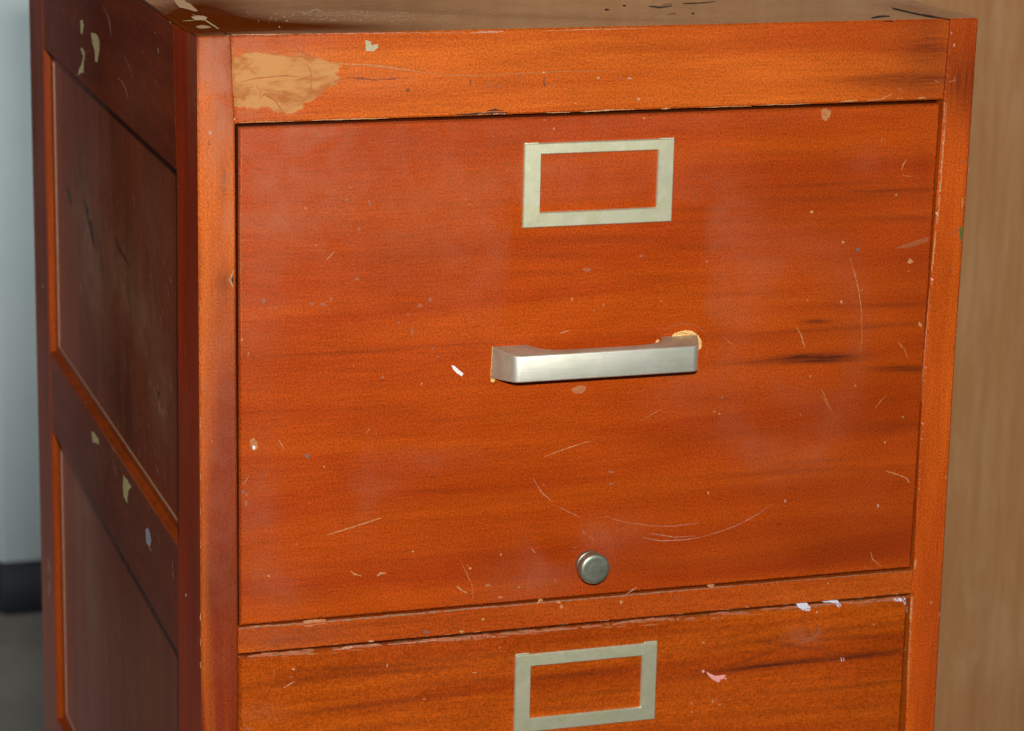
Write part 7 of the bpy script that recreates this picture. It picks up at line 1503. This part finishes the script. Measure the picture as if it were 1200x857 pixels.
def handle(parent, dz=0.0):
    k = K; c = .2*k
    half = [(.0540, 0), (.0522, -.0060), (.0497, -.0130), (.0484, -.0158), (.0468, -.0174), (.0450, -.0180)]
    inner = [(.0350, 0), (.0345, -.0020), (.0325, -.0050), (.0295, -.0078), (.0255, -.0098), (.0215, -.0106), (.0150, -.0108)]
    L = [(c-a*k, b*k) for a, b in half]; Rr = [(c+a*k, b*k) for a, b in half][::-1]
    Ri = [(c+a*k, b*k) for a, b in inner]; Li = [(c-a*k, b*k) for a, b in inner][::-1]
    out = L+Rr+Ri+Li
    zt = H-.1562*k+dz
    bm = bmesh.new()
    def zb(y): t = min(1, -y/(.018*k)); return zt-(.0162-.0020*t)*k
    def ztp(y): t = min(1, -y/(.018*k)); return zt-.0009*t*k
    top = [bm.verts.new((x, y, ztp(y))) for x, y in out]; bot = [bm.verts.new((x, y, zb(y))) for x, y in out]
    n = len(out)
    ft = bm.faces.new(top); fb = bm.faces.new(bot[::-1])
    for i in range(n):
        bm.faces.new((top[i], bot[i], bot[(i+1) % n], top[(i+1) % n]))
    bmesh.ops.recalc_face_normals(bm, faces=bm.faces)
    bm.normal_update()
    es = [e for e in bm.edges if (e in ft.edges or e in fb.edges) and min(v.co.y for v in e.verts) < -.001]
    bmesh.ops.bevel(bm, geom=es, offset=.0011, segments=3, affect='EDGES', profile=.55)
    bm.normal_update()
    big = [f for f in bm.faces if len(f.verts) > 4]
    bmesh.ops.triangulate(bm, faces=big)
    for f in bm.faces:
        if f.normal.y > -.45: f.material_index = 1  # darker metal on faces turned away from the front
    o = finish(bm, 'handle', [M_handle, M_handle_side], parent, True)
    m = o.data
    if hasattr(m, 'set_sharp_from_angle'): m.set_sharp_from_angle(angle=math.radians(28))
    return o

def knob(parent):
    k = K; cx, cz = .1998*k, H-.2728*k
    prof = [(.0062, 0), (.0072, .0002), (.0073, .0018), (.0068, .0024), (.0054, .0027), (.0053, .0036), (.0070, .0042), (.0079, .0050), (.0081, .0064), (.0081, .0084), (.0078, .0093), (.0071, .0098), (.0062, .0101), (.0050, .0100), (.0035, .0102), (.0018, .0103)]
    bm = bmesh.new(); n = 48; rings = []
    for r, d in prof:
        rings.append([bm.verts.new((cx+r*k*math.cos(2*math.pi*i/n), -d*k, cz+r*k*math.sin(2*math.pi*i/n))) for i in range(n)])
    for a, b in zip(rings[:-1], rings[1:]):
        for i in range(n): bm.faces.new((a[i], a[(i+1) % n], b[(i+1) % n], b[i]))
    bm.faces.new(rings[-1]); bmesh.ops.recalc_face_normals(bm, faces=bm.faces)
    return finish(bm, 'lock_knob', [M_knob], parent, True)

def drawer(own, q, mat, ch, off, chw):
    (a, b, c, d) = q          # TL TR BR BL
    L = lambda v: a[0]+(d[0]-a[0])*(a[1]-v)/(a[1]-d[1]); Rr = lambda v: b[0]+(c[0]-b[0])*(b[1]-v)/(b[1]-c[1])
    o = board('drawer', own, 'F', L, Rr, mline((d, c)), mline((a, b)), .020, mat, cab, ch=ch, step=.001, off=off, wear=(.5, .5, .35, chw), edge_shade=1.0)  # edge faces darkened in colour so the gaps read as shaded
    bm = bmesh.new(); zlo, zhi = min(c[1], d[1])+.02, min(a[1], b[1])-.035
    x0, x1, y0, y1 = .035, .425, .0215, .52
    t = .010
    for A, B in (((x0, y0, zlo), (x0+t, y1, zhi)), ((x1-t, y0, zlo), (x1, y1, zhi)), ((x0+t+.001, y1-t, zlo), (x1-t-.001, y1, zhi)), ((x0+t+.001, y0, zlo), (x1-t-.001, y1-t-.001, zlo+.006))): box(bm, A, B)
    finish(bm, 'drawer_box', [M_box], o)
    return o
d1 = drawer('d1', G['d1'], W['drawer'], .0013, .0000, .8)
k = K
label_holder(.1597*k, .2375*k, H-.0972*k, H-.0555*k, .1686*k, .2290*k, H-.0897*k, H-.0611*k, d1)
handle(d1); knob(d1)
a, b, c, e = G['d2']
zb2 = H-.3343-.0175-.286
d2 = drawer('d2', [(a[0], a[1]-.0004), (b[0], b[1]-.0004), (c[0]+.0002, a[1]-.286), (e[0], a[1]-.286)], W['drawer2'], .0021, -.0004, 1.05)
label_holder(.1611*k, .2382*k, H-.3605*k, H-.3182*k, .1697*k, .2298*k, H-.3530*k, H-.3248*k, d2, y=-.0004, tab=.0010)
handle(d2, -.2650*k)
for n in (1, 2):
    r = d2.copy(); col.objects.link(r); r.parent = cab; r.location.z = -PITCH*n
    for chd in [x for x in bpy.data.objects if x.parent == d2]:
        g = chd.copy(); col.objects.link(g); g.parent = r

# ---- sides
zr = mline(G['zr']); zm1 = mline(G['zm1']); zm2 = mline(G['zm2'])
zbv = G['zb'][0][1]
PP = .248*K
# left rear stile, rails, panels
board('rear_stile', 'rear_stile', 'S', fi(rear_in), fi(rear), H-.0024, .02, .018, W['side'], cab, ch=.0012, step=.003, wear=(.35, .6, .3, 0))
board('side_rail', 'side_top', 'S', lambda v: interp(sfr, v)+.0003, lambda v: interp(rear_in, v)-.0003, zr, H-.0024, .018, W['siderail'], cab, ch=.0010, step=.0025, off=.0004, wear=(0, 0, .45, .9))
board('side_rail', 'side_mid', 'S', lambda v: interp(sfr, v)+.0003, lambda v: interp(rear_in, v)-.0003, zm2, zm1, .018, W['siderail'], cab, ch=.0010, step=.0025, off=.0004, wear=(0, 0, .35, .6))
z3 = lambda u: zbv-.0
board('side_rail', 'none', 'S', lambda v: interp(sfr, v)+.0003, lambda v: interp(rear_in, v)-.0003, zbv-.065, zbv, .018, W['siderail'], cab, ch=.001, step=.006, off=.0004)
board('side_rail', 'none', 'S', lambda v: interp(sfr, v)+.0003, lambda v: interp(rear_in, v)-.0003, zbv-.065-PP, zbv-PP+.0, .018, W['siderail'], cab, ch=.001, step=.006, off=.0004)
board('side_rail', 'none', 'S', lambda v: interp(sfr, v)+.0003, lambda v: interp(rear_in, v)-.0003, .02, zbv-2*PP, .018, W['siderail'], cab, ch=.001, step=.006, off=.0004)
def panel(own, zt, zb_, parent=cab):
    yf = .0638; 
    o = board('side_panel', own, 'P', lambda v: interp(sfr, v)-.004, lambda v: interp(rear_in, v)+.004, (lambda u: zb_(u)-.004), (lambda u: zt(u)+.004), .006, W['panel'], parent, ch=.0004, step=.0025, wear=(0, 0, 0, 0))
    # moulding: a stepped cove lining the opening
    prof = [(0.0, .0010), (.0006, .0046), (.0012, .0054), (.0024, .0056), (.0040, .0062), (.0047, .0060), (.0053, .0064), (.0055, .0075)]   # (inwards over the panel, depth)
    zt_, zb2_ = zt, zb_
    cor = []
    yF_t, yR_t = interp(sfr, zt(.06)), interp(rear_in, zt(.5)); yF_b, yR_b = interp(sfr, zb_(.06)), interp(rear_in, zb_(.5))
    C4 = [(yF_t, zt(yF_t), 1, -1), (yR_t, zt(yR_t), -1, -1), (yR_b, zb_(yR_b), -1, 1), (yF_b, zb_(yF_b), 1, 1)]
    bm = bmesh.new(); rings = []
    for din, dep in prof:
        rings.append([bm.verts.new((dep, y+sy*(din+.0002), z+sz*(din+.0002))) for y, z, sy, sz in C4])
    for n_, (A, B) in enumerate(zip(rings[:-1], rings[1:])):
        for i in range(4):
            f = bm.faces.new((A[i], A[(i+1) % 4], B[(i+1) % 4], B[i]))
            if n_ >= len(prof)-4: f.material_index = 1     # bead along the panel, its bright highlight painted in as a paler colour
    bmesh.ops.recalc_face_normals(bm, faces=bm.faces)
    finish(bm, 'moulding', [W['mould'], MC['bead']], o)
    return o
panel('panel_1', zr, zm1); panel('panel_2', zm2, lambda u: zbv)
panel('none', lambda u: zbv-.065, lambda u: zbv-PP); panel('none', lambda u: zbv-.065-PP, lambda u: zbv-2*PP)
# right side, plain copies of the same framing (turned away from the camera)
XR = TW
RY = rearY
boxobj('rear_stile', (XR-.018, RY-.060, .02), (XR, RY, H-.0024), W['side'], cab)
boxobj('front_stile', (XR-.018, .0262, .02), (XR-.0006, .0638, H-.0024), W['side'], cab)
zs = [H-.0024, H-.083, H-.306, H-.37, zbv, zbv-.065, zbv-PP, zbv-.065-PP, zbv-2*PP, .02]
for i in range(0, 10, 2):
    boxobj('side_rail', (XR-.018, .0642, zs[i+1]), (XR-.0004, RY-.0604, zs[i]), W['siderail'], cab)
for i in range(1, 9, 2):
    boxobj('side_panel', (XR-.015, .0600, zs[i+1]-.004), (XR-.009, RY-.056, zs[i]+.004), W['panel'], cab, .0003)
# back, top
boxobj('back_panel', (.019, RY-.009, .02), (XR-.019, RY-.001, H-.012), M_back, cab, .0003)
tl0, tl1 = G['tjl'][1], G['tjl'][0]; 
jl = .0158*K+.0003; jr = .3845*K
board('top_panel', 'top', 'T', jl, jr, .0222, RY, .018, W['top'], cab, ch=.0001, jit=0, step=.0015, wear=(0, 0, 0, 0), kids=True)
board('top_edge', 'top', 'T', .0002, jl-.0004, .0258, RY, .0018, W['top'], cab, ch=.0008, step=.003, off=.0003, wear=(.7, 0, 0, 0), kids=False)
board('top_edge', 'top', 'T', jr+.0009, XR-.0002, .0258, RY, .0018, W['top'], cab, ch=.0008, step=.003, off=.0003, wear=(0, 0, 0, 0), kids=False)
boxobj('plinth', (.02, .03, 0), (XR-.02, RY-.02, .0195), M_back, cab)

# ------------------------------------------------------------------ surroundings
def carpet():
    w = NT('grey carpet')
    n = w.noise(700, 4, .8); m = w.noise(5, 3, .6)
    c = w.mix(w.rng(n, .3, .7), (.23, .19, .16), (.44, .375, .315)); c = w.mix(w.rng(m, .35, .65, 0, .45), c, (.155, .13, .11))
    w.put(w.b.inputs['Base Color'], c); w.b.inputs['Roughness'].default_value = .95
    w.bump(n, 1.0, .004); return w.m
bm = bmesh.new(); vs = [bm.verts.new(p) for p in ((-8, -6, 0), (8, -6, 0), (8, 10, 0), (-8, 10, 0))]; bm.faces.new(vs)
fl = finish(bm, 'floor', [carpet()], None); fl['kind'] = 'structure'

# tan wooden panel behind the cabinet
def tanwood():
    w = NT('tan wood veneer')
    a = w.noise(7, 5, .6, .4, stretch=(14, 14, .7)); b = w.noise(70, 4, .6, .2, stretch=(14, 14, .6)); cl = w.noise(9, 3, .6, .5, stretch=(4, 4, 1))
    c = w.mix(w.rng(a, .3, .7), (.67, .345, .15), (.56, .27, .105)); c = w.mix(w.rng(b, .35, .7, 0, .4), c, (.50, .22, .075)); c = w.mix(w.rng(cl, .45, .7, 0, .3), c, (.78, .50, .26))
    w.put(w.b.inputs['Base Color'], c); w.b.inputs['Roughness'].default_value = .36; w.b.inputs['Coat Weight'].default_value = .3; w.b.inputs['Coat Roughness'].default_value = .3
    w.bump(b, .3, .0005); return w.m
tp = bpy.data.objects.new('wooden_panel', None); col.objects.link(tp)
tagtop(tp, 'tall plain tan wood veneer panel standing behind the right of the cabinet', 'wood panel')
tp.location = (.7, .78, 0)
boxobj('board', (-.62, 0, .08), (.75, .035, 2.25), tanwood(), tp, .002)
boxobj('kickboard', (-.62, .012, 0), (.75, .035, .0795), flat('kick board', (.05, .04, .03), .6), tp, .001)

# pale grey partition with a black base, far behind on the left
px0, px1, py = PART
pt = bpy.data.objects.new('office_partition', None); col.objects.link(pt)
tagtop(pt, 'blurred pale grey partition with black base standing on the carpet behind', 'partition')
pt.location = ((px0+px1)/2, py, 0); hw = (px1-px0)/2
def rpanel(name, z0, z1, t, r, mat, inset=0):
    bm = bmesh.new(); pts = []
    for sx in (-1, 1):
        for i in range(9):
            a = math.pi/2*sx*-1 if False else 0
    n = 10; hh = t/2; X = hw-inset
    for i in range(n+1):      # left rounded end
        a = math.pi/2+math.pi*i/n; pts.append((-X+r+r*math.cos(a), hh*math.sin(a)))
    for i in range(n+1):
        a = -math.pi/2+math.pi*i/n; pts.append((X-r+r*math.cos(a), hh*math.sin(a)))
    lo = [bm.verts.new((x, y+hh, z0)) for x, y in pts]; hi = [bm.verts.new((x, y+hh, z1)) for x, y in pts]
    N = len(pts)
    for i in range(N): bm.faces.new((lo[i], lo[(i+1) % N], hi[(i+1) % N], hi[i]))
    bm.faces.new(hi); bm.faces.new(lo[::-1]); bmesh.ops.recalc_face_normals(bm, faces=bm.faces)
    return finish(bm, name, [mat], pt, True)
w = NT('pale grey laminate'); n_ = w.noise(6, 3); w.put(w.b.inputs['Base Color'], w.mix(w.rng(n_, .3, .7), (.47, .535, .53), (.52, .58, .57))); w.b.inputs['Roughness'].default_value = .55
rpanel('face', PBASE, 1.9, .12, .022, w.m)
rpanel('base', 0, PBASE-.001, .11, .02, flat('black plastic base', (.010, .010, .012), .8), .004)

# ------------------------------------------------------------------ camera
C, (R2, U2, B2), fpx = CAM
cd = bpy.data.cameras.new('camera'); co = bpy.data.objects.new('camera', cd); col.objects.link(co)
m = Matrix.Identity(4)
for i, ax in enumerate((R2, U2, B2)):
    for j in range(3): m[j][i] = ax[j]
for j in range(3): m[j][3] = C[j]
co.matrix_world = m
cd.sensor_width = 36; cd.lens = fpx/1200*36; cd.clip_start = .05; cd.clip_end = 100
cd.dof.use_dof = True; cd.dof.focus_distance = 1.55; cd.dof.aperture_fstop = 16
scene.camera = co

# ------------------------------------------------------------------ light: the camera's flash, a dim room and added fill lamps
Cv = Vector(C); up = Vector(U2); rt = Vector(R2); fw = -Vector(B2)
ld = bpy.data.lights.new('flash', 'AREA'); ld.shape = 'RECTANGLE'; ld.size = .045; ld.size_y = .025; ld.energy = FLASH; ld.color = (1.0, .97, .92)
lo = bpy.data.objects.new('flash', ld); col.objects.link(lo)
lo.matrix_world = Matrix.Translation(Cv+up*.125+rt*.03) @ m.to_3x3().to_4x4()
ld2 = bpy.data.lights.new('ceiling_light', 'AREA'); ld2.shape = 'RECTANGLE'; ld2.size = 1.4; ld2.size_y = 1.0; ld2.energy = CEIL; ld2.color = (.93, .97, 1.0)
lo2 = bpy.data.objects.new('ceiling_light', ld2); col.objects.link(lo2); lo2.location = (-1.3, -.9, 2.9)
lo2.rotation_euler = (Vector((.2, 0, 1.0))-lo2.location).to_track_quat('-Z', 'Y').to_euler()
ld3 = bpy.data.lights.new('partition_fill', 'AREA'); ld3.shape = 'RECTANGLE'; ld3.size = 1.2; ld3.size_y = 1.2; ld3.energy = 23; ld3.color = (.88, .97, 1.0)  # unseen fill lamp, added to brighten the partition
lo3 = bpy.data.objects.new('partition_fill', ld3); col.objects.link(lo3); lo3.location = (-1.0, 1.45, .75); lo3.rotation_euler = (Vector((.5, 2.75, .75))-lo3.location).to_track_quat('-Z', 'Y').to_euler()
ld4 = bpy.data.lights.new('panel_sheen_fill', 'AREA'); ld4.shape = 'RECTANGLE'; ld4.size = 1.6; ld4.size_y = .9; ld4.energy = 7; ld4.color = (.95, .98, 1.0)  # added lamp out of view, gives the tan panel its sheen
lo4 = bpy.data.objects.new('panel_sheen_fill', ld4); col.objects.link(lo4); lo4.location = (2.9, -3.0, 2.15); lo4.rotation_euler = (Vector((.6, .78, 1.4))-lo4.location).to_track_quat('-Z', 'Y').to_euler()
wd = bpy.data.worlds.new('World'); scene.world = wd; wd.use_nodes = True
wd.node_tree.nodes['Background'].inputs[0].default_value = (.90, .96, 1.0, 1); wd.node_tree.nodes['Background'].inputs[1].default_value = WORLD
scene.view_settings.view_transform = 'Standard'; scene.view_settings.look = 'None'; scene.view_settings.exposure = 0; scene.view_settings.gamma = 1
